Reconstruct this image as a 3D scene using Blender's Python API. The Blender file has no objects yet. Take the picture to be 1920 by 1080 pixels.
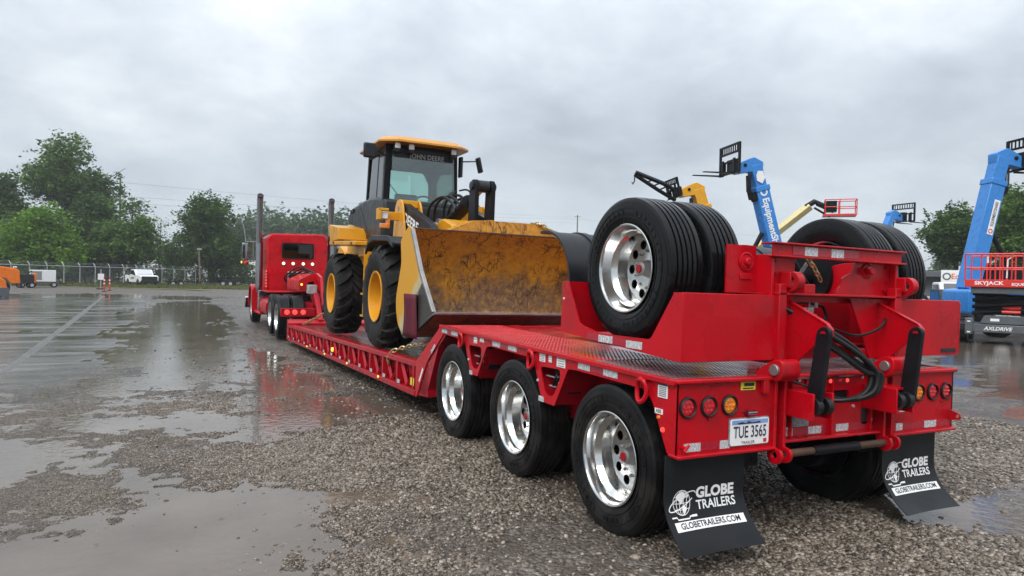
import bpy, math, random
import numpy as np
from mathutils import Vector, Matrix, geometry
S = bpy.context.scene
C = S.collection
rad = math.radians
HAZE = 0.0006
RNG = random.Random(7)

# ---------------------------------------------------------------- camera
F_PX, TH, H_CAM = 1260.0, rad(26.27), 1.63
ROLL, PITCH = rad(1.18), math.atan((540 - 525.6) / 1260.0)
cf = Vector((math.sin(TH) * math.cos(PITCH), math.cos(TH) * math.cos(PITCH), -math.sin(PITCH)))
cr0 = Vector((math.cos(TH), -math.sin(TH), 0)); cu0 = cr0.cross(cf)
cr = cr0 * math.cos(ROLL) + cu0 * math.sin(ROLL); cu = -cr0 * math.sin(ROLL) + cu0 * math.cos(ROLL)
cam_d = bpy.data.cameras.new('camera'); cam = bpy.data.objects.new('camera', cam_d); C.objects.link(cam)
cam_d.sensor_width = 36; cam_d.lens = 36 * F_PX / 1920; cam_d.clip_start = 0.05; cam_d.clip_end = 3000
cam.matrix_world = Matrix(((cr.x, cu.x, -cf.x, 0), (cr.y, cu.y, -cf.y, 0), (cr.z, cu.z, -cf.z, H_CAM), (0, 0, 0, 1)))
S.camera = cam
def at(u, d):
    """ground point (x, y) of the column u of the photograph at depth d in metres"""
    p = cf * d + cr * ((u - 960) / F_PX * d)
    return p.x, p.y
def hz(v, u, d):
    """height above the ground of picture row v (column u) at depth d"""
    p = cf * d + cr * ((u - 960) / F_PX * d) - cu * ((v - 540) / F_PX * d)
    return H_CAM + p.z

# ---------------------------------------------------------------- world: overcast sky with broken cloud
SUN_AZ, SUN_EL = rad(-128), rad(48)
W = bpy.data.worlds.new('World'); S.world = W; W.use_nodes = True
nt = W.node_tree; nt.nodes.clear()
def N(t, **k):
    n = nt.nodes.new(t)
    for a, v in k.items():
        if a in n.inputs: n.inputs[a].default_value = v
        else: setattr(n, a, v)
    return n
def LK(a, ao, b, bi): nt.links.new(a.outputs[ao], b.inputs[bi])
tc = N('ShaderNodeTexCoord'); sep = N('ShaderNodeSeparateXYZ'); LK(tc, 'Generated', sep, 0)
zc = N('ShaderNodeMath', operation='MAXIMUM'); LK(sep, 'Z', zc, 0); zc.inputs[1].default_value = 0.0
za = N('ShaderNodeMath', operation='ADD'); LK(zc, 0, za, 0); za.inputs[1].default_value = 0.30
dx = N('ShaderNodeMath', operation='DIVIDE'); LK(sep, 'X', dx, 0); LK(za, 0, dx, 1)
dy = N('ShaderNodeMath', operation='DIVIDE'); LK(sep, 'Y', dy, 0); LK(za, 0, dy, 1)
cmb = N('ShaderNodeCombineXYZ'); LK(dx, 0, cmb, 'X'); LK(dy, 0, cmb, 'Y')
n1 = N('ShaderNodeTexNoise', Scale=0.95, Detail=8.0, Roughness=0.55, Distortion=0.15); LK(cmb, 0, n1, 'Vector')
n2 = N('ShaderNodeTexNoise', Scale=3.4, Detail=9.0, Roughness=0.62, Distortion=0.3); LK(cmb, 0, n2, 'Vector')
mx = N('ShaderNodeMath', operation='MULTIPLY_ADD'); LK(n1, 0, mx, 0); mx.inputs[1].default_value = 0.74
m2 = N('ShaderNodeMath', operation='MULTIPLY'); LK(n2, 0, m2, 0); m2.inputs[1].default_value = 0.26; LK(m2, 0, mx, 2)
ramp = N('ShaderNodeValToRGB'); LK(mx, 0, ramp, 0)
e = ramp.color_ramp.elements
e[0].position = 0.36; e[0].color = (0.255, 0.285, 0.32, 1)
e[1].position = 0.66; e[1].color = (0.56, 0.58, 0.60, 1)
x = e.new(0.465); x.color = (0.335, 0.37, 0.41, 1)
x = e.new(0.55); x.color = (0.425, 0.455, 0.485, 1)
# near the horizon the cloud layers merge into one pale blue-grey veil
veil = N('ShaderNodeMapRange'); LK(sep, 'Z', veil, 0)
for i, v in ((1, 0.0), (2, 0.20), (3, 0.75), (4, 0.0)): veil.inputs[i].default_value = v
mixv = N('ShaderNodeMix', data_type='RGBA'); LK(veil, 0, mixv, 0); LK(ramp, 0, mixv, 6); mixv.inputs[7].default_value = (0.43, 0.485, 0.535, 1)
# overcast sky: brighter towards the zenith all the way round
zen = N('ShaderNodeMath', operation='MULTIPLY_ADD'); LK(zc, 0, zen, 0); zen.inputs[1].default_value = 1.5; zen.inputs[2].default_value = 0.86
mul = N('ShaderNodeMix', data_type='RGBA', blend_type='MULTIPLY'); mul.inputs[0].default_value = 1.0
LK(mixv, 2, mul, 6); LK(zen, 0, mul, 7)
sky = N('ShaderNodeTexSky', sky_type='NISHITA', sun_disc=False, sun_elevation=SUN_EL, sun_rotation=SUN_AZ)
b1 = N('ShaderNodeBackground', Strength=0.08); LK(sky, 0, b1, 0)
b2 = N('ShaderNodeBackground', Strength=1.0); LK(mul, 2, b2, 0)
ms = N('ShaderNodeMixShader'); ms.inputs[0].default_value = 0.93; LK(b1, 0, ms, 1); LK(b2, 0, ms, 2)
out = N('ShaderNodeOutputWorld'); LK(ms, 0, out, 0)
sd = bpy.data.lights.new('sun', 'SUN'); sd.energy = 1.5; sd.angle = rad(40); sd.color = (1, 0.97, 0.92)
sun = bpy.data.objects.new('sun', sd); C.objects.link(sun)
sun.rotation_euler = Vector((math.sin(SUN_AZ) * math.cos(SUN_EL), math.cos(SUN_AZ) * math.cos(SUN_EL), math.sin(SUN_EL))).to_track_quat('Z', 'Y').to_euler()
S.view_settings.view_transform = 'Standard'; S.view_settings.look = 'None'
S.view_settings.gamma = 1; S.view_settings.use_curve_mapping = False
S.view_settings.exposure = 0.74
S.cycles.use_denoising = True
S.cycles.max_bounces = 8; S.cycles.transparent_max_bounces = 24; S.cycles.volume_bounces = 0
S.cycles.caustics_reflective = False; S.cycles.caustics_refractive = False

# ---------------------------------------------------------------- materials
M = {}
def mat(name, base, rough=0.5, metal=0.0, coat=0.0, var=0.12, vs=6.0, bump=0.0, bs=60.0, rvar=0.1, emit=None, es=1.0, drops=False, dirt=None, ds=3.0, damt=0.5, spec=0.3):
    m = bpy.data.materials.new(name); m.use_nodes = True
    t = m.node_tree; b = t.nodes['Principled BSDF']; L = t.links.new
    b.inputs['Metallic'].default_value = metal; b.inputs['Roughness'].default_value = rough
    b.inputs['Coat Weight'].default_value = coat; b.inputs['Specular IOR Level'].default_value = spec; b.inputs['Coat Roughness'].default_value = 0.08
    tc = t.nodes.new('ShaderNodeTexCoord')
    no = t.nodes.new('ShaderNodeTexNoise'); no.inputs['Scale'].default_value = vs; no.inputs['Detail'].default_value = 6
    L(tc.outputs['Object'], no.inputs['Vector'])
    mp = t.nodes.new('ShaderNodeMapRange'); L(no.outputs[0], mp.inputs[0])
    for i, v in ((1, 0.3), (2, 0.7), (3, 1 - var), (4, 1 + var)): mp.inputs[i].default_value = v
    mu = t.nodes.new('ShaderNodeMix'); mu.data_type = 'RGBA'; mu.blend_type = 'MULTIPLY'; mu.inputs[0].default_value = 1
    mu.inputs[6].default_value = (*base, 1); L(mp.outputs[0], mu.inputs[7])
    col = mu.outputs[2]
    if dirt:
        n3 = t.nodes.new('ShaderNodeTexNoise'); n3.inputs['Scale'].default_value = ds; n3.inputs['Detail'].default_value = 8; n3.inputs['Roughness'].default_value = 0.7
        L(tc.outputs['Object'], n3.inputs['Vector'])
        r3 = t.nodes.new('ShaderNodeMapRange'); L(n3.outputs[0], r3.inputs[0])
        for i, v in ((1, 0.48), (2, 0.68), (3, 0), (4, damt)): r3.inputs[i].default_value = v
        md = t.nodes.new('ShaderNodeMix'); md.data_type = 'RGBA'; L(r3.outputs[0], md.inputs[0]); L(col, md.inputs[6]); md.inputs[7].default_value = (*dirt, 1)
        col = md.outputs[2]
    L(col, b.inputs['Base Color'])
    if rvar:
        r2 = t.nodes.new('ShaderNodeMapRange'); L(no.outputs[0], r2.inputs[0])
        for i, v in ((1, 0.3), (2, 0.7), (3, max(0.02, rough - rvar)), (4, min(1, rough + rvar))): r2.inputs[i].default_value = v
        L(r2.outputs[0], b.inputs['Roughness'])
    if bump or drops:
        nb = t.nodes.new('ShaderNodeTexNoise'); nb.inputs['Scale'].default_value = bs; nb.inputs['Detail'].default_value = 4
        L(tc.outputs['Object'], nb.inputs['Vector'])
        bp = t.nodes.new('ShaderNodeBump'); bp.inputs['Strength'].default_value = bump; bp.inputs['Distance'].default_value = 0.01
        L(nb.outputs[0], bp.inputs['Height']); L(bp.outputs[0], b.inputs['Normal'])
        if drops:
            vo = t.nodes.new('ShaderNodeTexVoronoi'); vo.inputs['Scale'].default_value = 95; L(tc.outputs['Object'], vo.inputs['Vector'])
            vr = t.nodes.new('ShaderNodeMapRange'); L(vo.outputs[0], vr.inputs[0])
            for i, v in ((1, 0.0), (2, 0.28), (3, 1), (4, 0)): vr.inputs[i].default_value = v
            b2 = t.nodes.new('ShaderNodeBump'); b2.inputs['Strength'].default_value = 0.35; b2.inputs['Distance'].default_value = 0.003
            L(vr.outputs[0], b2.inputs['Height']); L(bp.outputs[0], b2.inputs['Normal'])
            L(b2.outputs[0], b.inputs['Normal']); L(b2.outputs[0], b.inputs['Coat Normal'])
    if emit:
        b.inputs['Emission Color'].default_value = (*emit, 1); b.inputs['Emission Strength'].default_value = es
    M[name] = m
    return m
mat('red_paint', (0.47, 0.0015, 0.009), 0.30, coat=0.12, var=0.10, vs=3, bump=0.03, bs=9, drops=True, spec=0.22, dirt=(0.21, 0.010, 0.012), ds=2.2, damt=0.6)
mat('dark_red_paint', (0.36, 0.003, 0.012), 0.33, coat=0.12, var=0.15, dirt=(0.12, 0.02, 0.02), ds=5, damt=.35, spec=0.25)
mat('deck_red', (0.50, 0.004, 0.012), 0.24, coat=0.5, var=0.15, bump=0.1, bs=40)
mat('tread_plate_sheen', (0.34, 0.17, 0.18), 0.19, metal=0.75, var=0.35, vs=4)  # pale metallic base stands in for sky reflected in the wet red deck
mat('tyre', (0.007, 0.0072, 0.008), 0.42, var=0.25, bump=0.12, bs=70, rvar=0.12, dirt=(0.045, 0.039, 0.033), ds=6, damt=0.6, spec=0.2)
mat('clean_tyre', (0.006, 0.0062, 0.007), 0.24, var=0.2, bump=0.08, bs=60, rvar=0.1, spec=0.22)
mat('aluminium', (0.66, 0.66, 0.65), 0.15, metal=1.0, var=0.05, bump=0.03, bs=8, rvar=0.05)
mat('chrome', (0.30, 0.31, 0.33), 0.09, metal=1.0, var=0.05, rvar=0.03)
mat('steel', (0.30, 0.29, 0.28), 0.4, metal=0.8, var=0.2, bump=0.1)
mat('black_paint', (0.009, 0.009, 0.011), 0.36, spec=0.12, var=0.2, bump=0.05, bs=20)
mat('black_plastic', (0.014, 0.015, 0.018), 0.42, var=0.15, bump=0.06, bs=120)
mat('dark_panel', (0.022, 0.025, 0.029), 0.38, var=0.12)
mat('rubber', (0.009, 0.009, 0.010), 0.42, var=0.3)
mat('loader_tyre', (0.011, 0.011, 0.0115), 0.55, var=0.3, bump=0.12, bs=60, rvar=0.1, dirt=(0.060, 0.054, 0.047), ds=5, damt=0.5, spec=0.15)
mat('flap_rubber', (0.013, 0.0145, 0.017), 0.36, spec=0.2, var=0.35, vs=5, bump=0.1, bs=15, dirt=(0.012, 0.012, 0.013), ds=2.5, damt=0.9)
mat('yellow_paint', (0.66, 0.30, 0.010), 0.33, coat=0.15, var=0.1, drops=True, dirt=(0.30, 0.15, 0.03), ds=3, damt=0.4)
mat('roof_yellow', (0.60, 0.27, 0.03), 0.35, coat=0.4, var=0.08)
mat('white_print', (0.80, 0.80, 0.80), 0.4, var=0.04)
mat('black_print', (0.02, 0.02, 0.025), 0.4, var=0.02)
mat('navy_print', (0.02, 0.03, 0.07), 0.4, var=0.02)
mat('reflector', (0.62, 0.64, 0.66), 0.25, metal=0.35, var=0.2, vs=60, bump=0.4, bs=160)
mat('red_reflector', (0.36, 0.005, 0.02), 0.2, coat=0.5, var=0.2, vs=60, bump=0.3, bs=160)
mat('yellow_label', (0.72, 0.60, 0.05), 0.4, var=0.1)
mat('grey_print', (0.22, 0.23, 0.24), 0.4, var=0.5, vs=90)
mat('red_lens', (0.34, 0.004, 0.012), 0.1, coat=1, var=0.4, vs=50, bump=0.6, bs=90, emit=(0.9, 0.02, 0.03), es=0.10)
mat('amber_lens', (0.62, 0.17, 0.01), 0.1, coat=1, var=0.4, vs=50, bump=0.6, bs=90, emit=(0.9, 0.3, 0.02), es=0.08)
mat('pale_print', (0.42, 0.43, 0.43), 0.4, var=0.05)
mat('lit_red', (0.6, 0.03, 0.03), 0.2, var=0, emit=(1, 0.10, 0.08), es=0.55)
mat('lit_warm', (0.8, 0.6, 0.4), 0.2, var=0, emit=(1.0, 0.72, 0.42), es=1.5)
mat('lit_amber', (0.8, 0.5, 0.05), 0.2, var=0, emit=(1.0, 0.6, 0.08), es=1.0)
mat('lamp_glass', (0.75, 0.76, 0.76), 0.15, coat=0.6, var=0.1)
mat('gold_chain', (0.55, 0.42, 0.20), 0.3, metal=0.9, var=0.2)
mat('plank', (0.075, 0.055, 0.042), 0.16, var=0.35, vs=9, bump=0.4, bs=25, rvar=0.1)
mat('maroon_cloth', (0.105, 0.012, 0.024), 0.7, var=0.25, vs=12, bump=0.3, bs=40)
mat('blue_paint', (0.03, 0.21, 0.58), 0.3, coat=0.4, var=0.06)
mat('orange_paint', (0.75, 0.17, 0.012), 0.32, coat=0.4, var=0.06)
mat('amber_paint', (0.70, 0.33, 0.01), 0.35, coat=0.3, var=0.06)
mat('cream_paint', (0.64, 0.55, 0.28), 0.4, var=0.08)
mat('grey_paint', (0.095, 0.105, 0.115), 0.4, coat=0.2, var=0.1)
mat('scissor_red', (0.62, 0.03, 0.022), 0.35, coat=0.3, var=0.08)
mat('white_paint', (0.74, 0.75, 0.76), 0.3, coat=0.4, var=0.05)
mat('galvanised', (0.42, 0.44, 0.45), 0.45, metal=0.4, var=0.12)
mat('timber', (0.16, 0.125, 0.10), 0.75, var=0.25)
mat('bark', (0.075, 0.062, 0.052), 0.85, var=0.35, bump=0.5, bs=20)
mat('wall_grey', (0.17, 0.18, 0.19), 0.6, var=0.08)
mat('roof_dark', (0.10, 0.11, 0.125), 0.5, var=0.1)
mat('seat_fabric', (0.030, 0.033, 0.037), 0.8, var=0.2)
mat('dark_rust', (0.085, 0.045, 0.030), 0.6, var=0.4)
mat('tan_hose', (0.34, 0.26, 0.18), 0.5, var=0.15)

def glass(name, tint, refl=1.0, rough=0.03, base=0.0):
    m = bpy.data.materials.new(name); m.use_nodes = True; t = m.node_tree; t.nodes.clear(); L = t.links.new
    o = t.nodes.new('ShaderNodeOutputMaterial'); tr = t.nodes.new('ShaderNodeBsdfTransparent'); tr.inputs[0].default_value = (*tint, 1)
    g = t.nodes.new('ShaderNodeBsdfGlossy'); g.inputs['Roughness'].default_value = rough
    fr = t.nodes.new('ShaderNodeFresnel'); fr.inputs[0].default_value = 1.5
    mu = t.nodes.new('ShaderNodeMath'); mu.operation = 'MULTIPLY_ADD'; mu.inputs[1].default_value = refl; mu.inputs[2].default_value = base; L(fr.outputs[0], mu.inputs[0])
    mx = t.nodes.new('ShaderNodeMixShader'); L(mu.outputs[0], mx.inputs[0]); L(tr.outputs[0], mx.inputs[1]); L(g.outputs[0], mx.inputs[2]); L(mx.outputs[0], o.inputs[0])
    M[name] = m
glass('cab_glass', (0.80, 0.94, 0.90), 1.2, base=0.10)
glass('dark_glass', (0.05, 0.055, 0.06), 1.3)
glass('car_glass', (0.08, 0.09, 0.10), 1.5)

def nodes(name):
    m = bpy.data.materials.new(name); m.use_nodes = True; M[name] = m
    t = m.node_tree; b = t.nodes['Principled BSDF']
    def n(ty, **k):
        q = t.nodes.new(ty)
        for a, v in k.items():
            if a in q.inputs: q.inputs[a].default_value = v
            else: setattr(q, a, v)
        return q
    def l(a, ao, c, ci): t.links.new(a.outputs[ao], c.inputs[ci])
    def rmp(src, so, *st):
        r = n('ShaderNodeValToRGB'); l(src, so, r, 0); el = r.color_ramp.elements
        while len(el) < len(st): el.new(0.5)
        for q, (p, c) in zip(el, st):
            q.position = p; q.color = (*c, 1) if isinstance(c, tuple) else (c, c, c, 1)
        return r
    def mix(f, fo, a, ao, c, bo, blend='MIX'):
        q = n('ShaderNodeMix', data_type='RGBA', blend_type=blend)
        if f is None: q.inputs[0].default_value = fo
        else: l(f, fo, q, 0)
        if isinstance(a, tuple): q.inputs[6].default_value = (*a, 1)
        else: l(a, ao, q, 6)
        if isinstance(c, tuple): q.inputs[7].default_value = (*c, 1)
        else: l(c, bo, q, 7)
        return q
    return m, b, n, l, rmp, mix
def bucket_mat():
    m, b, n, l, rmp, mix = nodes('bucket_steel')
    tc = n('ShaderNodeTexCoord')
    geo = n('ShaderNodeSeparateXYZ'); l(tc, 'Object', geo, 0)
    n1 = n('ShaderNodeTexNoise', Scale=1.6, Detail=9.0, Roughness=0.66); l(tc, 'Object', n1, 'Vector')
    # paint survives towards the top edge and in a worn band lower down, the middle is bare rusty steel
    hgt = n('ShaderNodeMapRange'); l(geo, 'Z', hgt, 0)
    for i, v in ((1, 0.60), (2, 1.45), (3, -0.17), (4, 0.13)): hgt.inputs[i].default_value = v
    ad = n('ShaderNodeMath', operation='ADD'); l(n1, 0, ad, 0); l(hgt, 0, ad, 1)
    pm = rmp(ad, 0, (0.44, 0.0), (0.56, 1.0))
    n2 = n('ShaderNodeTexNoise', Scale=11.0, Detail=8.0, Roughness=0.75); l(tc, 'Object', n2, 'Vector')
    rust = rmp(n2, 0, (0.3, (0.095, 0.052, 0.034)), (0.46, (0.19, 0.105, 0.062)), (0.58, (0.34, 0.185, 0.06)), (0.72, (0.62, 0.34, 0.06)))
    paint = rmp(n2, 0, (0.32, (0.22, 0.095, 0.022)), (0.44, (0.50, 0.22, 0.020)), (0.72, (0.70, 0.35, 0.03)))
    c1 = mix(pm, 0, rust, 0, paint, 0)
    # scratches: two families of thin cracks
    mp = n('ShaderNodeMapping'); mp.inputs['Scale'].default_value = (1.0, 1.0, 0.45); mp.inputs['Rotation'].default_value = (0, 0.5, 0); l(tc, 'Object', mp, 0)
    nd = n('ShaderNodeTexNoise', Scale=7.0, Detail=3.0); l(mp, 0, nd, 'Vector')
    md = mix(None, 0.16, mp, 0, nd, 1)
    vo = n('ShaderNodeTexVoronoi', Scale=4.5, feature='DISTANCE_TO_EDGE'); l(md, 2, vo, 'Vector')
    vo2 = n('ShaderNodeTexVoronoi', Scale=11.0, feature='DISTANCE_TO_EDGE'); l(md, 2, vo2, 'Vector')
    s1 = rmp(vo, 0, (0.0, 1.0), (0.035, 0.0)); s2 = rmp(vo2, 0, (0.0, 0.9), (0.05, 0.0))
    nm = n('ShaderNodeTexNoise', Scale=3.0, Detail=3.0); l(tc, 'Object', nm, 'Vector'); nmr = rmp(nm, 0, (0.42, 0.0), (0.55, 1.0))
    sm = mix(None, 1.0, s1, 0, s2, 0, 'LIGHTEN'); sm2 = mix(None, 1.0, sm, 2, nmr, 0, 'MULTIPLY')
    c2 = mix(sm2, 2, c1, 2, (0.030, 0.017, 0.014), 0)
    l(c2, 2, b, 'Base Color')
    rr = rmp(pm, 0, (0, 0.42), (1, 0.30)); l(rr, 0, b, 'Roughness')
    bp = n('ShaderNodeBump', Strength=0.5, Distance=0.01); l(n2, 0, bp, 'Height'); l(bp, 0, b, 'Normal')
bucket_mat()
def side_mat():
    m, b, n, l, rmp, mix = nodes('bucket_side')
    tc = n('ShaderNodeTexCoord'); geo = n('ShaderNodeSeparateXYZ'); l(tc, 'Object', geo, 0)
    n1 = n('ShaderNodeTexNoise', Scale=7.0, Detail=8.0, Roughness=0.7); l(tc, 'Object', n1, 'Vector')
    # the plate is ground bare towards its toe, scraped to primer above that, painted above
    a = n('ShaderNodeMath', operation='MULTIPLY_ADD'); l(geo, 'Y', a, 0); a.inputs[1].default_value = 0.9; l(geo, 'Z', a, 2)
    a2 = n('ShaderNodeMath', operation='MULTIPLY_ADD'); l(n1, 0, a2, 0); a2.inputs[1].default_value = 0.5; l(a, 0, a2, 2)
    mr = n('ShaderNodeMapRange'); l(a2, 0, mr, 0)
    for i, v in ((1, -2.50), (2, -1.30), (3, 0), (4, 1)): mr.inputs[i].default_value = v
    col = rmp(mr, 0, (0.20, (0.045, 0.040, 0.038)), (0.34, (0.06, 0.05, 0.045)), (0.40, (0.46, 0.40, 0.26)), (0.50, (0.52, 0.42, 0.20)), (0.58, (0.62, 0.30, 0.014)))
    l(col, 0, b, 'Base Color'); b.inputs['Roughness'].default_value = 0.38; b.inputs['Specular IOR Level'].default_value = 0.25
    bp = n('ShaderNodeBump', Strength=0.2, Distance=0.01); l(n1, 0, bp, 'Height'); l(bp, 0, b, 'Normal')
side_mat()
def leaf_mat(name, c1, c2):
    m, b, n, l, rmp, mix = nodes(name)
    at_ = n('ShaderNodeAttribute', attribute_name='tint')
    r = rmp(at_, 'Fac', (0.0, c1), (1.0, c2)); l(r, 0, b, 'Base Color'); b.inputs['Roughness'].default_value = 0.5
    b.inputs['Specular IOR Level'].default_value = 0.08
    tr = n('ShaderNodeBsdfTranslucent'); l(r, 0, tr, 0)
    mx = n('ShaderNodeMixShader'); mx.inputs[0].default_value = 0.28; l(b, 0, mx, 1); l(tr, 0, mx, 2)
    o = [q for q in m.node_tree.nodes if q.type == 'OUTPUT_MATERIAL'][0]; l(mx, 0, o, 0)
leaf_mat('leaf_dark', (0.022, 0.048, 0.014), (0.095, 0.170, 0.040))
leaf_mat('leaf_mid', (0.030, 0.068, 0.016), (0.130, 0.235, 0.045))
leaf_mat('leaf_bright', (0.055, 0.125, 0.016), (0.200, 0.360, 0.040))
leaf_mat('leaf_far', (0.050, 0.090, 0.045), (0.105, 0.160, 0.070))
leaf_mat('grass_leaf', (0.070, 0.085, 0.030), (0.170, 0.180, 0.070))

# ---------------------------------------------------------------- mesh helpers
class MB:
    def __init__(s): s.v = []; s.f = []
    def add(s, vs, fs):
        k = len(s.v); s.v += [Vector(q) for q in vs]; s.f += [tuple(i + k for i in q) for q in fs]; return s
    def box(s, c, d, rot=None):
        x, y, z = d[0] / 2, d[1] / 2, d[2] / 2
        vs = [Vector((a, b, e)) for e in (-z, z) for b in (-y, y) for a in (-x, x)]
        if rot is not None: vs = [rot @ q for q in vs]
        return s.add([q + Vector(c) for q in vs], [(0, 2, 3, 1), (4, 5, 7, 6), (0, 1, 5, 4), (2, 6, 7, 3), (0, 4, 6, 2), (1, 3, 7, 5)])
    def bx(s, x0, x1, y0, y1, z0, z1): return s.box(((x0 + x1) / 2, (y0 + y1) / 2, (z0 + z1) / 2), (abs(x1 - x0), abs(y1 - y0), abs(z1 - z0)))
    def prism(s, poly, a, b, axis='X', holes=()):
        """polygon in the plane across axis, from a to b along it; 'X': (y,z)  'Y': (x,z)  'Z': (x,y)"""
        def P(q, h):
            return {'X': (h, q[0], q[1]), 'Y': (q[0], h, q[1]), 'Z': (q[0], q[1], h)}[axis]
        loops = [list(poly)] + [list(h) for h in holes]
        flat = [q for lp in loops for q in lp]
        tri = geometry.tessellate_polygon([[Vector((q[0], q[1], 0)) for q in lp] for lp in loops])
        n = len(flat); vs = [P(q, a) for q in flat] + [P(q, b) for q in flat]; fs = []
        if not holes: fs += [tuple(range(n)), tuple(range(2 * n - 1, n - 1, -1))]
        else:
            for t in tri: fs += [tuple(t), tuple(i + n for i in reversed(t))]
        k = 0
        for lp in loops:
            m = len(lp)
            for i in range(m):
                j = (i + 1) % m; fs.append((k + i, k + i + n, k + j + n, k + j))
            k += m
        return s.add(vs, fs)
    def tube(s, pts, r, seg=8, cap=True, closed=False):
        pts = [Vector(p) for p in pts]; n = len(pts); rs = r if isinstance(r, (list, tuple)) else [r] * n
        vs = []; up = None
        for i, p in enumerate(pts):
            if closed: t = pts[(i + 1) % n] - pts[i - 1]
            else: t = pts[min(i + 1, n - 1)] - pts[max(i - 1, 0)]
            t.normalize()
            if up is None: up = Vector((0, 0, 1)) if abs(t.z) < 0.9 else Vector((1, 0, 0))
            u = t.cross(up)
            if u.length < 1e-4: u = t.orthogonal()
            u.normalize(); w = u.cross(t); up = w
            for k in range(seg):
                a = 2 * math.pi * k / seg; vs.append(p + (u * math.cos(a) + w * math.sin(a)) * rs[i])
        fs = []
        for i in range(n if closed else n - 1):
            for k in range(seg):
                a, b2 = i * seg + k, i * seg + (k + 1) % seg; c, d = ((i + 1) % n) * seg + k, ((i + 1) % n) * seg + (k + 1) % seg
                fs.append((a, b2, d, c))
        if cap and not closed: fs += [tuple(range(seg - 1, -1, -1)), tuple((n - 1) * seg + k for k in range(seg))]
        return s.add(vs, fs)
    def cyl(s, p0, p1, r, seg=16, r1=None): return s.tube([p0, p1], [r, r if r1 is None else r1], seg)
    def lathe(s, prof, c=(0, 0, 0), axis='X', seg=48, closed=False):
        """prof: (along axis, radius)"""
        vs = []
        for h, r in prof:
            for k in range(seg):
                a = 2 * math.pi * k / seg; p, q = r * math.cos(a), r * math.sin(a)
                o = {'X': (h, p, q), 'Y': (p, h, q), 'Z': (p, q, h)}[axis]
                vs.append((o[0] + c[0], o[1] + c[1], o[2] + c[2]))
        n = len(prof); fs = []
        for i in range(n if closed else n - 1):
            for k in range(seg):
                j = (i + 1) % n; fs.append((i * seg + k, i * seg + (k + 1) % seg, j * seg + (k + 1) % seg, j * seg + k))
        return s.add(vs, fs)
    def torus(s, c, R, r, axis='X', seg=24, rs=8, sx=1.0):
        return s.lathe([(r * math.cos(2 * math.pi * i / rs), R + r * math.sin(2 * math.pi * i / rs)) for i in range(rs)], c, axis, seg, True)
    def mapped(s, fn):
        s.v = [Vector(fn(q)) for q in s.v]; return s
def finish(me, angle=35):
    me.shade_smooth(); me.set_sharp_from_angle(angle=rad(angle))
def mesh(name, mb, m, off=(0, 0, 0), angle=35):
    me = bpy.data.meshes.new(name); o = Vector(off)
    me.from_pydata([tuple(q - o) for q in mb.v], [], mb.f); me.update()
    import bmesh
    bm = bmesh.new(); bm.from_mesh(me); bmesh.ops.recalc_face_normals(bm, faces=bm.faces); bm.to_mesh(me); bm.free()
    me.materials.append(M[m]); finish(me, angle)
    return me
def bev(o, w, seg=2):
    b = o.modifiers.new('bevel', 'BEVEL'); b.width = w; b.segments = seg; b.limit_method = 'ANGLE'; b.angle_limit = rad(40); b.harden_normals = False
    return o
def tag(o, label=None, cat=None, group=None, kind=None):
    for k, v in (('label', label), ('category', cat), ('group', group), ('kind', kind)):
        if v: o[k] = v
    return o
TILT = rad(0.77); PV = Vector((2.5, 3.6, 0)); TM = Matrix.Rotation(TILT, 3, 'Y')
class Thing:
    """an Empty at the thing's base; its parts are built in scene coordinates round that base"""
    def __init__(s, name, label, cat, base=(0, 0, 0), group=None, tilt=False, rz=0.0, dz=0.0):
        s.base = Vector(base); o = bpy.data.objects.new(name, None); C.objects.link(o); s.o = o
        o.empty_display_size = 0.2
        loc = Vector(base)
        if tilt: loc = TM @ (loc - PV) + PV; o.rotation_euler = (0, TILT, rz)
        else: o.rotation_euler = (0, 0, rz)
        o.location = loc + Vector((0, 0, dz)); tag(o, label, cat, group)
    def part(s, name, mb, m, parent=None, bevel=0, angle=35, label=None, loc=None):
        me = mesh(name, mb, m, (0, 0, 0) if loc is not None else s.base, angle)
        return s.use(name, me, parent, bevel, label, loc)
    def use(s, name, me, parent=None, bevel=0, label=None, loc=None, rot=None):
        o = bpy.data.objects.new(name, me); C.objects.link(o); o.parent = parent or s.o
        if loc is not None: o.location = Vector(loc) - (s.base if parent is None else Vector((0, 0, 0)))
        if rot is not None: o.rotation_euler = rot
        if bevel: bev(o, bevel)
        if label: o['label'] = label
        return o
def copy_tree(o, parent=None):
    c = o.copy(); C.objects.link(c)
    if parent is not None: c.parent = parent
    for ch in list(o.children): copy_tree(ch, c)
    return c
def solo(name, mb, m, label, cat, base=(0, 0, 0), group=None, kind=None, tilt=False, bevel=0, angle=35):
    o = bpy.data.objects.new(name, mesh(name, mb, m, base, angle)); C.objects.link(o)
    loc = Vector(base)
    if tilt: loc = TM @ (loc - PV) + PV; o.rotation_euler = (0, TILT, 0)
    o.location = loc; tag(o, label, cat, group, kind)
    if bevel: bev(o, bevel)
    return o
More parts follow.
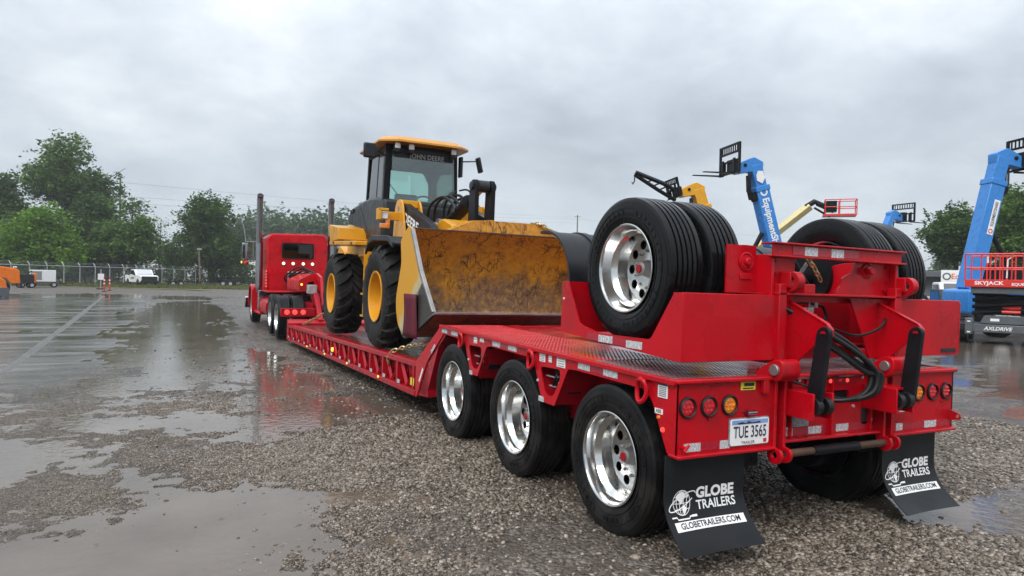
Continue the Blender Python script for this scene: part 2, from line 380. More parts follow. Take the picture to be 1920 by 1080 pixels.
def text_mb(txt, size, shear=0.0, ext=0.0, bold=0.0, width=None):
    cu_ = bpy.data.curves.new('lettering', 'FONT'); cu_.body = txt; cu_.size = size; cu_.shear = shear; cu_.extrude = ext; cu_.offset = bold; cu_.resolution_u = 3
    cu_.align_x = 'CENTER'; cu_.align_y = 'CENTER'
    o = bpy.data.objects.new('lettering', cu_); C.objects.link(o)
    bpy.context.view_layer.update()
    me = bpy.data.meshes.new_from_object(o.evaluated_get(bpy.context.evaluated_depsgraph_get()))
    mb = MB(); mb.add([v.co for v in me.vertices], [tuple(p.vertices) for p in me.polygons])
    C.objects.unlink(o); bpy.data.objects.remove(o); bpy.data.curves.remove(cu_); bpy.data.meshes.remove(me)
    if width:
        xs = [q.x for q in mb.v]; k = width / (max(xs) - min(xs)); c = (max(xs) + min(xs)) / 2
        mb.v = [Vector(((q.x - c) * k, q.y, q.z)) for q in mb.v]
    return mb
def text_on(txt, size, o, ex, ey, width=None, **k):
    """flat lettering in the plane through o spanned by the reading direction ex and the upward direction ey"""
    ex, ey, o = Vector(ex), Vector(ey), Vector(o)
    return text_mb(txt, size, width=width, **k).mapped(lambda q: o + ex * q.x + ey * q.y)
def circ(c, r, n=14, a0=0.0): return [(c[0] + r * math.cos(a0 + 2 * math.pi * i / n), c[1] + r * math.sin(a0 + 2 * math.pi * i / n)) for i in range(n)]
def rounded(poly, r, n=4):
    out_ = []
    for i, p in enumerate(poly):
        p = Vector(p); a = Vector(poly[i - 1]) - p; b = Vector(poly[(i + 1) % len(poly)]) - p
        q = min(r, a.length * 0.45, b.length * 0.45); s = p + a.normalized() * q; e_ = p + b.normalized() * q
        for k in range(n + 1):
            t = k / n; w = s * (1 - t) ** 2 + p * 2 * t * (1 - t) + e_ * t * t; out_.append((w.x, w.y))
    return out_
# ---------------------------------------------------------------- ground, puddles, gravel
rs = np.random.RandomState(3)
def vnoise(x, y, sc, seed):
    """smooth value noise on a lattice, in -1..1"""
    x = x * sc; y = y * sc; xi = np.floor(x).astype(int); yi = np.floor(y).astype(int); fx = x - xi; fy = y - yi
    fx = fx * fx * (3 - 2 * fx); fy = fy * fy * (3 - 2 * fy)
    def h(a, b):
        n = (a * 374761393 + b * 668265263 + seed * 144665) & 0x7fffffff
        n = ((n ^ (n >> 13)) * 1274126177) & 0x7fffffff
        return ((n ^ (n >> 16)) & 0xffff) / 32767.5 - 1
    return (h(xi, yi) * (1 - fx) + h(xi + 1, yi) * fx) * (1 - fy) + (h(xi, yi + 1) * (1 - fx) + h(xi + 1, yi + 1) * fx) * fy
def fbm(x, y, sc, seed, o=4):
    return sum(vnoise(x, y, sc * 2 ** i, seed + i) * 0.55 ** i for i in range(o))
def sdist(x, y, poly):
    """signed distance to a polygon, negative inside"""
    d = np.full(x.shape, 1e9); ins = np.zeros(x.shape, bool); n = len(poly)
    for i in range(n):
        x0, y0 = poly[i]; x1, y1 = poly[(i + 1) % n]
        ex, ey = x1 - x0, y1 - y0; t = np.clip(((x - x0) * ex + (y - y0) * ey) / (ex * ex + ey * ey + 1e-9), 0, 1)
        d = np.minimum(d, (x - x0 - t * ex) ** 2 + (y - y0 - t * ey) ** 2)
        cnd = ((y0 > y) != (y1 > y)); xx = x0 + (y - y0) / (ey if abs(ey) > 1e-9 else 1e-9) * ex
        ins ^= cnd & (x < xx)
    d = np.sqrt(d); return np.where(ins, -d, d)
PUDDLES = [  # outlines of the standing water on the ground, in metres
    ([(-2.0, 33), (-0.8, 43.5), (1.33, 45), (2.7, 36), (2.05, 25.97), (1.3, 17.66), (1.14, 12.55), (0.7, 10.14), (-0.03, 10.25), (-1.08, 10.3), (-1.64, 10.3), (-3.2, 10.0), (-4.0, 11.5), (-1.9, 11.2), (-1.2, 12.4), (-1.05, 16.93)], 1.0),
    ([(1.45, 17.0), (1.48, 13.92), (1.69, 10.92), (2.06, 9.57), (3.1, 8.6), (2.7, 7.45), (1.66, 7.45), (1.29, 7.24), (0.69, 7.07), (-0.02, 7.39), (-0.66, 8.04), (-1.11, 8.6), (-0.96, 9.0), (-0.18, 8.5), (0.54, 8.62), (0.87, 8.93), (0.8, 10.01), (1.13, 11.85)], 0.5),
    ([(-0.39, 6.37), (-0.01, 6.22), (0.33, 5.68), (0.96, 5.14), (0.79, 4.49), (0.75, 3.6), (0.6, 2.6), (-3, 2.6), (-3, 4.9), (-0.96, 5.0), (-0.59, 5.08), (-0.28, 5.46)], 0.4),
    ([(-3.5, 7.6), (-1.4, 7.9), (-0.7, 7.3), (-0.5, 6.6), (-1.2, 6.5), (-2.0, 7.0), (-3.5, 6.6)], 0.35),
    ([(14.9, 8.3), (18, 9), (17, 6), (9.63, 4.28), (9.0, 4.8), (12, 6.5)], 0.5),
    ([(4.85, 3.42), (5.1, 3.14), (5.8, 3.0), (6.6, 2.9), (7.5, 2.6), (5.39, 2.3), (4.86, 2.77), (4.55, 3.0)], 0.22),
    ([(-6.5, 60), (3.5, 52), (4.5, 46), (-1, 47), (-7, 52)], 2.0),
    ([(20, 14), (28, 12), (26, 8), (17, 6.5), (15, 9)], 0.8)]
PAVE = [(-30, 64), (-5.4, 56.6), (-1.5, 43), (-1.0, 24), (-0.95, 17), (-1.2, 12.3), (-1.7, 10.9), (-12, 10.9)]
def ground(x, y):
    """height, wetness, paved share"""
    n = fbm(x, y, 0.55, 11, 4); nf = fbm(x, y, 3.2, 31, 4)
    d = np.full(x.shape, 60.0)
    for p, s in PUDDLES:
        d = np.minimum(d, np.clip(sdist(x, y, p) / s, -3, 60))
    hf = fbm(x, y, 8.5, 57, 3)
    d = d + 0.50 * n + 0.44 * nf + 0.34 * hf
    far = np.clip((np.hypot(x, y) - 15) / 30, 0, 1)
    # right of the puddles the gravel lies thick, to the left it is washed flat
    w = np.clip((x - 0.2) / 1.8, 0, 1); w = np.maximum(w, np.clip((y - 9) / 6, 0, 1))
    lump = (0.009 * nf + 0.012 * n) * (.35 + .65 * w) + 0.0045 * hf
    base = (0.009 + 0.013 * w) * np.tanh(np.maximum(d, 0) * 0.8) - (0.010 + 0.010 * w) * np.tanh(np.maximum(-d, 0) * 1.1)
    z = base + lump * np.clip(d + 0.4, 0.12, 1)
    pv = 1 / (1 + np.exp(np.clip((sdist(x, y, PAVE) + 0.35 * n) / 0.16, -40, 40)))
    zp = 0.004 + 0.005 * fbm(x * 2.2, y * 0.45, 0.5, 71, 3) + 0.0015 * nf
    z = z * (1 - pv) + np.minimum(zp, np.where(d < 0, z, 1)) * pv
    # the yard rises gently under the tractor, and away from the yard it is dry
    z = z + 0.085 * np.clip((y - 12) / 8, 0, 1) * np.clip((x - 1.6) / 1.4, 0, 1) * np.clip((12 - x) / 4, 0, 1)
    z = z + np.clip((y - 66) / 12, 0, 1) * 0.06 + np.clip((x - 12) / 20, 0, 1) * 0.02
    wet = np.clip(0.62 - d * 0.55 + 0.35 * n, 0, 1)
    return z, wet, pv, d
def axis(a, b, fine0, fine1, step, grow):
    out_ = list(np.arange(fine0, fine1, step)); s = step; p = out_[-1]
    while p < b: s *= grow; p += s; out_.append(p)
    s = step; p = out_[0]; pre = []
    while p > a: s *= grow; p -= s; pre.append(p)
    return np.array(pre[::-1] + out_)
gx = axis(-900, 900, -3.2, 7.0, 0.024, 1.06); gy = axis(-300, 1500, 2.2, 9.5, 0.024, 1.045)
X, Y = np.meshgrid(gx, gy); GZ, GW, GP, GD = ground(X, Y)
nx, ny = len(gx), len(gy)
me = bpy.data.meshes.new('ground')
idx = np.arange(nx * ny).reshape(ny, nx)
quads = np.stack([idx[:-1, :-1], idx[:-1, 1:], idx[1:, 1:], idx[1:, :-1]], -1).reshape(-1, 4)
me.vertices.add(nx * ny); me.vertices.foreach_set('co', np.stack([X, Y, GZ], -1).astype(np.float32).ravel())
me.loops.add(quads.size); me.loops.foreach_set('vertex_index', quads.astype(np.int32).ravel())
me.polygons.add(len(quads)); me.polygons.foreach_set('loop_start', np.arange(0, quads.size, 4, dtype=np.int32)); me.polygons.foreach_set('loop_total', np.full(len(quads), 4, np.int32))
me.update(); me.validate()
for nm, ar in (('wet', GW), ('pave', GP)):
    a_ = me.attributes.new(nm, 'FLOAT', 'POINT'); a_.data.foreach_set('value', ar.astype(np.float32).ravel())
me.shade_smooth()
def ground_mat():
    m, b, n, l, rmp, mix = nodes('gravel_ground')
    tc = n('ShaderNodeTexCoord'); wet = n('ShaderNodeAttribute', attribute_name='wet'); pv = n('ShaderNodeAttribute', attribute_name='pave')
    vo = n('ShaderNodeTexVoronoi', Scale=38.0); l(tc, 'Object', vo, 'Vector')
    sv = n('ShaderNodeSeparateColor'); l(vo, 'Color', sv, 0)
    peb = rmp(sv, 0, (0.0, (0.045, 0.036, 0.030)), (0.4, (0.115, 0.094, 0.076)), (0.75, (0.185, 0.158, 0.132)), (1.0, (0.31, 0.275, 0.235)))
    n1 = n('ShaderNodeTexNoise', Scale=0.7, Detail=8.0, Roughness=0.65); l(tc, 'Object', n1, 'Vector')
    mud = rmp(n1, 0, (0.3, (0.036, 0.027, 0.020)), (0.7, (0.090, 0.068, 0.050)))
    n2 = n('ShaderNodeTexNoise', Scale=2.3, Detail=6.0); l(tc, 'Object', n2, 'Vector'); mk = rmp(n2, 0, (0.40, 0.15), (0.62, 0.85))
    c1 = mix(mk, 0, mud, 0, peb, 0)
    # paved strip: dark wet concrete with long wiper-like streaks
    mp = n('ShaderNodeMapping'); mp.inputs['Scale'].default_value = (0.35, 2.2, 1); mp.inputs['Rotation'].default_value = (0, 0, 0.42); l(tc, 'Object', mp, 0)
    n3 = n('ShaderNodeTexNoise', Scale=0.8, Detail=7.0, Roughness=0.6); l(mp, 0, n3, 'Vector')
    pc = rmp(n3, 0, (0.35, (0.050, 0.047, 0.044)), (0.5, (0.105, 0.100, 0.095)), (0.68, (0.165, 0.158, 0.150)))
    c2 = mix(pv, 'Fac', c1, 2, pc, 0)
    dk = n('ShaderNodeMapRange'); l(wet, 'Fac', dk, 0); dk.inputs[3].default_value = 1.0; dk.inputs[4].default_value = 0.62
    c3 = mix(None, 1.0, c2, 2, dk, 0, 'MULTIPLY'); l(c3, 2, b, 'Base Color')
    ra = n('ShaderNodeMapRange'); l(wet, 'Fac', ra, 0); ra.inputs[3].default_value = 0.50; ra.inputs[4].default_value = 0.24
    rp = rmp(n3, 0, (0.42, 0.08), (0.64, 0.34))
    rm = n('ShaderNodeMix', data_type='FLOAT'); l(pv, 'Fac', rm, 0); l(ra, 0, rm, 2); l(rp, 0, rm, 3); l(rm, 0, b, 'Roughness')
    hb = n('ShaderNodeMath', operation='MULTIPLY_ADD'); l(vo, 'Distance', hb, 0); hb.inputs[1].default_value = -0.8
    n4 = n('ShaderNodeTexNoise', Scale=26.0, Detail=5.0, Roughness=0.7); l(tc, 'Object', n4, 'Vector'); l(n4, 0, hb, 2)
    st = n('ShaderNodeMapRange'); l(pv, 'Fac', st, 0); st.inputs[3].default_value = 0.9; st.inputs[4].default_value = 0.10
    bp = n('ShaderNodeBump', Distance=0.025); l(st, 0, bp, 'Strength'); l(hb, 0, bp, 'Height'); l(bp, 0, b, 'Normal')
ground_mat(); me.materials.append(M['gravel_ground'])
go = bpy.data.objects.new('ground', me); C.objects.link(go); tag(go, 'wet gravel and mud yard', kind='structure')

def water_mat():
    m, b, n, l, rmp, mix = nodes('puddle_water')
    tc = n('ShaderNodeTexCoord')
    n1 = n('ShaderNodeTexNoise', Scale=0.9, Detail=5.0); l(tc, 'Object', n1, 'Vector')
    c = rmp(n1, 0, (0.3, (0.085, 0.066, 0.050)), (0.7, (0.150, 0.122, 0.098))); l(c, 0, b, 'Base Color')
    b.inputs['Roughness'].default_value = 0.045; b.inputs['IOR'].default_value = 1.36; b.inputs['Specular IOR Level'].default_value = 0.62
    n2 = n('ShaderNodeTexNoise', Scale=11.0, Detail=3.0); l(tc, 'Object', n2, 'Vector')
    vo = n('ShaderNodeTexVoronoi', Scale=3.2); l(tc, 'Object', vo, 'Vector')
    w = n('ShaderNodeMath', operation='MULTIPLY'); l(vo, 'Distance', w, 0); w.inputs[1].default_value = 150.0
    sn = n('ShaderNodeMath', operation='SINE'); l(w, 0, sn, 0)
    fd = rmp(vo, 'Distance', (0.02, 1.0), (0.16, 0.0)); ml = n('ShaderNodeMath', operation='MULTIPLY'); l(sn, 0, ml, 0); l(fd, 0, ml, 1)
    ad = n('ShaderNodeMath', operation='MULTIPLY_ADD'); l(ml, 0, ad, 0); ad.inputs[1].default_value = 0.18; l(n2, 0, ad, 2)
    bp = n('ShaderNodeBump', Strength=0.26, Distance=0.012); l(ad, 0, bp, 'Height'); l(bp, 0, b, 'Normal')
water_mat()
wb = MB(); WS = 24
for i in range(WS):
    for j in range(WS):
        pass
wb.add([(-40, 0.5, 0), (40, 0.5, 0), (40, 70, 0), (-40, 70, 0)], [(0, 1, 2, 3)])
solo('puddle_water', wb, 'puddle_water', 'rain puddles standing in the hollows of the yard', None, kind='structure')

# pebbles: flat rounded stones lying on the gravel, thick near the camera
def stone_mesh(i):
    import bmesh
    r = random.Random(i); bm = bmesh.new(); bmesh.ops.create_icosphere(bm, subdivisions=1, radius=1)
    sx, sy, sz = r.uniform(0.8, 1.25), r.uniform(0.65, 0.95), r.uniform(0.35, 0.6)
    for v in bm.verts:
        k = r.uniform(0.82, 1.15); v.co = Vector((v.co.x * sx * k, v.co.y * sy * k, v.co.z * sz * k))
    me = bpy.data.meshes.new('pebble'); bm.to_mesh(me); bm.free(); me.materials.append(M['pebble']); me.shade_smooth(); return me
def pebble_mat():
    m, b, n, l, rmp, mix = nodes('pebble')
    oi = n('ShaderNodeObjectInfo'); tc = n('ShaderNodeTexCoord')
    r = rmp(oi, 'Random', (0.0, (0.042, 0.032, 0.024)), (0.3, (0.105, 0.080, 0.060)), (0.6, (0.195, 0.155, 0.120)), (0.90, (0.28, 0.235, 0.19)), (1.0, (0.42, 0.37, 0.31)))
    n1 = n('ShaderNodeTexNoise', Scale=2.5, Detail=4.0); l(tc, 'Object', n1, 'Vector'); k = rmp(n1, 0, (0.3, 0.6), (0.7, 1.15))
    c = mix(None, 1.0, r, 0, k, 0, 'MULTIPLY'); l(c, 2, b, 'Base Color'); b.inputs['Roughness'].default_value = 0.32; b.inputs['Specular IOR Level'].default_value = 0.42
pebble_mat()
pcol = bpy.data.collections.new('pebble_kinds')
for i in range(9): pcol.objects.link(bpy.data.objects.new('pebble', stone_mesh(i)))
def scatter(npts, x0, x1, y0, y1, dens, smin, smax, seed):
    # the yard's stones get finer towards the washed-out left
    r = np.random.RandomState(seed); x = r.uniform(x0, x1, npts); y = r.uniform(y0, y1, npts)
    z, w, p, d = ground(x, y); k = r.uniform(0, 1, npts) < dens(x, y, z, w, p, d)
    x, y, z = x[k], y[k], z[k]; s = (smin + (smax - smin) * r.uniform(0, 1, len(x)) ** 2.2) * np.clip(0.60 + 0.27 * x + 0.05 * np.maximum(y - 8, 0), .36, 1.1)
    return x, y, np.maximum(z, -0.004) + s * 0.12, s
def frustum(x, y):
    q = x * cf.x + y * cf.y; s = (x * cr0.x + y * cr0.y) / np.maximum(q, 0.1)
    return (q > 1.9) & (np.abs(s) < 0.83)
def dn(x, y, z, w, p, d):
    g = np.clip((d + 0.12) * 1.6, 0, 1) * (1 - p) * np.clip((z + 0.010) * 80, 0, 1)
    near = np.clip((16.0 - np.hypot(x, y)) / 9.5, 0.0, 1)
    patch = np.clip(0.55 + 0.95 * fbm(x, y, 0.7, 91, 4) + np.clip((x - .5) * .12, -.3, .3), 0.06, 1)
    return g * near * patch * frustum(x, y)
def dg(x, y, z, w, p, d):
    g = np.clip((d + 0.45) * 1.1, 0, 1) * (1 - p) * np.clip((z + 0.007) * 110, 0.03, 1)
    return g * frustum(x, y) * np.clip(0.6 + 0.7 * fbm(x, y, 1.1, 95, 4), 0.05, 1) * np.clip((1.8 - x), 0, 1)
parts_ = [scatter(420000, -3.6, 1.8, 2.0, 9.5, dg, 0.006, 0.017, 15),scatter(400000, -4, 9, 2.0, 8.2, dn, 0.0075, 0.022, 5),
          scatter(260000, -6, 10, 8.2, 19, dn, 0.010, 0.024, 6),
          scatter(26000, -4, 7, 2.0, 13, lambda x, y, z, w, p, d: frustum(x, y) * (d > -0.75) * (d < 0.35) * (1 - p) * 0.5, 0.007, 0.022, 7),
          scatter(9000, -4, 9, 2.0, 16, lambda x, y, z, w, p, d: frustum(x, y) * (1 - p) * 0.10 * (d > -2.2), 0.020, 0.042, 8)]
px_, py_, pz_, ps_ = (np.concatenate(q) for q in zip(*parts_))
pm = bpy.data.meshes.new('gravel_stones'); pm.vertices.add(len(px_)); pm.vertices.foreach_set('co', np.stack([px_, py_, pz_], -1).astype(np.float32).ravel())
a_ = pm.attributes.new('size', 'FLOAT', 'POINT'); a_.data.foreach_set('value', ps_.astype(np.float32))
rr = np.random.RandomState(9); a_ = pm.attributes.new('turn', 'FLOAT_VECTOR', 'POINT')
a_.data.foreach_set('vector', np.stack([rr.normal(0, .28, len(px_)), rr.normal(0, .28, len(px_)), rr.uniform(0, 6.28, len(px_))], -1).astype(np.float32).ravel())
po = bpy.data.objects.new('gravel_stones', pm); C.objects.link(po); tag(po, 'loose wet pebbles covering the yard', kind='stuff')
ng = bpy.data.node_groups.new('pebble_scatter', 'GeometryNodeTree')
ng.interface.new_socket('Geometry', in_out='INPUT', socket_type='NodeSocketGeometry'); ng.interface.new_socket('Geometry', in_out='OUTPUT', socket_type='NodeSocketGeometry')
gi = ng.nodes.new('NodeGroupInput'); gout = ng.nodes.new('NodeGroupOutput')
iop = ng.nodes.new('GeometryNodeInstanceOnPoints'); ci = ng.nodes.new('GeometryNodeCollectionInfo'); ci.inputs['Collection'].default_value = pcol; ci.inputs['Separate Children'].default_value = True; ci.inputs['Reset Children'].default_value = True
iop.inputs['Pick Instance'].default_value = True
na = ng.nodes.new('GeometryNodeInputNamedAttribute'); na.data_type = 'FLOAT'; na.inputs['Name'].default_value = 'size'
nb_ = ng.nodes.new('GeometryNodeInputNamedAttribute'); nb_.data_type = 'FLOAT_VECTOR'; nb_.inputs['Name'].default_value = 'turn'
ng.links.new(gi.outputs[0], iop.inputs['Points']); ng.links.new(ci.outputs[0], iop.inputs['Instance'])
ng.links.new(na.outputs['Attribute'], iop.inputs['Scale']); ng.links.new(nb_.outputs['Attribute'], iop.inputs['Rotation']); ng.links.new(iop.outputs[0], gout.inputs[0])
md_ = po.modifiers.new('pebbles', 'NODES'); md_.node_group = ng

# concrete joint running through the paved strip
jb = MB()
jp = [(-4.6, 52), (-4.05, 42.5), (-3.2, 27), (-2.64, 16.3), (-2.42, 11.4)]
for (x0, y0), (x1, y1) in zip(jp, jp[1:]): jb.add([(x0 - .02, y0, .016), (x0 + .02, y0, .016), (x1 + .02, y1, .016), (x1 - .02, y1, .022), (x0 - .11, y0, .0), (x0 + .11, y0, .0), (x1 + .11, y1, .0), (x1 - .11, y1, .0)], [(0, 1, 2, 3), (4, 5, 1, 0), (5, 6, 2, 1), (6, 7, 3, 2), (7, 4, 0, 3)])
mat('joint_grit', (0.11, 0.104, 0.098), 0.4, var=0.6, vs=12)
solo('pavement_joint', jb, 'joint_grit', 'gritty joint line across the wet concrete', None, kind='structure')
# ---------------------------------------------------------------- truck wheels
def tyre_profile(hw=0.132, R=0.485, r0=0.292, grooves=4):
    p = [(-hw * 0.70, r0), (-hw * 0.86, r0 + 0.012), (-hw * 0.98, r0 + 0.05), (-hw * 1.06, (R + r0) / 2), (-hw * 1.02, R - 0.055), (-hw * 1.0, R - 0.03), (-hw * 0.975, R - 0.03), (-hw * 0.95, R - 0.018), (-hw * 0.90, R - 0.006)]
    w = hw * 0.86; gw = 0.0075
    for i in range(grooves):
        c = -w + 2 * w * (i + 1) / (grooves + 1)
        p += [(c - gw, R), (c - gw * .8, R - 0.014), (c + gw * .8, R - 0.014), (c + gw, R)]
    p += [(-a, r) for a, r in p[8::-1]]
    return p
def wheel_meshes(tag_, hw=0.132, R=0.485, tyre='tyre', grooves=4):
    d = {}
    mb = MB().lathe(tyre_profile(hw, R, 0.290, grooves), seg=72)
    for k in range(3): mb.torus((-hw * (1.055 - 0.02 * k), 0, 0), R - 0.075 - 0.03 * k, 0.0035, seg=64, rs=5)
    for k in range(46):                                             # raised sidewall lettering blocks
        a = 2 * math.pi * k / 46
        if k % 23 in (0, 1, 2, 12, 13): continue
        mb.box((-hw * 1.045, math.cos(a) * (R - 0.10), math.sin(a) * (R - 0.10)), (0.012, 0.016, 0.026), Matrix.Rotation(a - math.pi / 2, 3, 'X'))
    d['tyre'] = mesh('tyre', mb, tyre)
    # polished outer dish: flange, drop, step and a drilled disc deep inside
    rim = MB().lathe([(-hw * 0.92, 0.300), (-hw * 0.98, 0.305), (-hw * 1.0, 0.300), (-hw * 0.98, 0.291), (-hw * 0.88, 0.284), (-hw * 0.4, 0.276), (-0.035, 0.262), (-0.015, 0.246), (0.055, 0.240), (0.072, 0.232)], seg=72)
    hole = [circ((0.180 * math.cos(2 * math.pi * k / 10), 0.180 * math.sin(2 * math.pi * k / 10)), 0.034, 14) for k in range(10)]
    rim.prism(circ((0, 0), 0.234, 48), 0.064, 0.078, 'X', hole)
    d['rim'] = mesh('rim', rim, 'aluminium', angle=30)
    hub = MB().lathe([(-0.008, 0.0001), (-0.008, 0.036), (0.0, 0.050), (0.03, 0.056), (0.062, 0.066)], seg=24)
    for k in range(10):
        a = 2 * math.pi * (k + .5) / 10; hub.cyl((0.047, 0.125 * math.cos(a), 0.135 * math.sin(a)), (0.066, 0.125 * math.cos(a), 0.125 * math.sin(a)), 0.0105, 6)
    d['hub'] = mesh('hub', hub, 'steel')
    d['hub_cap'] = mesh('hub_cap', MB().lathe([(-0.018, 0.0001), (-0.018, 0.026), (-0.010, 0.030)], seg=18), 'dark_red_paint')
    d['brake_drum'] = mesh('brake_drum', MB().lathe([(0.05, 0.0001), (0.05, 0.262), (0.07, 0.262), (0.075, 0.21), (0.30, 0.21), (0.30, 0.0001)], seg=32), 'black_paint')
    inner = MB().lathe([(-hw * .9, 0.292), (-hw * .95, 0.297), (-hw * .9, 0.284), (0.02, 0.262), (hw * .9, 0.284), (hw * .95, 0.297), (hw * .9, 0.292)], seg=48)
    d['inner_rim'] = mesh('rim', inner, 'aluminium')
    return d
WM = wheel_meshes('trailer'); WMC = wheel_meshes('booster', 0.138, 0.487, 'clean_tyre', 5)
def dual(t, wm, x, y, z, side=-1, gap=0.335, hub=True):
    """outer and inner wheel of one axle end; x is the outer sidewall plane, side -1 looks to -x"""
    w = 0.132; r = (0, 0, 0) if side < 0 else (0, 0, math.pi)
    for k in range(2):
        ty = t.use('tyre', wm['tyre'], loc=(x - side * (w + gap * k), y, z), rot=(0, 0, r[2]))
        if k == 0:
            t.use('rim', wm['rim'], ty)
            if hub: t.use('hub', wm['hub'], ty); t.use('hub_cap', wm['hub_cap'], ty)
        else:
            t.use('rim', wm['inner_rim'], ty); t.use('brake_drum', wm['brake_drum'], ty)

# ---------------------------------------------------------------- lowboy trailer
XL, XR, YR = 2.485, 5.035, 2.95
def dz(y):
    """height of the rear deck at y"""
    return 1.082 + (y - 2.95) * 0.0145
T = Thing('lowboy_trailer', 'long red lowboy trailer with three axles, carrying the yellow wheel loader', 'trailer', (3.76, 5.0, 0), tilt=True)
for y in (3.62, 5.02, 6.42):
    dual(T, WM, 2.50, y, 0.485); dual(T, WM, 5.03, y, 0.485, 1)
ax = MB()
for y in (3.62, 5.02, 6.42): ax.cyl((2.9, y, .485), (4.65, y, .485), 0.065, 12); ax.bx(3.1, 3.3, y - .5, y + .3, .5, .66); ax.bx(4.25, 4.45, y - .5, y + .3, .5, .66)
T.part('axle', ax, 'black_paint')
# side fascia with the two pylons between the wheels
side = [(6.74, dz(6.74)), (YR, dz(YR)), (YR, .665), (3.02, .665), (3.16, .925), (3.23, .995), (4.03, 1.008), (4.13, 1.0), (4.31, .705), (4.50, .708), (4.62, .955), (4.68, 1.02),
        (5.46, 1.035), (5.56, 1.02), (5.75, .728), (5.92, .732), (6.05, .975), (6.10, 1.035), (6.64, 1.05), (6.69, 1.04), (7.18, .69), (7.50, .255), (7.56, .245), (7.56, .66)]
hole1 = rounded([(4.545, .972), (4.24, .985), (4.235, .915), (4.335, .765), (4.45, .768)], .05)
hole2 = rounded([(5.985, 1.0), (5.675, 1.008), (5.665, .888), (5.765, .788), (5.885, .80)], .05)
for x0, x1 in ((XL, XL + .012), (XR - .012, XR)):
    T.part('side_plate', MB().prism(side, x0, x1, 'X', (hole1, hole2)), 'red_paint')
# wheel arch tunnel walls behind the pylons and deck frame
inner = MB()
for (ya, yb) in ((4.14, 4.60), (5.57, 6.03)):
    for x0, x1 in ((XL + .012, XL + .30), (XR - .30, XR - .012)):
        inner.add([(x0, ya, 1.0), (x1, ya, 1.0), (x1, ya + .17, .71), (x0, ya + .17, .71)], [(0, 1, 2, 3)])
        inner.add([(x0, yb, 1.0), (x1, yb, 1.0), (x1, yb - .12, .71), (x0, yb - .12, .71)], [(0, 1, 2, 3)])
inner.bx(2.80, 2.83, 3.15, 7.45, .55, 1.03); inner.bx(4.69, 4.72, 3.15, 7.45, .55, 1.03)
inner.prism([(6.62, 1.05), (7.15, .69), (7.15, .30), (7.5, .27), (7.56, .60), (6.74, 1.10)], XL + .012, XR - .012)
T.part('frame_rail', inner, 'dark_red_paint')
for yc in (4.39, 5.80):
    tank = MB(); tank.cyl((2.60, yc, .74), (2.60, yc, 1.0), .06, 12); tank.bx(2.56, 2.68, yc - .14, yc + .02, .80, .95)
    tank.tube([(2.53, yc - .09, .96), (2.52, yc - .03, .9), (2.53, yc + .02, .84)], .008, 6)
    T.part('air_tank', tank, 'black_paint')
fit = MB()
for yc in (4.39, 5.80):
    for k in range(3): fit.cyl((2.52, yc - .11 + .03 * k, .82 + .05 * k), (2.56, yc - .11 + .03 * k, .82 + .05 * k), .012, 8)
    fit.bx(2.53, 2.545, yc + .01, yc + .13, .9, .908); fit.bx(2.53, 2.545, yc - .01, yc + .08, .83, .838)
tag(T.part('brass_fitting', fit, 'galvanised'), kind='stuff')
# deck sheet with rolled edge; red by the neck, sky sheen of the wet plate painted pale towards the back
for x0, x1 in ((XL - .022, XL + .02), (XR - .02, XR + .022)):
    ed = MB(); ed.add([(x0, YR, dz(YR) - .028), (x1, YR, dz(YR) - .028), (x1, YR, dz(YR) + .006), (x0, YR, dz(YR) + .006), (x0, 6.76, dz(6.76) - .028), (x1, 6.76, dz(6.76) - .028), (x1, 6.76, dz(6.76) + .006), (x0, 6.76, dz(6.76) + .006)],
           [(0, 1, 2, 3), (7, 6, 5, 4), (0, 4, 5, 1), (1, 5, 6, 2), (2, 6, 7, 3), (3, 7, 4, 0)])
    T.part('deck_edge', ed, 'red_paint', bevel=.006)
def sheet(x0, x1, y0, y1, o=0.0, th=.02): return MB().add([(x, y, dz(y) + o - h) for h in (0, th) for (x, y) in ((x0, y0), (x1, y0), (x1, y1), (x0, y1))], [(0, 1, 2, 3), (4, 5, 6, 7), (0, 1, 5, 4), (1, 2, 6, 5), (2, 3, 7, 6), (3, 0, 4, 7)])
T.part('deck_plate', sheet(XL + .02, XR - .02, 3.86, 6.74), 'deck_red')
T.part('deck_plate', sheet(XL + .02, XR - .02, YR + .02, 3.86), 'tread_plate_sheen')
def lugs(x0, x1, y0, y1, px_, py_):
    mb = MB(); j = 0; y = y0
    while y < y1:
        x = x0 + (px_ / 2 if j % 2 else 0); s = 1 if j % 2 else -1
        while x < x1:
            c, s_ = math.cos(.78), math.sin(.78) * s; l_, w_ = .015, .0042
            z = dz(y)
            p = [(x - l_ * c, y - l_ * s_), (x + w_ * s_, y - w_ * c), (x + l_ * c, y + l_ * s_), (x - w_ * s_, y + w_ * c)]
            k = len(mb.v); mb.v += [Vector((a, b, z)) for a, b in p] + [Vector((x, y, z + .0032))]
            mb.f += [(k, k + 1, k + 4), (k + 1, k + 2, k + 4), (k + 2, k + 3, k + 4), (k + 3, k, k + 4)]
            x += px_
        y += py_; j += 1
    return mb
tag(T.part('tread_lugs', lugs(XL + .04, 3.15, 3.86, 6.72, .032, .026), 'deck_red'), kind='stuff')
tag(T.part('tread_lugs', lugs(XL + .04, 5.0, 3.0, 3.86, .032, .026), 'tread_plate_sheen'), kind='stuff')
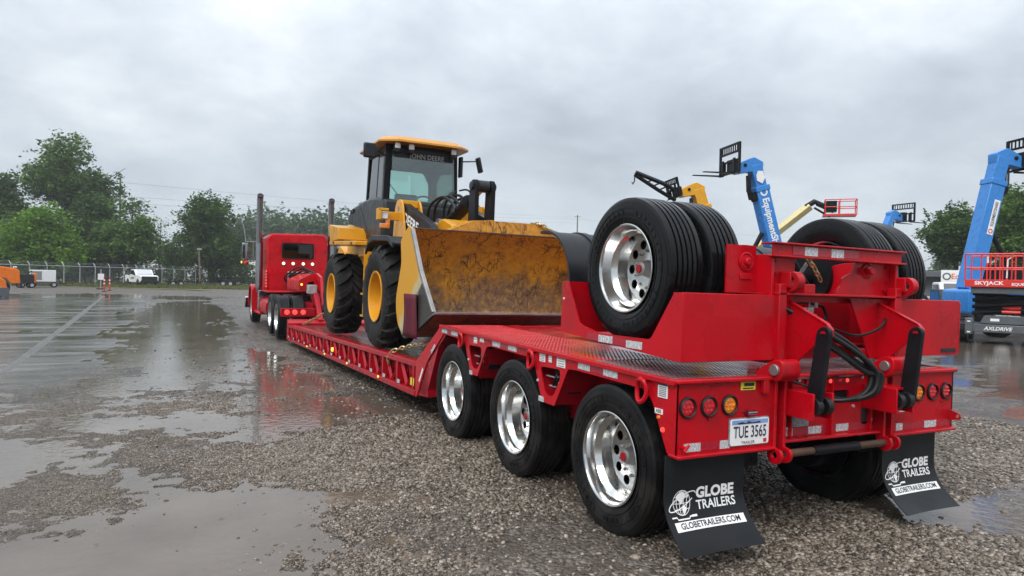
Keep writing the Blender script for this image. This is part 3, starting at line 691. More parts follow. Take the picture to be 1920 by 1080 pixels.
# tie rings along the edge
for y in (3.24, 4.66, 6.13):
    z = dz(y) - .085
    r_ = T.part('tie_ring', MB().tube([(XL - .022 - .012 * math.sin(a) ** 2, y + .045 * math.cos(a), z + .068 * math.sin(a) - .012) for a in [2 * math.pi * k / 20 for k in range(20)]], .0145, 8, closed=True), 'red_paint')
    T.part('ring_bracket', MB().bx(XL - .034, XL, y - .035, y + .035, z + .035, z + .062), 'red_paint', r_, bevel=.008)
# reflective strips and labels on the left side
def tape(y0, y1, m='reflector', dz0=-.042, h=.042, name='reflector_strip', x=None):
    x = XL - .0035 if x is None else x
    mb = MB().add([(x, y, dz(y) + dz0 + k) for (y, k) in ((y0, -h / 2), (y1, -h / 2), (y1, h / 2), (y0, h / 2))] + [(x + .003, y, dz(y) + dz0 + k) for (y, k) in ((y0, -h / 2), (y1, -h / 2), (y1, h / 2), (y0, h / 2))], [(0, 1, 2, 3), (0, 1, 5, 4), (1, 2, 6, 5), (2, 3, 7, 6), (3, 0, 4, 7)])
    return T.part(name, mb, m)
for y0, y1 in ((6.72, 6.56), (6.44, 6.27), (5.43, 5.27), (5.11, 4.95), (3.99, 3.84), (3.68, 3.52)): tape(y0, y1, dz0=-.052)
for y0, y1 in ((6.56, 6.44), (5.27, 5.11), (3.84, 3.68)): tape(y0, y1, 'red_reflector', dz0=-.052)
for (y, z, w_) in ((4.505, .727, .08), (5.90, .745, .07)): T.part('reflector_strip', MB().bx(XL - .004, XL - .001, y - w_ / 2, y + w_ / 2, z - .02, z + .02), 'reflector')
a_ = math.atan2(.35, -.46)
for k, m_ in enumerate(('reflector', 'red_reflector')):
    T.part('reflector_strip', MB().box((XL - .002, 6.98 - .15 * k * math.cos(.655) * -1 + 0.0, .86 - .15 * k * .60), (.003, .14, .04), Matrix.Rotation(-.655, 3, 'X')), m_)
T.part('company_decal', MB().box((XL - .002, 7.36, .52), (.003, .20, .035), Matrix.Rotation(-.93, 3, 'X')), 'white_print')
def label(y, z, w_, h, m='white_print', lines=4, head=None):
    p = T.part('label', MB().bx(XL - .004, XL - .001, y - w_ / 2, y + w_ / 2, z - h / 2, z + h / 2), m)
    mb = MB()
    for k in range(lines):
        zz = z + h * (.22 - .6 * k / max(1, lines - 1)); mb.bx(XL - .0055, XL - .0042, y - w_ * .38, y + w_ * .38, zz - h * .035, zz + h * .035)
    if lines: T.part('print_lines', mb, 'grey_print', p)
    if head: T.part('label_heading', MB().bx(XL - .006, XL - .0042, y - w_ * .48, y + w_ * .48, z + h * .33, z + h * .48), head, p)
label(5.81, 1.075, .075, .085, lines=3); label(5.66, 1.085, .09, .06, 'white_print', 2, 'yellow_label')
label(4.505, 1.055, .085, .085, lines=5, head='red_lens'); label(4.385, 1.045, .045, .05, lines=3); label(4.225, 1.045, .12, .085, lines=4, head='grey_print')
label(3.07, 1.015, .085, .085, lines=6, head='navy_print')
lb = T.part('label', MB().bx(XL - .004, XL - .001, 3.065, 3.135, .875, .905), 'white_print')
T.part('lettering', text_on('ABS', .03, (XL - .0045, 3.10, .89), (0, -1, 0), (0, 0, 1), bold=.0008), 'black_print', lb)
T.part('abs_lamp', MB().lathe([(-.012, 0), (-.012, .008), (0, .012)], (XL, 3.10, .855), 'X', 12), 'amber_lens')
T.part('side_marker', MB().lathe([(-.012, 0), (-.012, .012), (0, .016)], (XL, 3.06, .79), 'X', 12), 'lit_red')
for y_ in (5.97, 4.57): T.part('bolt_head', MB().lathe([(-.008, 0.0001), (-.008, .01), (0, .012)], (XL, y_, .86), 'X', 8), 'reflector')

# --- rear end
HL, HR = 3.27, 4.30                                                  # hinge centres
for x0, x1 in ((XL, 3.225), (4.345, XR)):
    T.part('tail_panel', MB().bx(x0, x1, YR, YR + .012, .665, dz(YR) - .004), 'red_paint')
    T.part('bumper_lip', MB().bx(x0 - .004, x1, YR - .035, YR + .06, .648, .668), 'red_paint', bevel=.006)
    T.part('deck_lip', MB().bx(x0 - .02, x1, YR - .032, YR + .03, dz(YR) - .014, dz(YR) + .012), 'red_paint', bevel=.008)
T.part('centre_panel', MB().prism([(3.335, .69), (4.24, .69), (4.24, 1.075), (3.335, 1.075)], YR + .05, YR + .065, 'Y', (rounded([(3.66, .90), (3.98, .90), (3.98, .97), (3.66, .97)], .03),)), 'red_paint')
T.part('bumper_lip', MB().bx(3.335, 4.24, YR - .005, YR + .10, .672, .690), 'red_paint', bevel=.005)
T.part('deck_lip', MB().bx(3.335, 4.24, YR + .0, YR + .09, 1.075, 1.092), 'red_paint', bevel=.005)
T.part('slot_recess', MB().bx(3.62, 4.02, YR + .066, YR + .25, .87, 1.0), 'black_paint')
for x in (3.385, 4.14): T.part('slot_recess', MB().bx(x - .03, x + .03, YR + .046, YR + .051, .735, .85), 'black_print')
# hinge post pairs with hooked feet
hk = [(2.93, 1.13), (2.93, .66)] + [(2.925 + .055 * math.cos(a), .615 + .055 * math.sin(a)) for a in [rad(140 + 18 * k) for k in range(14)]] + [(2.99, .66), (3.03, .70), (3.03, 1.13)]
for xs in ((3.235, 3.315), (4.255, 4.335)):
    for x in xs:
        T.part('hinge_post', MB().prism(hk, x - .011, x + .011, 'X', (circ((2.925, .615), .022, 12),)), 'red_paint', bevel=.004)
for x in (HL + .005, HR - .005):
    T.part('hinge_lug', MB().prism(rounded([(2.86, 1.19), (2.92, 1.20), (3.08, 1.10), (3.05, 1.06), (2.90, 1.06), (2.855, 1.10)], .05), x - .075, x + .075), 'red_paint', bevel=.006)
    T.part('hinge_pin', MB().cyl((x - .092, 2.915, 1.132), (x + .092, 2.915, 1.132), .035, 20), 'steel', bevel=.004)
T.part('cross_rod', MB().cyl((3.32, 2.925, .615), (4.25, 2.925, .615), .024, 16), 'dark_rust')
T.part('rod_sleeve', MB().cyl((3.56, 2.925, .615), (3.98, 2.925, .615), .0295, 16), 'black_paint')
# lift brackets with rollers
for x0 in (3.345, 4.11):
    T.part('lift_bracket', MB().bx(x0, x0 + .014, 2.755, YR + .05, .845, 1.005).bx(x0 + .165, x0 + .179, 2.755, YR + .05, .845, 1.005).bx(x0 + .013, x0 + .166, 2.82, YR + .05, .985, 1.0).bx(x0 + .013, x0 + .166, 2.82, YR + .05, .85, .862), 'red_paint', bevel=.003)
    rl = MB()
    for q in (.045, .135): rl.cyl((x0 + q - .022, 2.785, .925), (x0 + q + .022, 2.785, .925), .052, 20)
    rl.cyl((x0 + .02, 2.785, .925), (x0 + .16, 2.785, .925), .02, 12)
    T.part('roller', rl, 'rubber')
# lamps: rubber ring and ribbed LED lens
ring_me = mesh('lamp_ring', MB().lathe([(-.012, .047), (-.018, .054), (-.012, .061), (.0, .062)], axis='Y', seg=28), 'rubber')
lens = MB().lathe([(-.006, 0.0001), (-.008, .03), (-.004, .047)], axis='Y', seg=24)
for (a, r_) in [(0, 0)] + [(k * math.pi / 3, .028) for k in range(6)]: lens.lathe([(-.016, .0001), (-.0135, .006), (-.006, .0095)], (r_ * math.cos(a), 0, r_ * math.sin(a)), 'Y', 8)
lens_r = mesh('lens', lens, 'red_lens'); lens_a = mesh('lens', lens, 'amber_lens')
for x, l_ in ((2.562, lens_r), (2.718, lens_r), (2.876, lens_a), (4.634, lens_a), (4.79, lens_r), (4.944, lens_r)):
    q = T.use('tail_lamp', ring_me, loc=(x, YR, .932), label='amber turn lamp' if l_ is lens_a else 'red tail lamp')
    T.use('lens', l_, q)
bar = T.part('marker_bar', MB().bx(3.56, 3.98, YR + .036, YR + .05, 1.02, 1.052), 'dark_red_paint')
for x, m_ in ((3.60, 'lit_red'), (3.69, 'red_lens'), (3.78, 'lit_red'), (3.87, 'red_lens'), (3.94, 'lit_red')):
    T.part('marker_lens', MB().lathe([(-.010, .0001), (-.008, .011), (0, .015)], (x, YR + .036, 1.036), 'Y', 12), m_, bar)
# licence plate
pl = T.part('licence_plate', MB().prism(rounded([(2.882, .692), (3.188, .692), (3.188, .846), (2.882, .846)], .015), YR - .012, YR - .008, 'Y'), 'white_print')
T.part('plate_border', MB().prism(rounded([(2.876, .686), (3.194, .686), (3.194, .852), (2.876, .852)], .018), YR - .008, YR - .001, 'Y'), 'grey_print', pl)
PX, PZ = (1, 0, 0), (0, 0, 1)
mat('plate_blue', (0.22, 0.34, 0.62), 0.4, var=0.15)
T.part('plate_band', MB().bx(2.892, 3.178, YR - .0135, YR - .0122, .815, .840), 'plate_blue', pl)
T.part('plate_emblem', MB().prism([(2.93, .822), (2.97, .829), (3.0, .82), (3.02, .832), (3.05, .822), (3.11, .828), (3.12, .819), (2.95, .816)], YR - .015, YR - .0137, 'Y'), 'navy_print', pl)
T.part('lettering', text_on('TUE 3565', .098, (3.035, YR - .0142, .766), PX, PZ, width=.262, bold=.001), 'navy_print', pl)
T.part('lettering', text_on('TRAILER', .024, (3.02, YR - .0142, .706), PX, PZ, width=.11), 'navy_print', pl)
T.part('plate_sticker', MB().bx(3.145, 3.170, YR - .0145, YR - .0124, .70, .722), 'red_lens', pl)
T.part('plate_lamp', MB().cyl((2.99, YR - .03, .885), (3.06, YR - .03, .885), .012, 10).cyl((3.0, YR, .885), (3.0, YR - .03, .885), .012, 8), 'chrome')
yl = T.part('label', MB().bx(2.96, 3.075, YR - .004, YR - .001, 1.015, 1.07), 'yellow_label')
T.part('print_lines', MB().bx(2.985, 3.065, YR - .006, YR - .0042, 1.038, 1.058).bx(2.975, 3.06, YR - .006, YR - .0042, 1.022, 1.029), 'black_print', yl)
for x0, x1 in ((2.545, 2.665), (2.81, 2.885), (4.40, 4.47), (4.71, 4.845)): T.part('reflector_strip', MB().bx(x0, x1, YR - .004, YR - .001, .680, .728), 'reflector')
for x0, x1 in ((2.665, 2.81), (4.47, 4.71), (4.845, 4.99)): T.part('reflector_strip', MB().bx(x0, x1, YR - .004, YR - .001, .680, .728), 'red_reflector')
for x0, x1, m_ in ((3.345, 3.46, 'reflector'), (3.46, 3.60, 'red_reflector'), (3.60, 3.72, 'reflector'), (3.72, 3.86, 'red_reflector'), (3.86, 3.98, 'reflector'), (3.98, 4.12, 'red_reflector'), (4.12, 4.23, 'red_reflector')):
    T.part('reflector_strip', MB().bx(x0, x1, YR + .046, YR + .049, .700, .748), m_)
T.part('maker_plate', MB().bx(3.45, 3.60, YR + .045, YR + .049, .755, .86), 'grey_print')
wl = T.part('label', MB().bx(4.355, 4.50, YR - .004, YR - .001, .80, .845), 'red_lens')
T.part('label', MB().bx(4.43, 4.545, YR - .006, YR - .0045, .808, .84), 'white_print', wl)
T.part('lettering', text_on('coated', .04, (4.485, YR - .0068, .826), PX, PZ, width=.10, shear=.2), 'navy_print', wl)
T.part('tee_handle', MB().cyl((2.53, YR, .71), (2.53, YR - .04, .71), .012, 8).cyl((2.515, YR - .04, .695), (2.55, YR - .04, .73), .008, 8), 'red_paint')
T.part('tow_eye', MB().prism(rounded([(2.865, .735), (2.95, .715), (2.95, .80), (2.87, .775)], .02), 4.99, 5.005, 'X', (circ((2.888, .757), .012, 10),)), 'red_paint')
T.part('square_stub', MB().bx(3.12, 3.165, YR - .03, YR, .99, 1.075), 'red_paint', bevel=.004)
# mudflaps: hang straight, then kick back at the foot
def flap_at(x0, w, s, t, o=0.0):
    """s 0..1 across, t 0..1 down"""
    k = max(0, (t - .45) / .55)
    return (x0 + s * w, 3.0 - .195 * k ** 1.7 - o + .015 * math.sin(3.1 * s) * t, .655 - .555 * t + .045 * k ** 2)
def flap_mesh(x0, w):
    mb = MB(); nS, nT = 10, 22
    for o in (0, -.009):
        for j in range(nT + 1):
            for i in range(nS + 1): mb.v.append(Vector(flap_at(x0, w, i / nS, j / nT, o)))
    m_ = (nS + 1) * (nT + 1)
    for j in range(nT):
        for i in range(nS):
            a = j * (nS + 1) + i; q = (a, a + 1, a + nS + 2, a + nS + 1); mb.f += [q, tuple(m_ + v for v in reversed(q))]
    for j in range(nT):
        for e_ in (0, nS): a = j * (nS + 1) + e_; mb.f.append((a, a + nS + 1, a + nS + 1 + m_, a + m_))
    for e_ in (0, nT):
        for i in range(nS): a = e_ * (nS + 1) + i; mb.f.append((a, a + 1, a + 1 + m_, a + m_))
    return mb
def ribbon(pts, w, closed=False):
    mb = MB(); n = len(pts)
    for i, p in enumerate(pts):
        a = Vector(pts[(i + 1) % n] if closed or i < n - 1 else p); b = Vector(pts[i - 1] if closed or i else p); d_ = a - b; d_.normalize()
        nrm = Vector((-d_.y, d_.x)) * w / 2; mb.v += [Vector((p[0] + nrm.x, p[1] + nrm.y, 0)), Vector((p[0] - nrm.x, p[1] - nrm.y, 0))]
    for i in range(n if closed else n - 1):
        j = (i + 1) % n; mb.f.append((2 * i, 2 * i + 1, 2 * j + 1, 2 * j))
    return mb
def globe_logo():
    """a globe with an orbit ring and a hose tail, about 1 unit wide round the origin"""
    mb = MB()
    def ell(cx, cy, rx, ry, rot=0, n=36, a0=0, a1=2 * math.pi):
        return [(cx + rx * math.cos(a) * math.cos(rot) - ry * math.sin(a) * math.sin(rot), cy + rx * math.cos(a) * math.sin(rot) + ry * math.sin(a) * math.cos(rot)) for a in [a0 + (a1 - a0) * k / n for k in range(n)]]
    for rx in (.36, .22, .08): r_ = ribbon(ell(0, 0, rx, .40, -.15), .022, True); mb.add(r_.v, r_.f)
    for y in (-.2, 0, .2):
        h = .36 * math.sqrt(1 - (y / .4) ** 2); r_ = ribbon([(-h + 2 * h * k / 8, y - .03 * math.cos(k / 8 * math.pi - math.pi / 2)) for k in range(9)], .02); mb.add(r_.v, r_.f)
    for poly in ([(-.16, .30), (.02, .36), (.16, .28), (.20, .16), (.08, .10), (.04, -.02), (-.05, -.06), (-.12, .06), (-.22, .12), (-.24, .22)], [(.02, -.10), (.16, -.14), (.18, -.24), (.10, -.33), (.04, -.36), (.0, -.22)], [(.22, .30), (.30, .20), (.26, .12), (.22, .18)]):
        mb.add([(a, b, 0) for a, b in poly], [tuple(range(len(poly)))])
    r_ = ribbon(ell(.02, .04, .62, .17, .42, 48, -.2, 5.6), .035); mb.add(r_.v, r_.f)
    r_ = ribbon([(-.50, -.44), (-.30, -.44), (-.26, -.52), (.22, -.52), (.26, -.46), (.50, -.46)], .045); mb.add(r_.v, r_.f)
    mb.add([(.34, -.49, 0), (.56, -.49, 0), (.56, -.42, 0), (.34, -.42, 0)], [(0, 1, 2, 3)])
    return mb
def on_flap(mb, x0, w, s0, t0, k):
    """map drawing units (metres) onto the flap: origin at (s0, t0)"""
    return mb.mapped(lambda q: flap_at(x0, w, s0 + q.x * k / w, t0 - q.y * k / .56, .0025))
for x0, w_ in ((2.462, .60), (4.345, .58)):
    fl = T.part('mudflap', flap_mesh(x0, w_), 'flap_rubber', angle=60)
    T.part('globe_logo', on_flap(globe_logo(), x0, w_, .205, .50, .175), 'white_print', fl)
    T.part('lettering', on_flap(text_mb('GLOBE', 1, bold=.045, width=3.35), x0, w_, .625, .425, .086), 'white_print', fl)
    T.part('lettering', on_flap(text_mb('TRAILERS', 1, width=4.1, bold=.02), x0, w_, .630, .550, .072), 'white_print', fl)
    st = MB()
    for j in range(3):
        for i in range(13): st.v.append(Vector(flap_at(x0, w_, .07 + .86 * i / 12, .685 + .045 * j, .002)))
    for j in range(2):
        for i in range(12): a = j * 13 + i; st.f.append((a, a + 1, a + 14, a + 13))
    T.part('web_strip', st, 'white_print', fl)
    T.part('lettering', on_flap(text_mb('GLOBETRAILERS.COM', 1, width=9.6, bold=.02), x0, w_, .5, .728, .046).mapped(lambda q: (q.x, q.y - .0015, q.z)), 'black_print', fl)

# --- lower well deck: a truss side beam on each side and planks between, drawn straight and then set to the deck's line
def bend(q):
    k = max(0.0, q.y - 7.56); return (q.x - .0285 * k, q.y, q.z - .0190 * k * (1 - .35 * max(0, min(1, (.66 - q.z) / .41))))
Y0, Y1 = 7.56, 16.15
for x0, x1 in ((XL, XL + .16), (XR - .16, XR)):
    T.part('top_chord', MB().add([(a, y, z) for y in (Y0, Y1) for (a, z) in ((x0, .585), (x1, .585), (x1, .655), (x0, .655))], [(0, 1, 2, 3), (7, 6, 5, 4), (0, 4, 5, 1), (1, 5, 6, 2), (2, 6, 7, 3), (3, 7, 4, 0)]).mapped(bend), 'dark_red_paint', bevel=.008)
    T.part('bottom_chord', MB().add([(a, y, z) for y in (Y0, Y1) for (a, z) in ((x0 - .01, .245), (x1, .245), (x1, .315), (x0 - .01, .315))], [(0, 1, 2, 3), (7, 6, 5, 4), (0, 4, 5, 1), (1, 5, 6, 2), (2, 6, 7, 3), (3, 7, 4, 0)]).mapped(bend), 'dark_red_paint', bevel=.006)
    xw = x0 + .03
    NB = 14; st_ = (Y1 - Y0 - .12) / NB
    for k in range(NB):
        ya = Y0 + .08 + k * st_; yb = ya + st_; ym = (ya + yb) / 2
        pn = [(ya, .585), (yb, .585), (yb, .315), (ya, .315)]
        holes = [rounded([(ya + .09, .555), (ym + .02, .555), (ym - .06, .44)], .02), rounded([(ym + .04, .36), (ym + .20, .36), (ym + .12, .52)], .02)]
        T.part('truss_panel', MB().prism(pn, xw + .055, xw + .067, 'X', holes).mapped(bend), 'dark_red_paint')
        dgn = MB()
        for (p0, p1) in (((ya + .03, .585), (ym + .02, .315)), ((ym + .02, .315), (yb - .06, .585))):
            dgn.tube([(xw + .02, p0[0], p0[1]), (xw + .02, p1[0], p1[1])], .028, 4)
        T.part('truss_web', dgn.mapped(bend), 'dark_red_paint')
        T.part('stake_pocket', MB().bx(x0 - .006, xw + .055, ya - .025, ya + .025, .315, .585).mapped(bend), 'dark_red_paint', bevel=.005)
        if x0 < 3: T.part('reflector_strip', MB().bx(x0 - .012, x0 - .0085, ym + .16, ym + .26, .325, .372).mapped(lambda q: bend(Vector((q.x, q.y, q.z)))), 'reflector')
for k, y in enumerate((9.0, 10.7, 12.3, 13.9)):
    T.part('side_marker', MB().lathe([(-.016, .0001), (-.012, .014), (0, .018)], (XL - .01, y, .30), 'X', 12).mapped(bend), 'lit_amber')
T.part('side_marker', MB().lathe([(-.03, .0001), (-.026, .034), (0, .042)], (XL - .005, 11.7, .44), 'X', 16).mapped(bend), 'lit_amber')
T.part('label', MB().bx(XL - .006, XL - .001, 7.60, 7.72, .36, .45).mapped(bend), 'yellow_label')
for k in range(9):
    x0 = XL + .19 + k * .242
    m_ = 'plank' if k not in (4,) else 'dark_red_paint'
    T.part('plank', MB().add([(a, y, z) for y in (Y0 + .02, Y1 - .1) for (a, z) in ((x0, .60), (x0 + .232, .60), (x0 + .232, .642), (x0, .642))], [(0, 1, 2, 3), (7, 6, 5, 4), (0, 4, 5, 1), (1, 5, 6, 2), (2, 6, 7, 3), (3, 7, 4, 0)]).mapped(bend), m_, bevel=.004)
cb = MB()
for k in range(9): cb.bx(XL + .16, XR - .16, 7.8 + k, 7.9 + k, .40, .595)
T.part('cross_member', cb.mapped(bend), 'dark_red_paint')
T.part('front_sill', MB().prism([(16.15, .245), (16.15, .70), (16.30, .78), (16.36, .78), (16.36, .25)], XL + .0, XR).mapped(bend), 'dark_red_paint', bevel=.008)
rsr = MB().prism([(6.80, 1.13), (7.52, .62), (7.56, .30), (7.2, .30), (6.78, 1.0)], XL + .012, XR - .012)
T.part('neck_riser', rsr, 'dark_red_paint')
# gooseneck over the tractor frame
gn = [(16.2, .35), (16.2, .62), (16.9, 1.20), (17.3, 1.42), (19.6, 1.45), (19.9, 1.40), (19.9, 1.25), (17.5, 1.20), (16.85, .70), (16.6, .35)]
for x in (2.92, 3.62): T.part('neck_beam', MB().prism(gn, x, x + .12), 'dark_red_paint', bevel=.01)
T.part('neck_head', MB().prism(rounded([(2.64, 1.53), (2.95, 1.70), (3.75, 1.70), (3.98, 1.53), (3.98, 1.26), (2.64, 1.26)], .03), 17.4, 19.4, 'Y', (rounded([(2.80, 1.33), (3.0, 1.33), (3.0, 1.52), (2.86, 1.48)], .02),)), 'red_paint', bevel=.01)
T.part('neck_marker', MB().lathe([(-.02, .0001), (-.015, .025), (0, .03)], (2.70, 17.4, 1.42), 'Y', 12), 'lit_amber')
T.part('neck_arm', MB().prism([(16.4, .95), (16.9, 1.62), (17.5, 1.72), (17.5, 1.58), (17.0, 1.48), (16.55, .9)], 3.05, 3.12).prism([(16.4, .95), (16.9, 1.62), (17.5, 1.72), (17.5, 1.58), (17.0, 1.48), (16.55, .9)], 3.3, 3.37), 'red_paint', bevel=.006)
T.part('lift_cylinder', MB().cyl((3.2, 16.5, .8), (3.2, 18.0, 1.35), .075, 14).cyl((3.2, 18.0, 1.35), (3.2, 18.6, 1.5), .04, 12), 'steel')
T.part('toolbox', MB().bx(2.80, 3.0, 16.95, 17.25, 1.2, 1.42), 'galvanised', bevel=.01)
T.part('warning_label', MB().bx(3.13, 3.29, 16.75, 16.76, 1.30, 1.45), 'white_print')
# ---------------------------------------------------------------- fourth axle, folded over onto the rear deck
B = Thing('folded_axle_unit', 'red flip axle with two pairs of black tyres, folded upside down onto the trailer deck', 'axle unit', (3.93, 3.7, 1.15), tilt=True)
BL, BR, BY = 2.595, 5.275, 3.055
sp = [(BY, 1.582), (3.132, 1.582), (3.345, 1.283), (3.905, 1.276), (4.17, 1.325), (4.335, 1.605), (4.345, 1.632), (4.425, 1.636), (4.438, 1.246), (3.744, 1.212), (BY, 1.172)]
for x0, x1 in ((BL, BL + .012), (BR - .012, BR)):
    B.part('side_plate', MB().prism(rounded(sp, .03, 3), x0, x1), 'red_paint')
for x0, x1 in ((BL + .012, 3.40), (4.56, BR - .012)):
    B.part('rear_plate', MB().bx(x0 - .011, x1, BY + .001, BY + .013, 1.173, 1.582), 'red_paint', bevel=.004)
    B.part('front_plate', MB().bx(x0, x1 - .1, 4.37, 4.38, 1.25, 1.632), 'red_paint')
    B.part('floor_plate', MB().bx(x0, x1, 3.07, 4.37, 1.205, 1.215), 'dark_red_paint')
    B.part('top_flange', MB().bx(x0, x1, BY + .013, BY + .10, 1.570, 1.581), 'red_paint')
for x, s in ((BL - .0035, -1),):
    for y0, y1, z, m_ in ((3.914, 3.744, 1.243, 'reflector'), (3.744, 3.59, 1.240, 'red_reflector'), (3.59, 3.423, 1.234, 'reflector'), (4.06, 3.914, 1.247, 'red_reflector')):
        B.part('reflector_strip', MB().bx(x, x + .003, y0, y1, z - .024, z + .024), m_)
B.part('bolt_head', MB().lathe([(-.01, .0001), (-.006, .01), (0, .012)], (BL, 4.40, 1.50), 'X', 8), 'reflector')
B.part('label', MB().bx(5.05, 5.23, BY - .003, BY, 1.195, 1.225), 'black_print')
dual(B, WMC, 2.70, 3.785, 1.732); dual(B, WMC, 5.25, 3.785, 1.732, 1)
B.part('axle', MB().cyl((3.2, 3.785, 1.732), (4.8, 3.785, 1.732), .068, 14), 'black_paint')
# centre frame
for x in (3.325, 4.535):
    B.part('frame_rail', MB().prism(rounded([(3.07, 1.15), (3.07, 1.84), (3.5, 1.84), (4.3, 1.66), (4.42, 1.60), (4.42, 1.25), (3.3, 1.15)], .03), x - .012, x + .012), 'red_paint', bevel=.003)
B.part('cross_beam', MB().bx(3.30, 4.56, BY, BY + .012, 1.835, 1.905).bx(3.29, 4.575, BY - .03, BY + .09, 1.905, 1.916).bx(3.29, 4.575, BY - .03, BY + .03, 1.824, 1.835), 'red_paint', bevel=.003)
for x0, x1, m_ in ((3.47, 3.58, 'red_reflector'), (3.58, 3.70, 'reflector'), (3.70, 3.83, 'red_reflector'), (3.83, 3.95, 'reflector'), (3.95, 4.10, 'red_reflector')):
    B.part('reflector_strip', MB().bx(x0, x1, BY - .004, BY - .001, 1.842, 1.897), m_)
B.part('upper_web', MB().prism([(3.10, 1.595), (3.32, 1.595), (3.32, 1.83), (3.55, 1.83), (3.55, 1.60), (3.56, 1.595), (3.56, 1.59), (3.1, 1.59)], 3.10, 3.112, 'Y'), 'red_paint')
B.part('side_web', MB().bx(3.06, 3.31, 3.20, 3.212, 1.59, 1.895), 'red_paint')
B.part('pivot_boss', MB().lathe([(-.035, .0001), (-.035, .02), (-.03, .025), (-.012, .028), (-.01, .045), (0, .05)], (3.22, 3.20, 1.79), 'Y', 20).torus((3.22, 3.195, 1.79), .055, .007, 'Y', 20, 6), 'red_paint')
B.part('boss_plate', MB().bx(3.17, 3.27, 3.19, 3.2, 1.675, 1.715), 'red_paint', bevel=.004)
cutp = [(3.98, 1.60), (3.99, 1.635), (4.02, 1.66), (4.03, 1.71), (4.08, 1.735), (4.13, 1.75), (4.16, 1.83), (4.53, 1.83), (4.53, 1.60)]
B.part('upper_web', MB().prism(cutp, 3.12, 3.132, 'Y'), 'red_paint')
B.part('pivot_boss', MB().lathe([(-.06, .0001), (-.06, .022), (-.055, .026), (-.012, .028), (-.01, .045), (0, .05)], (4.27, 3.12, 1.77), 'Y', 20).torus((4.28, 3.115, 1.77), .05, .006, 'Y', 20, 6), 'red_paint')
B.part('middle_beam', MB().bx(3.34, 4.53, 3.03, 3.16, 1.585, 1.60).bx(3.34, 4.53, 3.14, 3.152, 1.54, 1.585), 'red_paint', bevel=.003)
B.part('recess_plate', MB().bx(3.34, 4.52, 3.42, 3.43, 1.16, 1.58), 'dark_red_paint')
B.part('flank_plate', MB().prism([(4.08, 1.575), (4.53, 1.575), (4.53, 1.16), (4.30, 1.16)], 3.09, 3.102, 'Y'), 'red_paint')
B.part('flank_plate', MB().prism([(3.34, 1.575), (3.50, 1.575), (3.50, 1.16), (3.34, 1.16)], 3.085, 3.097, 'Y', (rounded([(3.385, 1.50), (3.42, 1.50), (3.42, 1.20), (3.385, 1.20)], .012),)), 'red_paint')
for x in (3.50, 4.38):
    B.part('gusset', MB().prism(rounded([(3.09, 1.545), (2.80, 1.415), (2.765, 1.375), (2.78, 1.33), (2.86, 1.30), (2.97, 1.20), (3.02, 1.155), (3.09, 1.15)], .02, 3), x - .009, x + .009, 'X'), 'red_paint', bevel=.002)
    B.part('gusset_rim', MB().prism([(3.09, 1.553), (2.80, 1.423), (2.765, 1.383), (2.765, 1.375), (2.80, 1.415), (3.09, 1.545)], x - .016, x + .016), 'red_paint')
    lk = MB()
    for q in (-.028, ):
        lk.prism([(2.79 + .047 * math.cos(a), 1.355 + .047 * math.sin(a)) for a in [rad(-10 + 20 * k) for k in range(11)]] + [(2.745, .93), (2.79, .89), (2.845, .95)], x - .046, x - .014, 'X').mapped(lambda q: (q.x - .15 * (1.40 - q.z), q.y, q.z))
    li = B.part('lift_link', lk, 'black_paint', bevel=.003)
    B.part('link_pin', MB().cyl((x - .052, 2.79, 1.355), (x + .02, 2.79, 1.355), .021, 16), 'red_paint', li)
for x in (3.455, 4.585):
    B.part('pin_lug', MB().prism([(3.02 + .062 * math.cos(a), 1.672 + .062 * math.sin(a)) for a in [rad(90 + 18 * k) for k in range(11)]] + [(3.06, 1.57), (3.12, 1.49), (3.12, 1.734)], x - .03, x + .03, 'X', (circ((3.02, 1.672), .030, 16),)), 'red_paint', bevel=.004)
    B.part('lug_block', MB().bx(x - .045, x - .03, 3.01, 3.09, 1.63, 1.73), 'red_paint', bevel=.005)
    B.part('corner_post', MB().bx(x - .11, x - .045, 3.03, 3.1, 1.16, 1.655), 'red_paint', bevel=.006)
B.part('air_chamber', MB().lathe([(-.14, .0001), (-.14, .09), (-.11, .115), (.06, .118), (.09, .10), (.13, .09), (.13, .0001)], (3.66, 3.48, 1.70), 'Y', 24), 'black_plastic')
B.part('chamber_band', MB().torus((3.60, 3.40, 1.72), .118, .012, 'Y', 28, 6), 'tan_hose')
B.part('shock_absorber', MB().cyl((3.70, 3.30, 1.86), (3.93, 3.30, 1.60), .034, 14), 'black_paint')
B.part('printed_tag', MB().box((3.80, 3.262, 1.745), (.03, .003, .16), Matrix.Rotation(.72, 3, 'Y') ), 'grey_print')
B.part('air_fitting', MB().cyl((3.58, 3.28, 1.70), (3.63, 3.28, 1.725), .012, 8).cyl((3.63, 3.28, 1.725), (3.66, 3.28, 1.715), .016, 6), 'galvanised')
B.part('air_hose', MB().tube([(3.42, 3.25, 1.58), (3.45, 3.26, 1.64), (3.50, 3.27, 1.675), (3.58, 3.28, 1.70)], .013, 8), 'rubber')
B.part('air_hose', MB().tube([(3.36, 3.3, 1.535), (3.6, 3.28, 1.52), (3.78, 3.28, 1.535), (3.92, 3.30, 1.54)], .014, 8), 'rubber')
B.part('air_hose', MB().tube([(3.98, 3.32, 1.53), (4.10, 3.32, 1.51), (4.14, 3.32, 1.44), (4.09, 3.32, 1.37), (3.98, 3.32, 1.36)], .012, 8), 'rubber')
vv = MB().bx(3.86, 3.99, 3.28, 3.38, 1.435, 1.455)
for x in (3.875, 3.905, 3.945, 3.975): vv.cyl((x, 3.31, 1.455), (x, 3.31, 1.50), .013, 8)
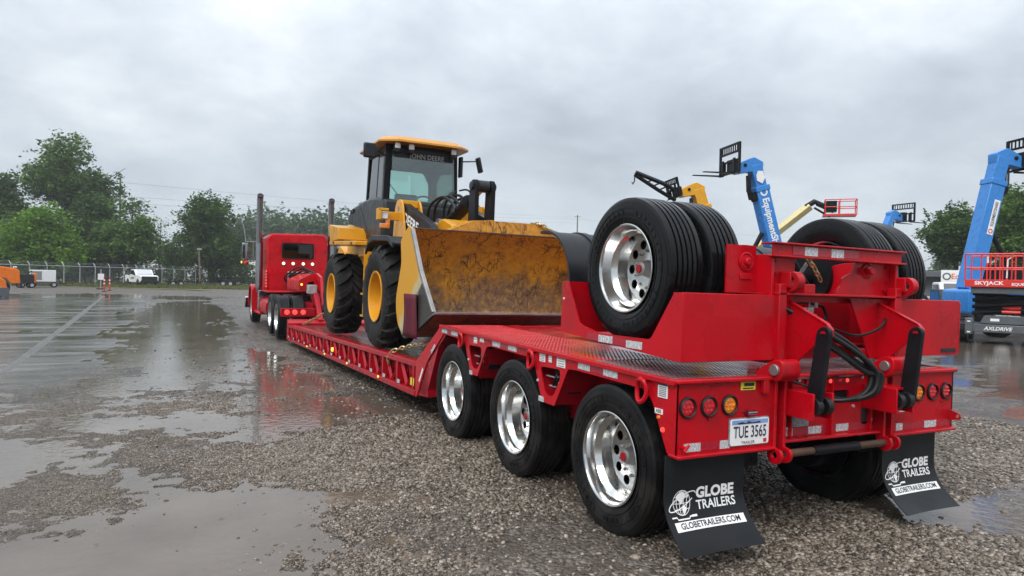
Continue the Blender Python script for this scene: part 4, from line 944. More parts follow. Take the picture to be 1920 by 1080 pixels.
vv.cyl((3.93, 3.31, 1.38), (3.93, 3.31, 1.435), .018, 8).bx(4.0, 4.025, 3.3, 3.36, 1.50, 1.56)
B.part('control_valve', vv, 'galvanised', bevel=.003)
def spline(pts, n=8):
    pts = [Vector(p) for p in pts]; out_ = []
    for i in range(len(pts) - 1):
        p0, p1, p2, p3 = pts[max(i - 1, 0)], pts[i], pts[i + 1], pts[min(i + 2, len(pts) - 1)]
        for k in range(n):
            t = k / n; out_.append(0.5 * ((2 * p1) + (p2 - p0) * t + (2 * p0 - 5 * p1 + 4 * p2 - p3) * t * t + (3 * p1 - p0 - 3 * p2 + p3) * t ** 3))
    return out_ + [pts[-1]]
for k in range(4):
    a = k * .045; b_ = .03 * (k % 2)
    B.part('hydraulic_hose', MB().tube(spline([(3.47 + a * .5, 3.10, 1.50 - a * .6), (3.63 + a * .5, 2.93 - b_, 1.385 - a), (3.86 + a * .35, 2.86 - b_, 1.245 - a), (3.955 + a * .4, 2.83 - b_, 1.10), (3.92 + a * .5, 2.84 - b_, .98), (3.80 + a * .4, 2.90, .925), (3.66 + a * .3, 3.05, .92 + a * .2)]), .0165, 10), 'rubber')
# black quarter fenders in front of the folded wheels
for x0, x1 in ((2.655, 3.32), (4.55, 5.22)):
    fm = MB(); n_ = 16
    for (xa, xb, r0, r1) in ((x0, x1, .405, .415), (x0, x0 + .06, .415, .424), (x1 - .06, x1, .415, .424), (x0 + .29, x0 + .35, .415, .426)):
        arc = [(4.85 - r1 * math.cos(a), 1.625 + r1 * math.sin(a)) for a in [rad(-2 + 102 * k / n_) for k in range(n_ + 1)]]
        arc += [(4.85 - r0 * math.cos(a), 1.625 + r0 * math.sin(a)) for a in [rad(-2 + 102 * k / n_) for k in range(n_, -1, -1)]]
        fm.prism(arc, xa, xb)
    B.part('wheel_fender', fm, 'black_plastic', angle=30)
    B.part('fender_stay', MB().cyl((x0 + .05, 4.40, 1.60), (x1 - .05, 4.46, 1.63), .014, 8), 'steel')
def chain_mb(pts, wire=.0075, link=.055):
    """alternating oval links along a path"""
    pts = spline(pts, 10); mb = MB(); d = 0; nxt = 0; k = 0
    for a, b in zip(pts, pts[1:]):
        L_ = (b - a).length
        if L_ < 1e-6: continue
        while nxt <= d + L_:
            p = a + (b - a) * ((nxt - d) / L_); t = (b - a).normalized(); u = t.cross(Vector((0, 0, 1)))
            if u.length < .1: u = t.cross(Vector((1, 0, 0)))
            u.normalize(); w = t.cross(u)
            if k % 2: u = w
            mb.tube([p + t * (link * .62 * math.cos(q)) + u * (link * .34 * math.sin(q)) for q in [2 * math.pi * i / 10 for i in range(10)]], wire, 5, closed=True)
            nxt += link * .86; k += 1
        d += L_
    return mb
B.part('safety_chain', chain_mb([(3.80, 3.22, 1.845), (3.85, 3.22, 1.80), (3.90, 3.22, 1.745), (3.95, 3.22, 1.68)], .006, .045), 'gold_chain')

# stiffeners, bolts and small brackets of the folded frame
for x in (3.42, 3.62, 3.92, 4.22, 4.42): B.part('stiffener', MB().prism([(BY + .012, 1.90), (BY + .085, 1.90), (BY + .012, 1.84)], x - .005, x + .005), 'red_paint')
for (x, z) in ((3.37, 1.80), (3.37, 1.72), (4.49, 1.80), (4.49, 1.70), (3.40, 1.64), (4.46, 1.64)): B.part('bolt_head', MB().lathe([(-.014, .0001), (-.014, .011), (0, .012)], (x, 3.098 if x < 4 else 3.118, z), 'Y', 6), 'dark_red_paint')
for x in (3.52, 4.30): B.part('cross_tube', MB().cyl((x, 3.10, 1.20), (x, 3.42, 1.20), .03, 12), 'red_paint')
B.part('lower_beam', MB().bx(3.35, 4.52, 3.24, 3.26, 1.15, 1.24).bx(3.35, 4.52, 3.18, 3.32, 1.24, 1.25), 'dark_red_paint', bevel=.003)
B.part('stop_block', MB().bx(3.60, 3.70, 3.06, 3.14, 1.60, 1.66), 'red_paint', bevel=.006)
B.part('air_hose', MB().tube(spline([(4.50, 3.16, 1.50), (4.40, 3.05, 1.46), (4.30, 3.02, 1.38), (4.18, 3.10, 1.32), (4.10, 3.25, 1.36)]), .010, 6), 'rubber')
for x in (2.72, 3.02, 4.45, 4.9): T.part('bolt_head', MB().lathe([(-.010, .0001), (-.010, .009), (0, .010)], (x, YR, .86), 'Y', 6), 'dark_red_paint')
for x in (3.42, 3.79, 4.17): T.part('stiffener', MB().bx(x - .005, x + .005, YR + .02, YR + .05, .692, 1.074), 'red_paint')
for x, z in ((3.40, .75), (4.20, .76), (3.62, .86), (4.02, .86), (3.50, 1.05), (4.10, 1.05)): T.part('bolt_head', MB().lathe([(-.012, .0001), (-.012, .010), (0, .011)], (x, YR + .05, z), 'Y', 6), 'reflector')
T.part('wire_loom', MB().tube(spline([(3.36, YR + .03, 1.06), (3.5, YR - .01, 1.02), (3.62, YR + .02, .96), (3.70, YR + .08, .93)]), .008, 6), 'rubber')
# ---------------------------------------------------------------- wheel loader
Lo = Thing('wheel_loader', 'yellow and black wheel loader facing backwards on the lowboy deck with a rusty bucket', 'wheel loader', (3.72, 11.1, .62), tilt=True)
def lug_tyre(R, hw, r0):
    c = MB().lathe([(-hw * .62, r0), (-hw * .80, r0 + .02), (-hw * .95, r0 + .12), (-hw * 1.0, (R + r0) / 2 + .03), (-hw * .96, R - .11), (-hw * .84, R - .07), (-hw * .5, R - .062), (0, R - .06), (hw * .5, R - .062), (hw * .84, R - .07), (hw * .96, R - .11), (hw * 1.0, (R + r0) / 2 + .03), (hw * .95, r0 + .12), (hw * .8, r0 + .02), (hw * .62, r0)], seg=72)
    tr = MB(); n = 17
    for side in (-1, 1):
        for k in range(n):
            a0 = 2 * math.pi * (k + (0.5 if side > 0 else 0)) / n
            # block from the middle of the tread, bent out and round over the shoulder
            sec = [(side * .03 * hw, R - .002, 0.0), (side * .42 * hw, R - .002, .085), (side * .78 * hw, R - .02, .125), (side * .97 * hw, R - .085, .150)]
            wd = [.098, .105, .115, .12]
            base = len(tr.v)
            for (x, r, sh), w in zip(sec, wd):
                for (dr, da) in ((0, -1), (0, 1), (-.08, 1.3), (-.08, -1.3)):
                    a = a0 + sh / R * 1.35 + da * w * .5 / R; rr_ = r + dr
                    tr.v.append(Vector((x, rr_ * math.cos(a), rr_ * math.sin(a))))
            for i in range(3):
                for q in range(4): tr.f.append((base + i * 4 + q, base + i * 4 + (q + 1) % 4, base + i * 4 + 4 + (q + 1) % 4, base + i * 4 + 4 + q))
            tr.f += [(base, base + 1, base + 2, base + 3), (base + 15, base + 14, base + 13, base + 12)]
    return mesh('tyre', c, 'loader_tyre'), mesh('tread', tr, 'loader_tyre', angle=30)
LT_, LTR = lug_tyre(.75, .265, .345)
rimm = MB().lathe([(-.215, .352), (-.235, .368), (-.245, .365), (-.245, .350), (-.235, .335), (-.19, .325), (-.10, .315), (-.05, .300), (-.035, .285), (-.03, .20), (-.05, .19), (-.05, .0001)], seg=56)
rim_me = mesh('rim', rimm, 'yellow_paint', angle=30)
lugb = MB()
for k in range(12):
    a = 2 * math.pi * k / 12; lugb.cyl((-.06, .24 * math.cos(a), .24 * math.sin(a)), (-.03, .24 * math.cos(a), .24 * math.sin(a)), .016, 6)
lug_me = mesh('wheel_nuts', lugb, 'yellow_paint')
valve_me = mesh('valve_guard', MB().bx(-.08, -.04, .19, .23, -.03, .05), 'dark_rust')
for (y, z) in ((9.48, 1.36), (12.62, 1.325)):
    for x, r in ((2.715, 0), (4.745, math.pi)):
        t_ = Lo.use('tyre', LT_, loc=(x, y, z), rot=(0, 0, r))
        Lo.use('tread', LTR, t_); Lo.use('rim', rim_me, t_); Lo.use('wheel_nuts', lug_me, t_); Lo.use('valve_guard', valve_me, t_)
Lo.part('axle_housing', MB().cyl((2.75, 9.48, 1.36), (4.7, 9.48, 1.36), .14, 14).cyl((2.75, 12.62, 1.32), (4.7, 12.62, 1.32), .14, 14), 'yellow_paint')
Lo.part('front_frame', MB().prism([(9.0, 1.15), (8.95, 1.9), (9.7, 2.15), (10.6, 2.1), (11.0, 1.7), (11.0, 1.15)], 3.25, 4.2), 'yellow_paint', bevel=.02)
Lo.part('rear_frame', MB().prism([(11.0, 1.15), (11.0, 2.1), (12.3, 2.2), (14.2, 2.2), (14.3, 1.5), (13.6, 1.15)], 3.2, 4.24), 'yellow_paint', bevel=.02)
Lo.part('counterweight', MB().prism(rounded([(13.7, 1.25), (13.7, 2.15), (14.25, 2.3), (14.45, 2.15), (14.45, 1.35)], .12), 2.95, 4.5), 'yellow_paint', bevel=.03)
# engine hood: dark upper shell, yellow lower skirt
Lo.part('engine_hood', MB().prism([(13.72, 2.74), (13.70, 2.88), (13.4, 3.0), (12.5, 3.06), (11.85, 3.07), (11.02, 2.96), (11.02, 2.32), (11.72, 2.30)], 2.985, 4.39), 'dark_panel', bevel=.05)
Lo.part('hood_facet', MB().prism([(13.55, 2.80), (12.65, 2.96), (11.98, 2.42)], 2.972, 2.99), 'black_plastic', bevel=.01)
Lo.part('hood_skirt', MB().prism([(13.80, 2.70), (11.74, 2.27), (11.7, 2.10), (13.7, 2.05)], 3.0, 4.37), 'yellow_paint', bevel=.02)
Lo.part('hood_bracket', MB().bx(2.97, 3.02, 11.55, 12.2, 2.16, 2.27), 'dark_rust')
Lo.part('rear_work_lamp', MB().box((2.975, 13.35, 2.92), (.03, .10, .07)).box((2.975, 13.2, 2.93), (.03, .10, .07)), 'black_plastic')
# rear fender shelf with raised tail, and the post that carries it
for (xa, xb, xo) in ((2.50, 3.05, 2.50), (4.39, 4.94, 4.92)):
    Lo.part('rear_fender', MB().prism([(13.15, 2.60), (13.05, 2.62), (12.25, 2.52), (12.2, 2.30), (12.95, 2.29)], xa, xb).prism([(13.0, 2.23), (13.02, 2.31), (10.9, 2.22), (10.9, 2.15)], xa, xb), 'yellow_paint', bevel=.012)
    Lo.part('fender_post', MB().bx(xa + .28, xb, 11.05, 11.25, 1.25, 2.18).bx(xa + .2, xb, 11.0, 11.5, 1.98, 2.16), 'yellow_paint', bevel=.01)
for y_, z_ in ((11.15, 2.19), (12.6, 2.26)): Lo.part('bolt_head', MB().lathe([(-.02, .0001), (-.02, .02), (0, .022)], (2.5, y_, z_), 'X', 8), 'dark_rust')
for x0, x1 in ((2.50, 3.12), (4.32, 4.94)):
    fm = MB(); arc = [(10.18, 2.05), (10.02, 2.19), (9.78, 2.245), (8.95, 2.20), (8.72, 2.10)]
    fm.prism(arc + [(p[0], p[1] - .03) for p in arc[::-1]], x0, x1)
    fm.prism([(p[0], p[1] + .008) for p in arc] + [(p[0], p[1] - .07) for p in arc[::-1]], x0 - .015, x0 + .02)
    Lo.part('front_fender', fm, 'black_plastic', bevel=.008)
Lo.part('access_step', MB().bx(2.62, 2.95, 10.75, 10.78, 1.0, 2.1).bx(2.6, 2.95, 10.6, 10.85, 1.0, 1.03).bx(2.6, 2.95, 10.6, 10.85, 1.35, 1.38), 'yellow_paint')
# boom towers and lift arms
tw = rounded([(10.62, 1.5), (10.42, 2.75), (10.32, 2.86), (10.12, 2.86), (10.02, 2.75), (9.8, 2.1), (9.7, 1.5)], .06)
for xs in ((3.02, 3.31), (4.13, 4.42)):
    for x in xs: Lo.part('boom_tower', MB().prism(tw, x - .016, x + .016, 'X'), 'yellow_paint', bevel=.006)
Lo.part('tower_bridge', MB().bx(3.04, 3.29, 10.12, 10.34, 2.74, 2.85).bx(4.15, 4.40, 10.12, 10.34, 2.74, 2.85), 'yellow_paint', bevel=.006)
arm = [(10.36, 2.62), (10.30, 2.80), (10.16, 2.81), (8.95, 2.42), (8.55, 2.20), (8.42, 1.85), (8.40, 1.45), (8.56, 1.42), (8.70, 1.75), (8.95, 1.98), (10.1, 2.44)]
for x0 in (3.05, 4.16):
    a_ = Lo.part('lift_arm', MB().prism(rounded(arm, .05, 3), x0, x0 + .12, 'X'), 'black_paint', bevel=.008)
dv = Vector((0, -1.21, -.39)).normalized(); up = Vector((0, -.39, 1.21)).normalized() if False else Vector((0, -dv.z, dv.y)) * -1
Lo.part('lettering', text_on('DEERE', .21, (3.046, 9.70, 2.46), dv, (0, -.307, .952), bold=.006, width=.72), 'white_print')
Lo.part('tower_pin', MB().cyl((3.0, 10.22, 2.72), (3.33, 10.22, 2.72), .045, 14).cyl((4.1, 10.22, 2.72), (4.44, 10.22, 2.72), .045, 14).lathe([(-.02, .0001), (-.02, .05), (0, .055)], (3.0, 10.1, 2.12), 'X', 16), 'steel')
Lo.part('boom_crossmember', MB().cyl((3.1, 9.05, 2.22), (4.25, 9.05, 2.22), .13, 18), 'yellow_paint')
Lo.part('boom_block', MB().prism(rounded([(9.6, 2.0), (9.5, 2.45), (9.2, 2.52), (8.8, 2.40), (8.8, 2.05)], .06), 3.36, 4.08), 'yellow_paint', bevel=.02)
# bellcrank lever and tilt cylinder
for x in (3.60, 3.845): Lo.part('bellcrank', MB().prism(rounded([(8.52, 2.0), (8.50, 2.95), (8.54, 3.03), (8.66, 3.03), (8.72, 2.95), (8.78, 2.0)], .05), x - .03, x + .03, 'X'), 'black_paint', bevel=.008)
Lo.part('lever_pin', MB().cyl((3.54, 8.61, 2.945), (3.91, 8.61, 2.945), .055, 18).cyl((3.64, 8.61, 2.945), (3.80, 8.61, 2.945), .085, 20), 'dark_panel')
Lo.part('lever_web', MB().bx(3.62, 3.83, 8.55, 8.75, 2.0, 2.47), 'black_paint', bevel=.006)
cy = Lo.part('tilt_cylinder', MB().cyl((3.72, 9.98, 2.48), (3.72, 9.12, 2.76), .095, 20).cyl((3.72, 9.20, 2.735), (3.72, 9.08, 2.775), .112, 20), 'black_paint')
Lo.part('piston_rod', MB().cyl((3.72, 9.1, 2.767), (3.72, 8.62, 2.93), .048, 16), 'chrome', cy)
Lo.part('cylinder_clevis', MB().prism(circ((9.98, 2.48), .11, 14), 3.56, 3.62).prism(circ((9.98, 2.48), .11, 14), 3.82, 3.88).cyl((3.5, 9.98, 2.48), (3.94, 9.98, 2.48), .05, 14), 'steel')
for k, (x, t) in enumerate(((3.55, 0), (3.66, .04), (3.82, .1), (3.90, .02))):
    Lo.part('hydraulic_hose', MB().tube(spline([(x, 10.4, 2.45), (x - .03, 10.25, 2.78 + t), (x + .05, 9.9, 2.92 + t * .5), (x + .10, 9.55, 2.78), (x + .02, 9.3, 2.62)]), .022, 8), 'rubber')
# bucket: curved shell, side plates, spill guard, cutting edge
BX0, BX1 = 2.50, 5.02
pin_ = [(7.05, 1.246), (7.55, 1.085), (7.92, .955), (8.12, .96), (8.28, 1.06), (8.37, 1.22), (8.385, 1.45), (8.33, 1.72), (8.20, 1.97), (8.05, 2.13), (7.93, 2.238)]
pout = [(7.955, 2.25), (8.08, 2.15), (8.235, 1.985), (8.37, 1.73), (8.425, 1.45), (8.41, 1.20), (8.31, 1.03), (8.13, .915), (7.92, .908), (7.55, 1.04), (7.06, 1.215)]
bk = Lo.part('bucket', MB().prism(pin_ + pout, BX0 + .02, BX1 - .02, 'X'), 'bucket_steel', angle=25)
sidep = rounded([(7.89, 2.245), (8.03, 2.275), (8.34, 2.11), (8.28, 1.82), (8.47, 1.38), (8.455, 1.22), (8.365, 1.045), (8.095, .875), (7.80, .93), (7.03, 1.225), (7.045, 1.262), (7.52, 1.72)], .05, 3)
for x0, x1 in ((BX0 - .012, BX0 + .019), (BX1 - .019, BX1 + .012)):
    Lo.part('bucket_side', MB().prism(sidep, x0, x1, 'X'), 'bucket_side', bk, bevel=.005)
Lo.part('side_edge', MB().prism([(7.885, 2.24), (7.51, 1.725), (7.035, 1.264), (7.075, 1.264), (7.55, 1.70), (7.925, 2.22)], BX0 - .02, BX0 + .028), 'steel', bk, bevel=.004)
Lo.part('cutting_edge', MB().prism([(6.985, 1.262), (7.30, 1.170), (7.30, 1.148), (6.985, 1.238)], BX0 - .012, BX1 + .012, 'X'), 'steel', bk, bevel=.003)
Lo.part('spill_guard', MB().prism([(BX0 + .45, 2.235), (3.30, 2.385), (3.45, 2.405), (4.28, 2.412), (4.85, 2.235)], 7.935, 7.955, 'Y'), 'bucket_steel', bk)
Lo.part('top_rail', MB().bx(BX0 + .02, BX1 - .02, 7.922, 7.962, 2.236, 2.256), 'dark_rust', bk, bevel=.004)
Lo.part('guard_flange', MB().prism([(3.02, 2.26), (3.30, 2.395), (3.60, 2.42), (3.66, 2.38), (3.36, 2.33), (3.1, 2.25)], 7.955, 8.25, 'Y'), 'yellow_paint', bk)
Lo.part('bucket_hinge', MB().prism(rounded([(8.46, 1.2), (8.46, 1.75), (8.60, 1.7), (8.64, 1.4), (8.56, 1.2)], .06), 3.02, 3.05).prism(rounded([(8.46, 1.2), (8.46, 1.75), (8.60, 1.7), (8.64, 1.4), (8.56, 1.2)], .06), 3.18, 3.21).prism(rounded([(8.46, 1.2), (8.46, 1.75), (8.60, 1.7), (8.64, 1.4), (8.56, 1.2)], .06), 4.12, 4.15).prism(rounded([(8.46, 1.2), (8.46, 1.75), (8.60, 1.7), (8.64, 1.4), (8.56, 1.2)], .06), 4.29, 4.32), 'yellow_paint', bk)
# cab
CX0, CX1, CY0, CY1, CZ0, CZ1 = 3.0, 4.34, 11.0, 12.35, 2.30, 3.90
fr = MB()
def post(x, y, w=.085, dx=.0, dy=.0, z0=CZ0, z1=CZ1): fr.add([(x + a + (dx if z > z0 else 0), y + b + (dy if z > z0 else 0), z) for z in (z0, z1) for (a, b) in ((-w / 2, -w / 2), (w / 2, -w / 2), (w / 2, w / 2), (-w / 2, w / 2))], [(0, 1, 2, 3), (4, 5, 6, 7), (0, 1, 5, 4), (1, 2, 6, 5), (2, 3, 7, 6), (3, 0, 4, 7)])
post(CX0 + .03, CY0 + .14, .11, .04, .02); post(CX1 - .03, CY0 + .14, .08, -.04, .02)
post(CX0 + .03, CY1, .075, .05, .0); post(CX1 - .03, CY1, .075, -.05, .0)
fr.bx(CX0 + .05, CX1 - .05, CY0 + .10, CY1 + .03, 3.80, 3.90)
fr.bx(CX0, CX1, CY0 + .1, CY1 + .03, 2.22, 2.50)
Lo.part('cab_frame', fr, 'black_paint', bevel=.012)
Lo.part('front_cowl', MB().bx(3.28, 4.24, CY0 - .02, CY0 + .12, 2.30, 2.88), 'dark_panel', bevel=.04)
Lo.part('cowl_hatch', MB().prism(rounded([(3.62, 2.42), (4.02, 2.38), (4.02, 2.72), (3.60, 2.76)], .04), CY0 - .028, CY0 - .018, 'Y'), 'black_plastic')
def pane(pts, name='window_pane', m='cab_glass'):
    n = (Vector(pts[1]) - Vector(pts[0])).cross(Vector(pts[2]) - Vector(pts[0])).normalized() * .006
    k = len(pts); mb = MB(); mb.add([Vector(p) for p in pts] + [Vector(p) + n for p in pts], [tuple(range(k)), tuple(range(2 * k - 1, k - 1, -1))] + [(i, (i + 1) % k, (i + 1) % k + k, i + k) for i in range(k)])
    return Lo.part(name, mb, m)
ws = pane([(3.08, CY0 + .03, 2.40), (4.26, CY0 + .03, 2.40), (4.22, CY0 + .07, 3.80), (3.12, CY0 + .07, 3.80)], 'windscreen')
pane([(CX0 + .02, CY0 + .22, 2.52), (CX0 + .02, CY1 - .03, 2.70), (CX0 + .07, CY1 - .03, 3.80), (CX0 + .07, CY0 + .22, 3.80)])
pane([(CX1 - .02, CY0 + .22, 2.52), (CX1 - .02, CY1 - .03, 2.70), (CX1 - .07, CY1 - .03, 3.80), (CX1 - .07, CY0 + .22, 3.80)])
pane([(3.10, CY1 + .02, 2.80), (4.24, CY1 + .02, 2.80), (4.20, CY1 + .02, 3.78), (3.14, CY1 + .02, 3.78)], 'rear_window')
Lo.part('rear_surround', MB().prism([(3.05, 2.5), (4.29, 2.5), (4.25, 3.82), (3.09, 3.82)], CY1 - .03, CY1 + .01, 'Y', (rounded([(3.13, 2.70), (4.21, 2.70), (4.21, 3.46), (4.10, 3.66), (3.22, 3.66), (3.22, 3.32), (3.13, 3.28)], .05),)), 'black_paint')
Lo.part('door_bar', MB().cyl((CX0 + .03, 11.72, 2.6), (CX0 + .075, 11.72, 3.82), .014, 8).bx(CX0, CX0 + .03, 11.69, 11.75, 2.85, 2.97), 'black_paint')
Lo.part('visor', MB().bx(3.14, 4.20, CY0 + .045, CY0 + .063, 3.68, 3.83), 'black_plastic')
Lo.part('lettering', text_on('JOHN DEERE', .115, (3.72, CY0 + .040, 3.72), (1, 0, 0), (0, 0, 1), width=.62), 'pale_print')
rf = rounded([(2.86, 10.98), (3.15, 10.80), (4.25, 10.80), (4.47, 10.98), (4.47, 12.35), (4.3, 12.56), (3.05, 12.56), (2.86, 12.35)], .05)
def shrink(p, k): return [(3.67 + (x - 3.67) * k, 11.68 + (y - 11.68) * k) for x, y in p]
rm_ = MB(); n = len(rf)
for pp, z in ((rf, 3.90), (rf, 3.93), (shrink(rf, .90), 4.0), (shrink(rf, .84), 4.01)): rm_.v += [Vector((x, y, z)) for x, y in pp]
for k in range(3):
    for i in range(n): rm_.f.append((k * n + i, k * n + (i + 1) % n, (k + 1) * n + (i + 1) % n, (k + 1) * n + i))
rm_.f += [tuple(range(n)), tuple(range(3 * n, 4 * n))]
ro = Lo.part('cab_roof', rm_, 'roof_yellow', angle=25)
Lo.part('roof_rib', MB().bx(3.25, 3.45, 11.0, 12.4, 4.005, 4.025).bx(3.9, 4.1, 11.0, 12.4, 4.005, 4.025), 'roof_yellow', ro, bevel=.006)
for x in (3.16, 3.40, 4.16):
    q = Lo.part('work_lamp', MB().box((x, 10.96, 3.80), (.10, .10, .13)), 'black_plastic', bevel=.02)
    Lo.part('lens', MB().box((x, 10.905, 3.845), (.095, .02, .09)), 'lamp_glass', q, bevel=.015)
Lo.part('seat', MB().prism(rounded([(11.75, 2.55), (11.30, 2.58), (11.30, 2.70), (11.75, 2.72)], .04), 3.40, 3.86).prism(rounded([(11.72, 2.60), (11.85, 3.18), (11.95, 3.16), (11.88, 2.60)], .05), 3.42, 3.84), 'seat_fabric', bevel=.04)
Lo.part('console', MB().bx(3.86, 4.05, 11.2, 11.8, 2.5, 2.86).bx(3.98, 4.08, 11.3, 11.42, 2.86, 3.05), 'black_plastic', bevel=.02)
swm = MB().torus((0, 0, 0), .19, .017, 'Y', 28, 8).cyl((0, 0, 0), (0, .25, -.25), .02, 8).cyl((-.18, 0, 0), (.18, 0, 0), .012, 6).mapped(lambda q: Vector((3.80, 11.28, 2.93)) + Matrix.Rotation(-.5, 3, 'X') @ q)
Lo.part('steering_wheel', swm, 'black_plastic')
Lo.part('wiper', MB().cyl((3.90, CY0 - .0, 2.80), (4.20, CY0 + .005, 3.18), .012, 6).cyl((4.02, CY0 + .01, 2.86), (4.28, CY0 + .015, 3.22), .008, 6).bx(3.84, 3.94, CY0 - .04, CY0, 2.77, 2.83), 'black_plastic')
Lo.part('wiper', MB().cyl((3.42, CY1 + .04, 3.45), (3.86, CY1 + .04, 2.95), .012, 6), 'black_plastic')
ml = Lo.part('mirror', MB().bx(2.555, 2.76, 10.72, 10.80, 3.56, 3.80), 'black_plastic', bevel=.025)
Lo.part('mirror_arm', MB().tube([(2.68, 10.80, 3.72), (2.80, 10.9, 3.72), (3.0, 11.05, 3.68)], .014, 8).bx(2.74, 2.80, 10.8, 10.86, 3.62, 3.76), 'black_plastic', ml)
mr_ = Lo.part('mirror', MB().box((4.62, 10.86, 3.66), (.05, .16, .27), Matrix.Rotation(-.25, 3, 'Y')), 'black_plastic', bevel=.02)
Lo.part('mirror_arm', MB().cyl((4.34, 11.05, 3.72), (4.60, 10.88, 3.73), .012, 8).bx(4.33, 4.37, 11.0, 11.12, 3.45, 3.80), 'black_plastic', mr_)
Lo.part('hand_rail', MB().tube(spline([(4.36, 11.1, 3.22), (4.46, 10.95, 3.22), (4.52, 10.8, 3.05), (4.60, 10.5, 2.75)]), .016, 8), 'black_paint')
Lo.part('lamp_guard', MB().bx(2.70, 3.02, 10.20, 10.24, 2.53, 2.66).bx(2.66, 2.71, 10.10, 10.26, 2.52, 2.70).bx(2.66, 2.82, 10.10, 10.13, 2.66, 2.70), 'yellow_paint', bevel=.008)
Lo.part('head_lamp', MB().bx(2.72, 2.82, 10.14, 10.2, 2.54, 2.65), 'lamp_glass', bevel=.01)
Lo.part('turn_lamp', MB().bx(2.70, 2.83, 10.12, 10.20, 2.395, 2.47).bx(2.80, 2.86, 10.16, 10.22, 2.40, 2.54), 'amber_lens', bevel=.012)
tag(bpy.data.objects['bucket'], 'rusty worn bucket with scratched yellow paint')

# things that rest on or hang from the trailer and loader
solo('cloth_flag', MB().add([(2.462 + .012 * math.sin(j * 1.9 + i * .4) + .02 * (j % 2), 8.02 - .50 * j / 6, 1.44 - .52 * i / 8) for i in range(9) for j in range(7)], [(i * 7 + j, i * 7 + j + 1, i * 7 + j + 8, i * 7 + j + 7) for i in range(8) for j in range(6)]), 'maroon_cloth', 'dark maroon cloth flag hanging beside the lower corner of the rusty bucket', 'flag', (2.47, 7.9, .92), tilt=True)
bpy.data.objects['cloth_flag'].modifiers.new('thick', 'SOLIDIFY').thickness = .012
solo('tie_chain', chain_mb([(3.35, 8.10, .98), (2.86, 8.20, .80), (2.66, 8.45, .74), (2.50, 8.62, .66)], .009, .065).add(chain_mb([(2.50, 8.62, .66), (2.47, 8.66, .58), (2.475, 8.68, .50)], .009, .065).v, chain_mb([(2.50, 8.62, .66), (2.47, 8.66, .58), (2.475, 8.68, .50)], .009, .065).f), 'gold_chain', 'gold tie down chain pulled from the deck edge to the bucket foot', 'chain', (2.6, 8.4, .7), 'tie down chains on the lowboy', tilt=True)
solo('tie_chain', chain_mb([(2.45, 15.35, .56), (2.75, 14.9, .80), (3.2, 14.45, 1.2)], .010, .075), 'gold_chain', 'gold tie down chain near the gooseneck behind the rear loader tyre', 'chain', (2.6, 15, .6), 'tie down chains on the lowboy', tilt=True)
solo('tie_chain', chain_mb([(4.20, 7.96, 2.42), (4.30, 7.90, 2.40), (4.48, 7.84, 2.27), (4.70, 7.70, 2.06), (4.80, 7.60, 1.95)], .008, .06), 'gold_chain', 'thin chain draped over the top edge of the rusty bucket', 'chain', (4.3, 7.9, 2.3), 'tie down chains on the lowboy', tilt=True)
solo('tie_chain', chain_mb([(3.1, 7.9, .90), (2.95, 8.1, .74), (2.80, 8.4, .66)], .009, .065), 'steel', 'dark chain lying slack on the wet planks under the bucket', 'chain', (2.9, 8.2, .66), 'tie down chains on the lowboy', tilt=True)
# ---------------------------------------------------------------- road tractor
K = Thing('road_tractor', 'red long-nose road tractor with a sleeper cab and two tall exhaust stacks', 'truck', (3.22, 20.5, .085))
GZ0 = .085
for y in (17.38, 18.72): dual(K, WM, 2.12, y, GZ0 + .525); dual(K, WM, 4.34, y, GZ0 + .525, 1)
for o in list(K.o.children):
    if o.name.startswith('tyre'): o.scale = (1, 1.09, 1.09)
for s, x in ((-1, 2.24), (1, 4.20)):
    ty = K.use('tyre', WM['tyre'], loc=(x, 23.7, GZ0 + .525), rot=(0, 0, 0 if s < 0 else math.pi)); ty.scale = (1, 1.09, 1.09); K.use('rim', WM['inner_rim'], ty); K.use('hub', WM['hub'], ty)
K.part('frame_rail', MB().bx(2.78, 2.86, 16.6, 25.4, .72, .98).bx(3.58, 3.66, 16.6, 25.4, .72, .98).bx(2.6, 3.85, 17.5, 18.6, .55, .72), 'dark_red_paint')
K.part('fifth_wheel', MB().bx(2.75, 3.7, 17.6, 18.5, 1.0, 1.12), 'black_paint', bevel=.03)
bar = K.part('lamp_bar', MB().bx(2.12, 2.92, 16.58, 16.62, .66, .86), 'dark_red_paint', bevel=.01)
for x in (2.27, 2.45, 2.64): K.part('tail_lamp', MB().lathe([(-.012, .0001), (-.01, .05), (0, .062)], (x, 16.58, .765), 'Y', 18), 'lit_red', bar)
K.part('deck_cover', MB().bx(2.15, 4.3, 19.35, 21.4, 1.16, 1.19), 'red_paint', bevel=.01)
for x0, x1 in ((2.14, 2.62), (3.82, 4.30)): K.part('fuel_tank', MB().cyl(((x0 + x1) / 2, 19.6, .72), ((x0 + x1) / 2, 21.2, .72), .27, 24), 'red_paint')
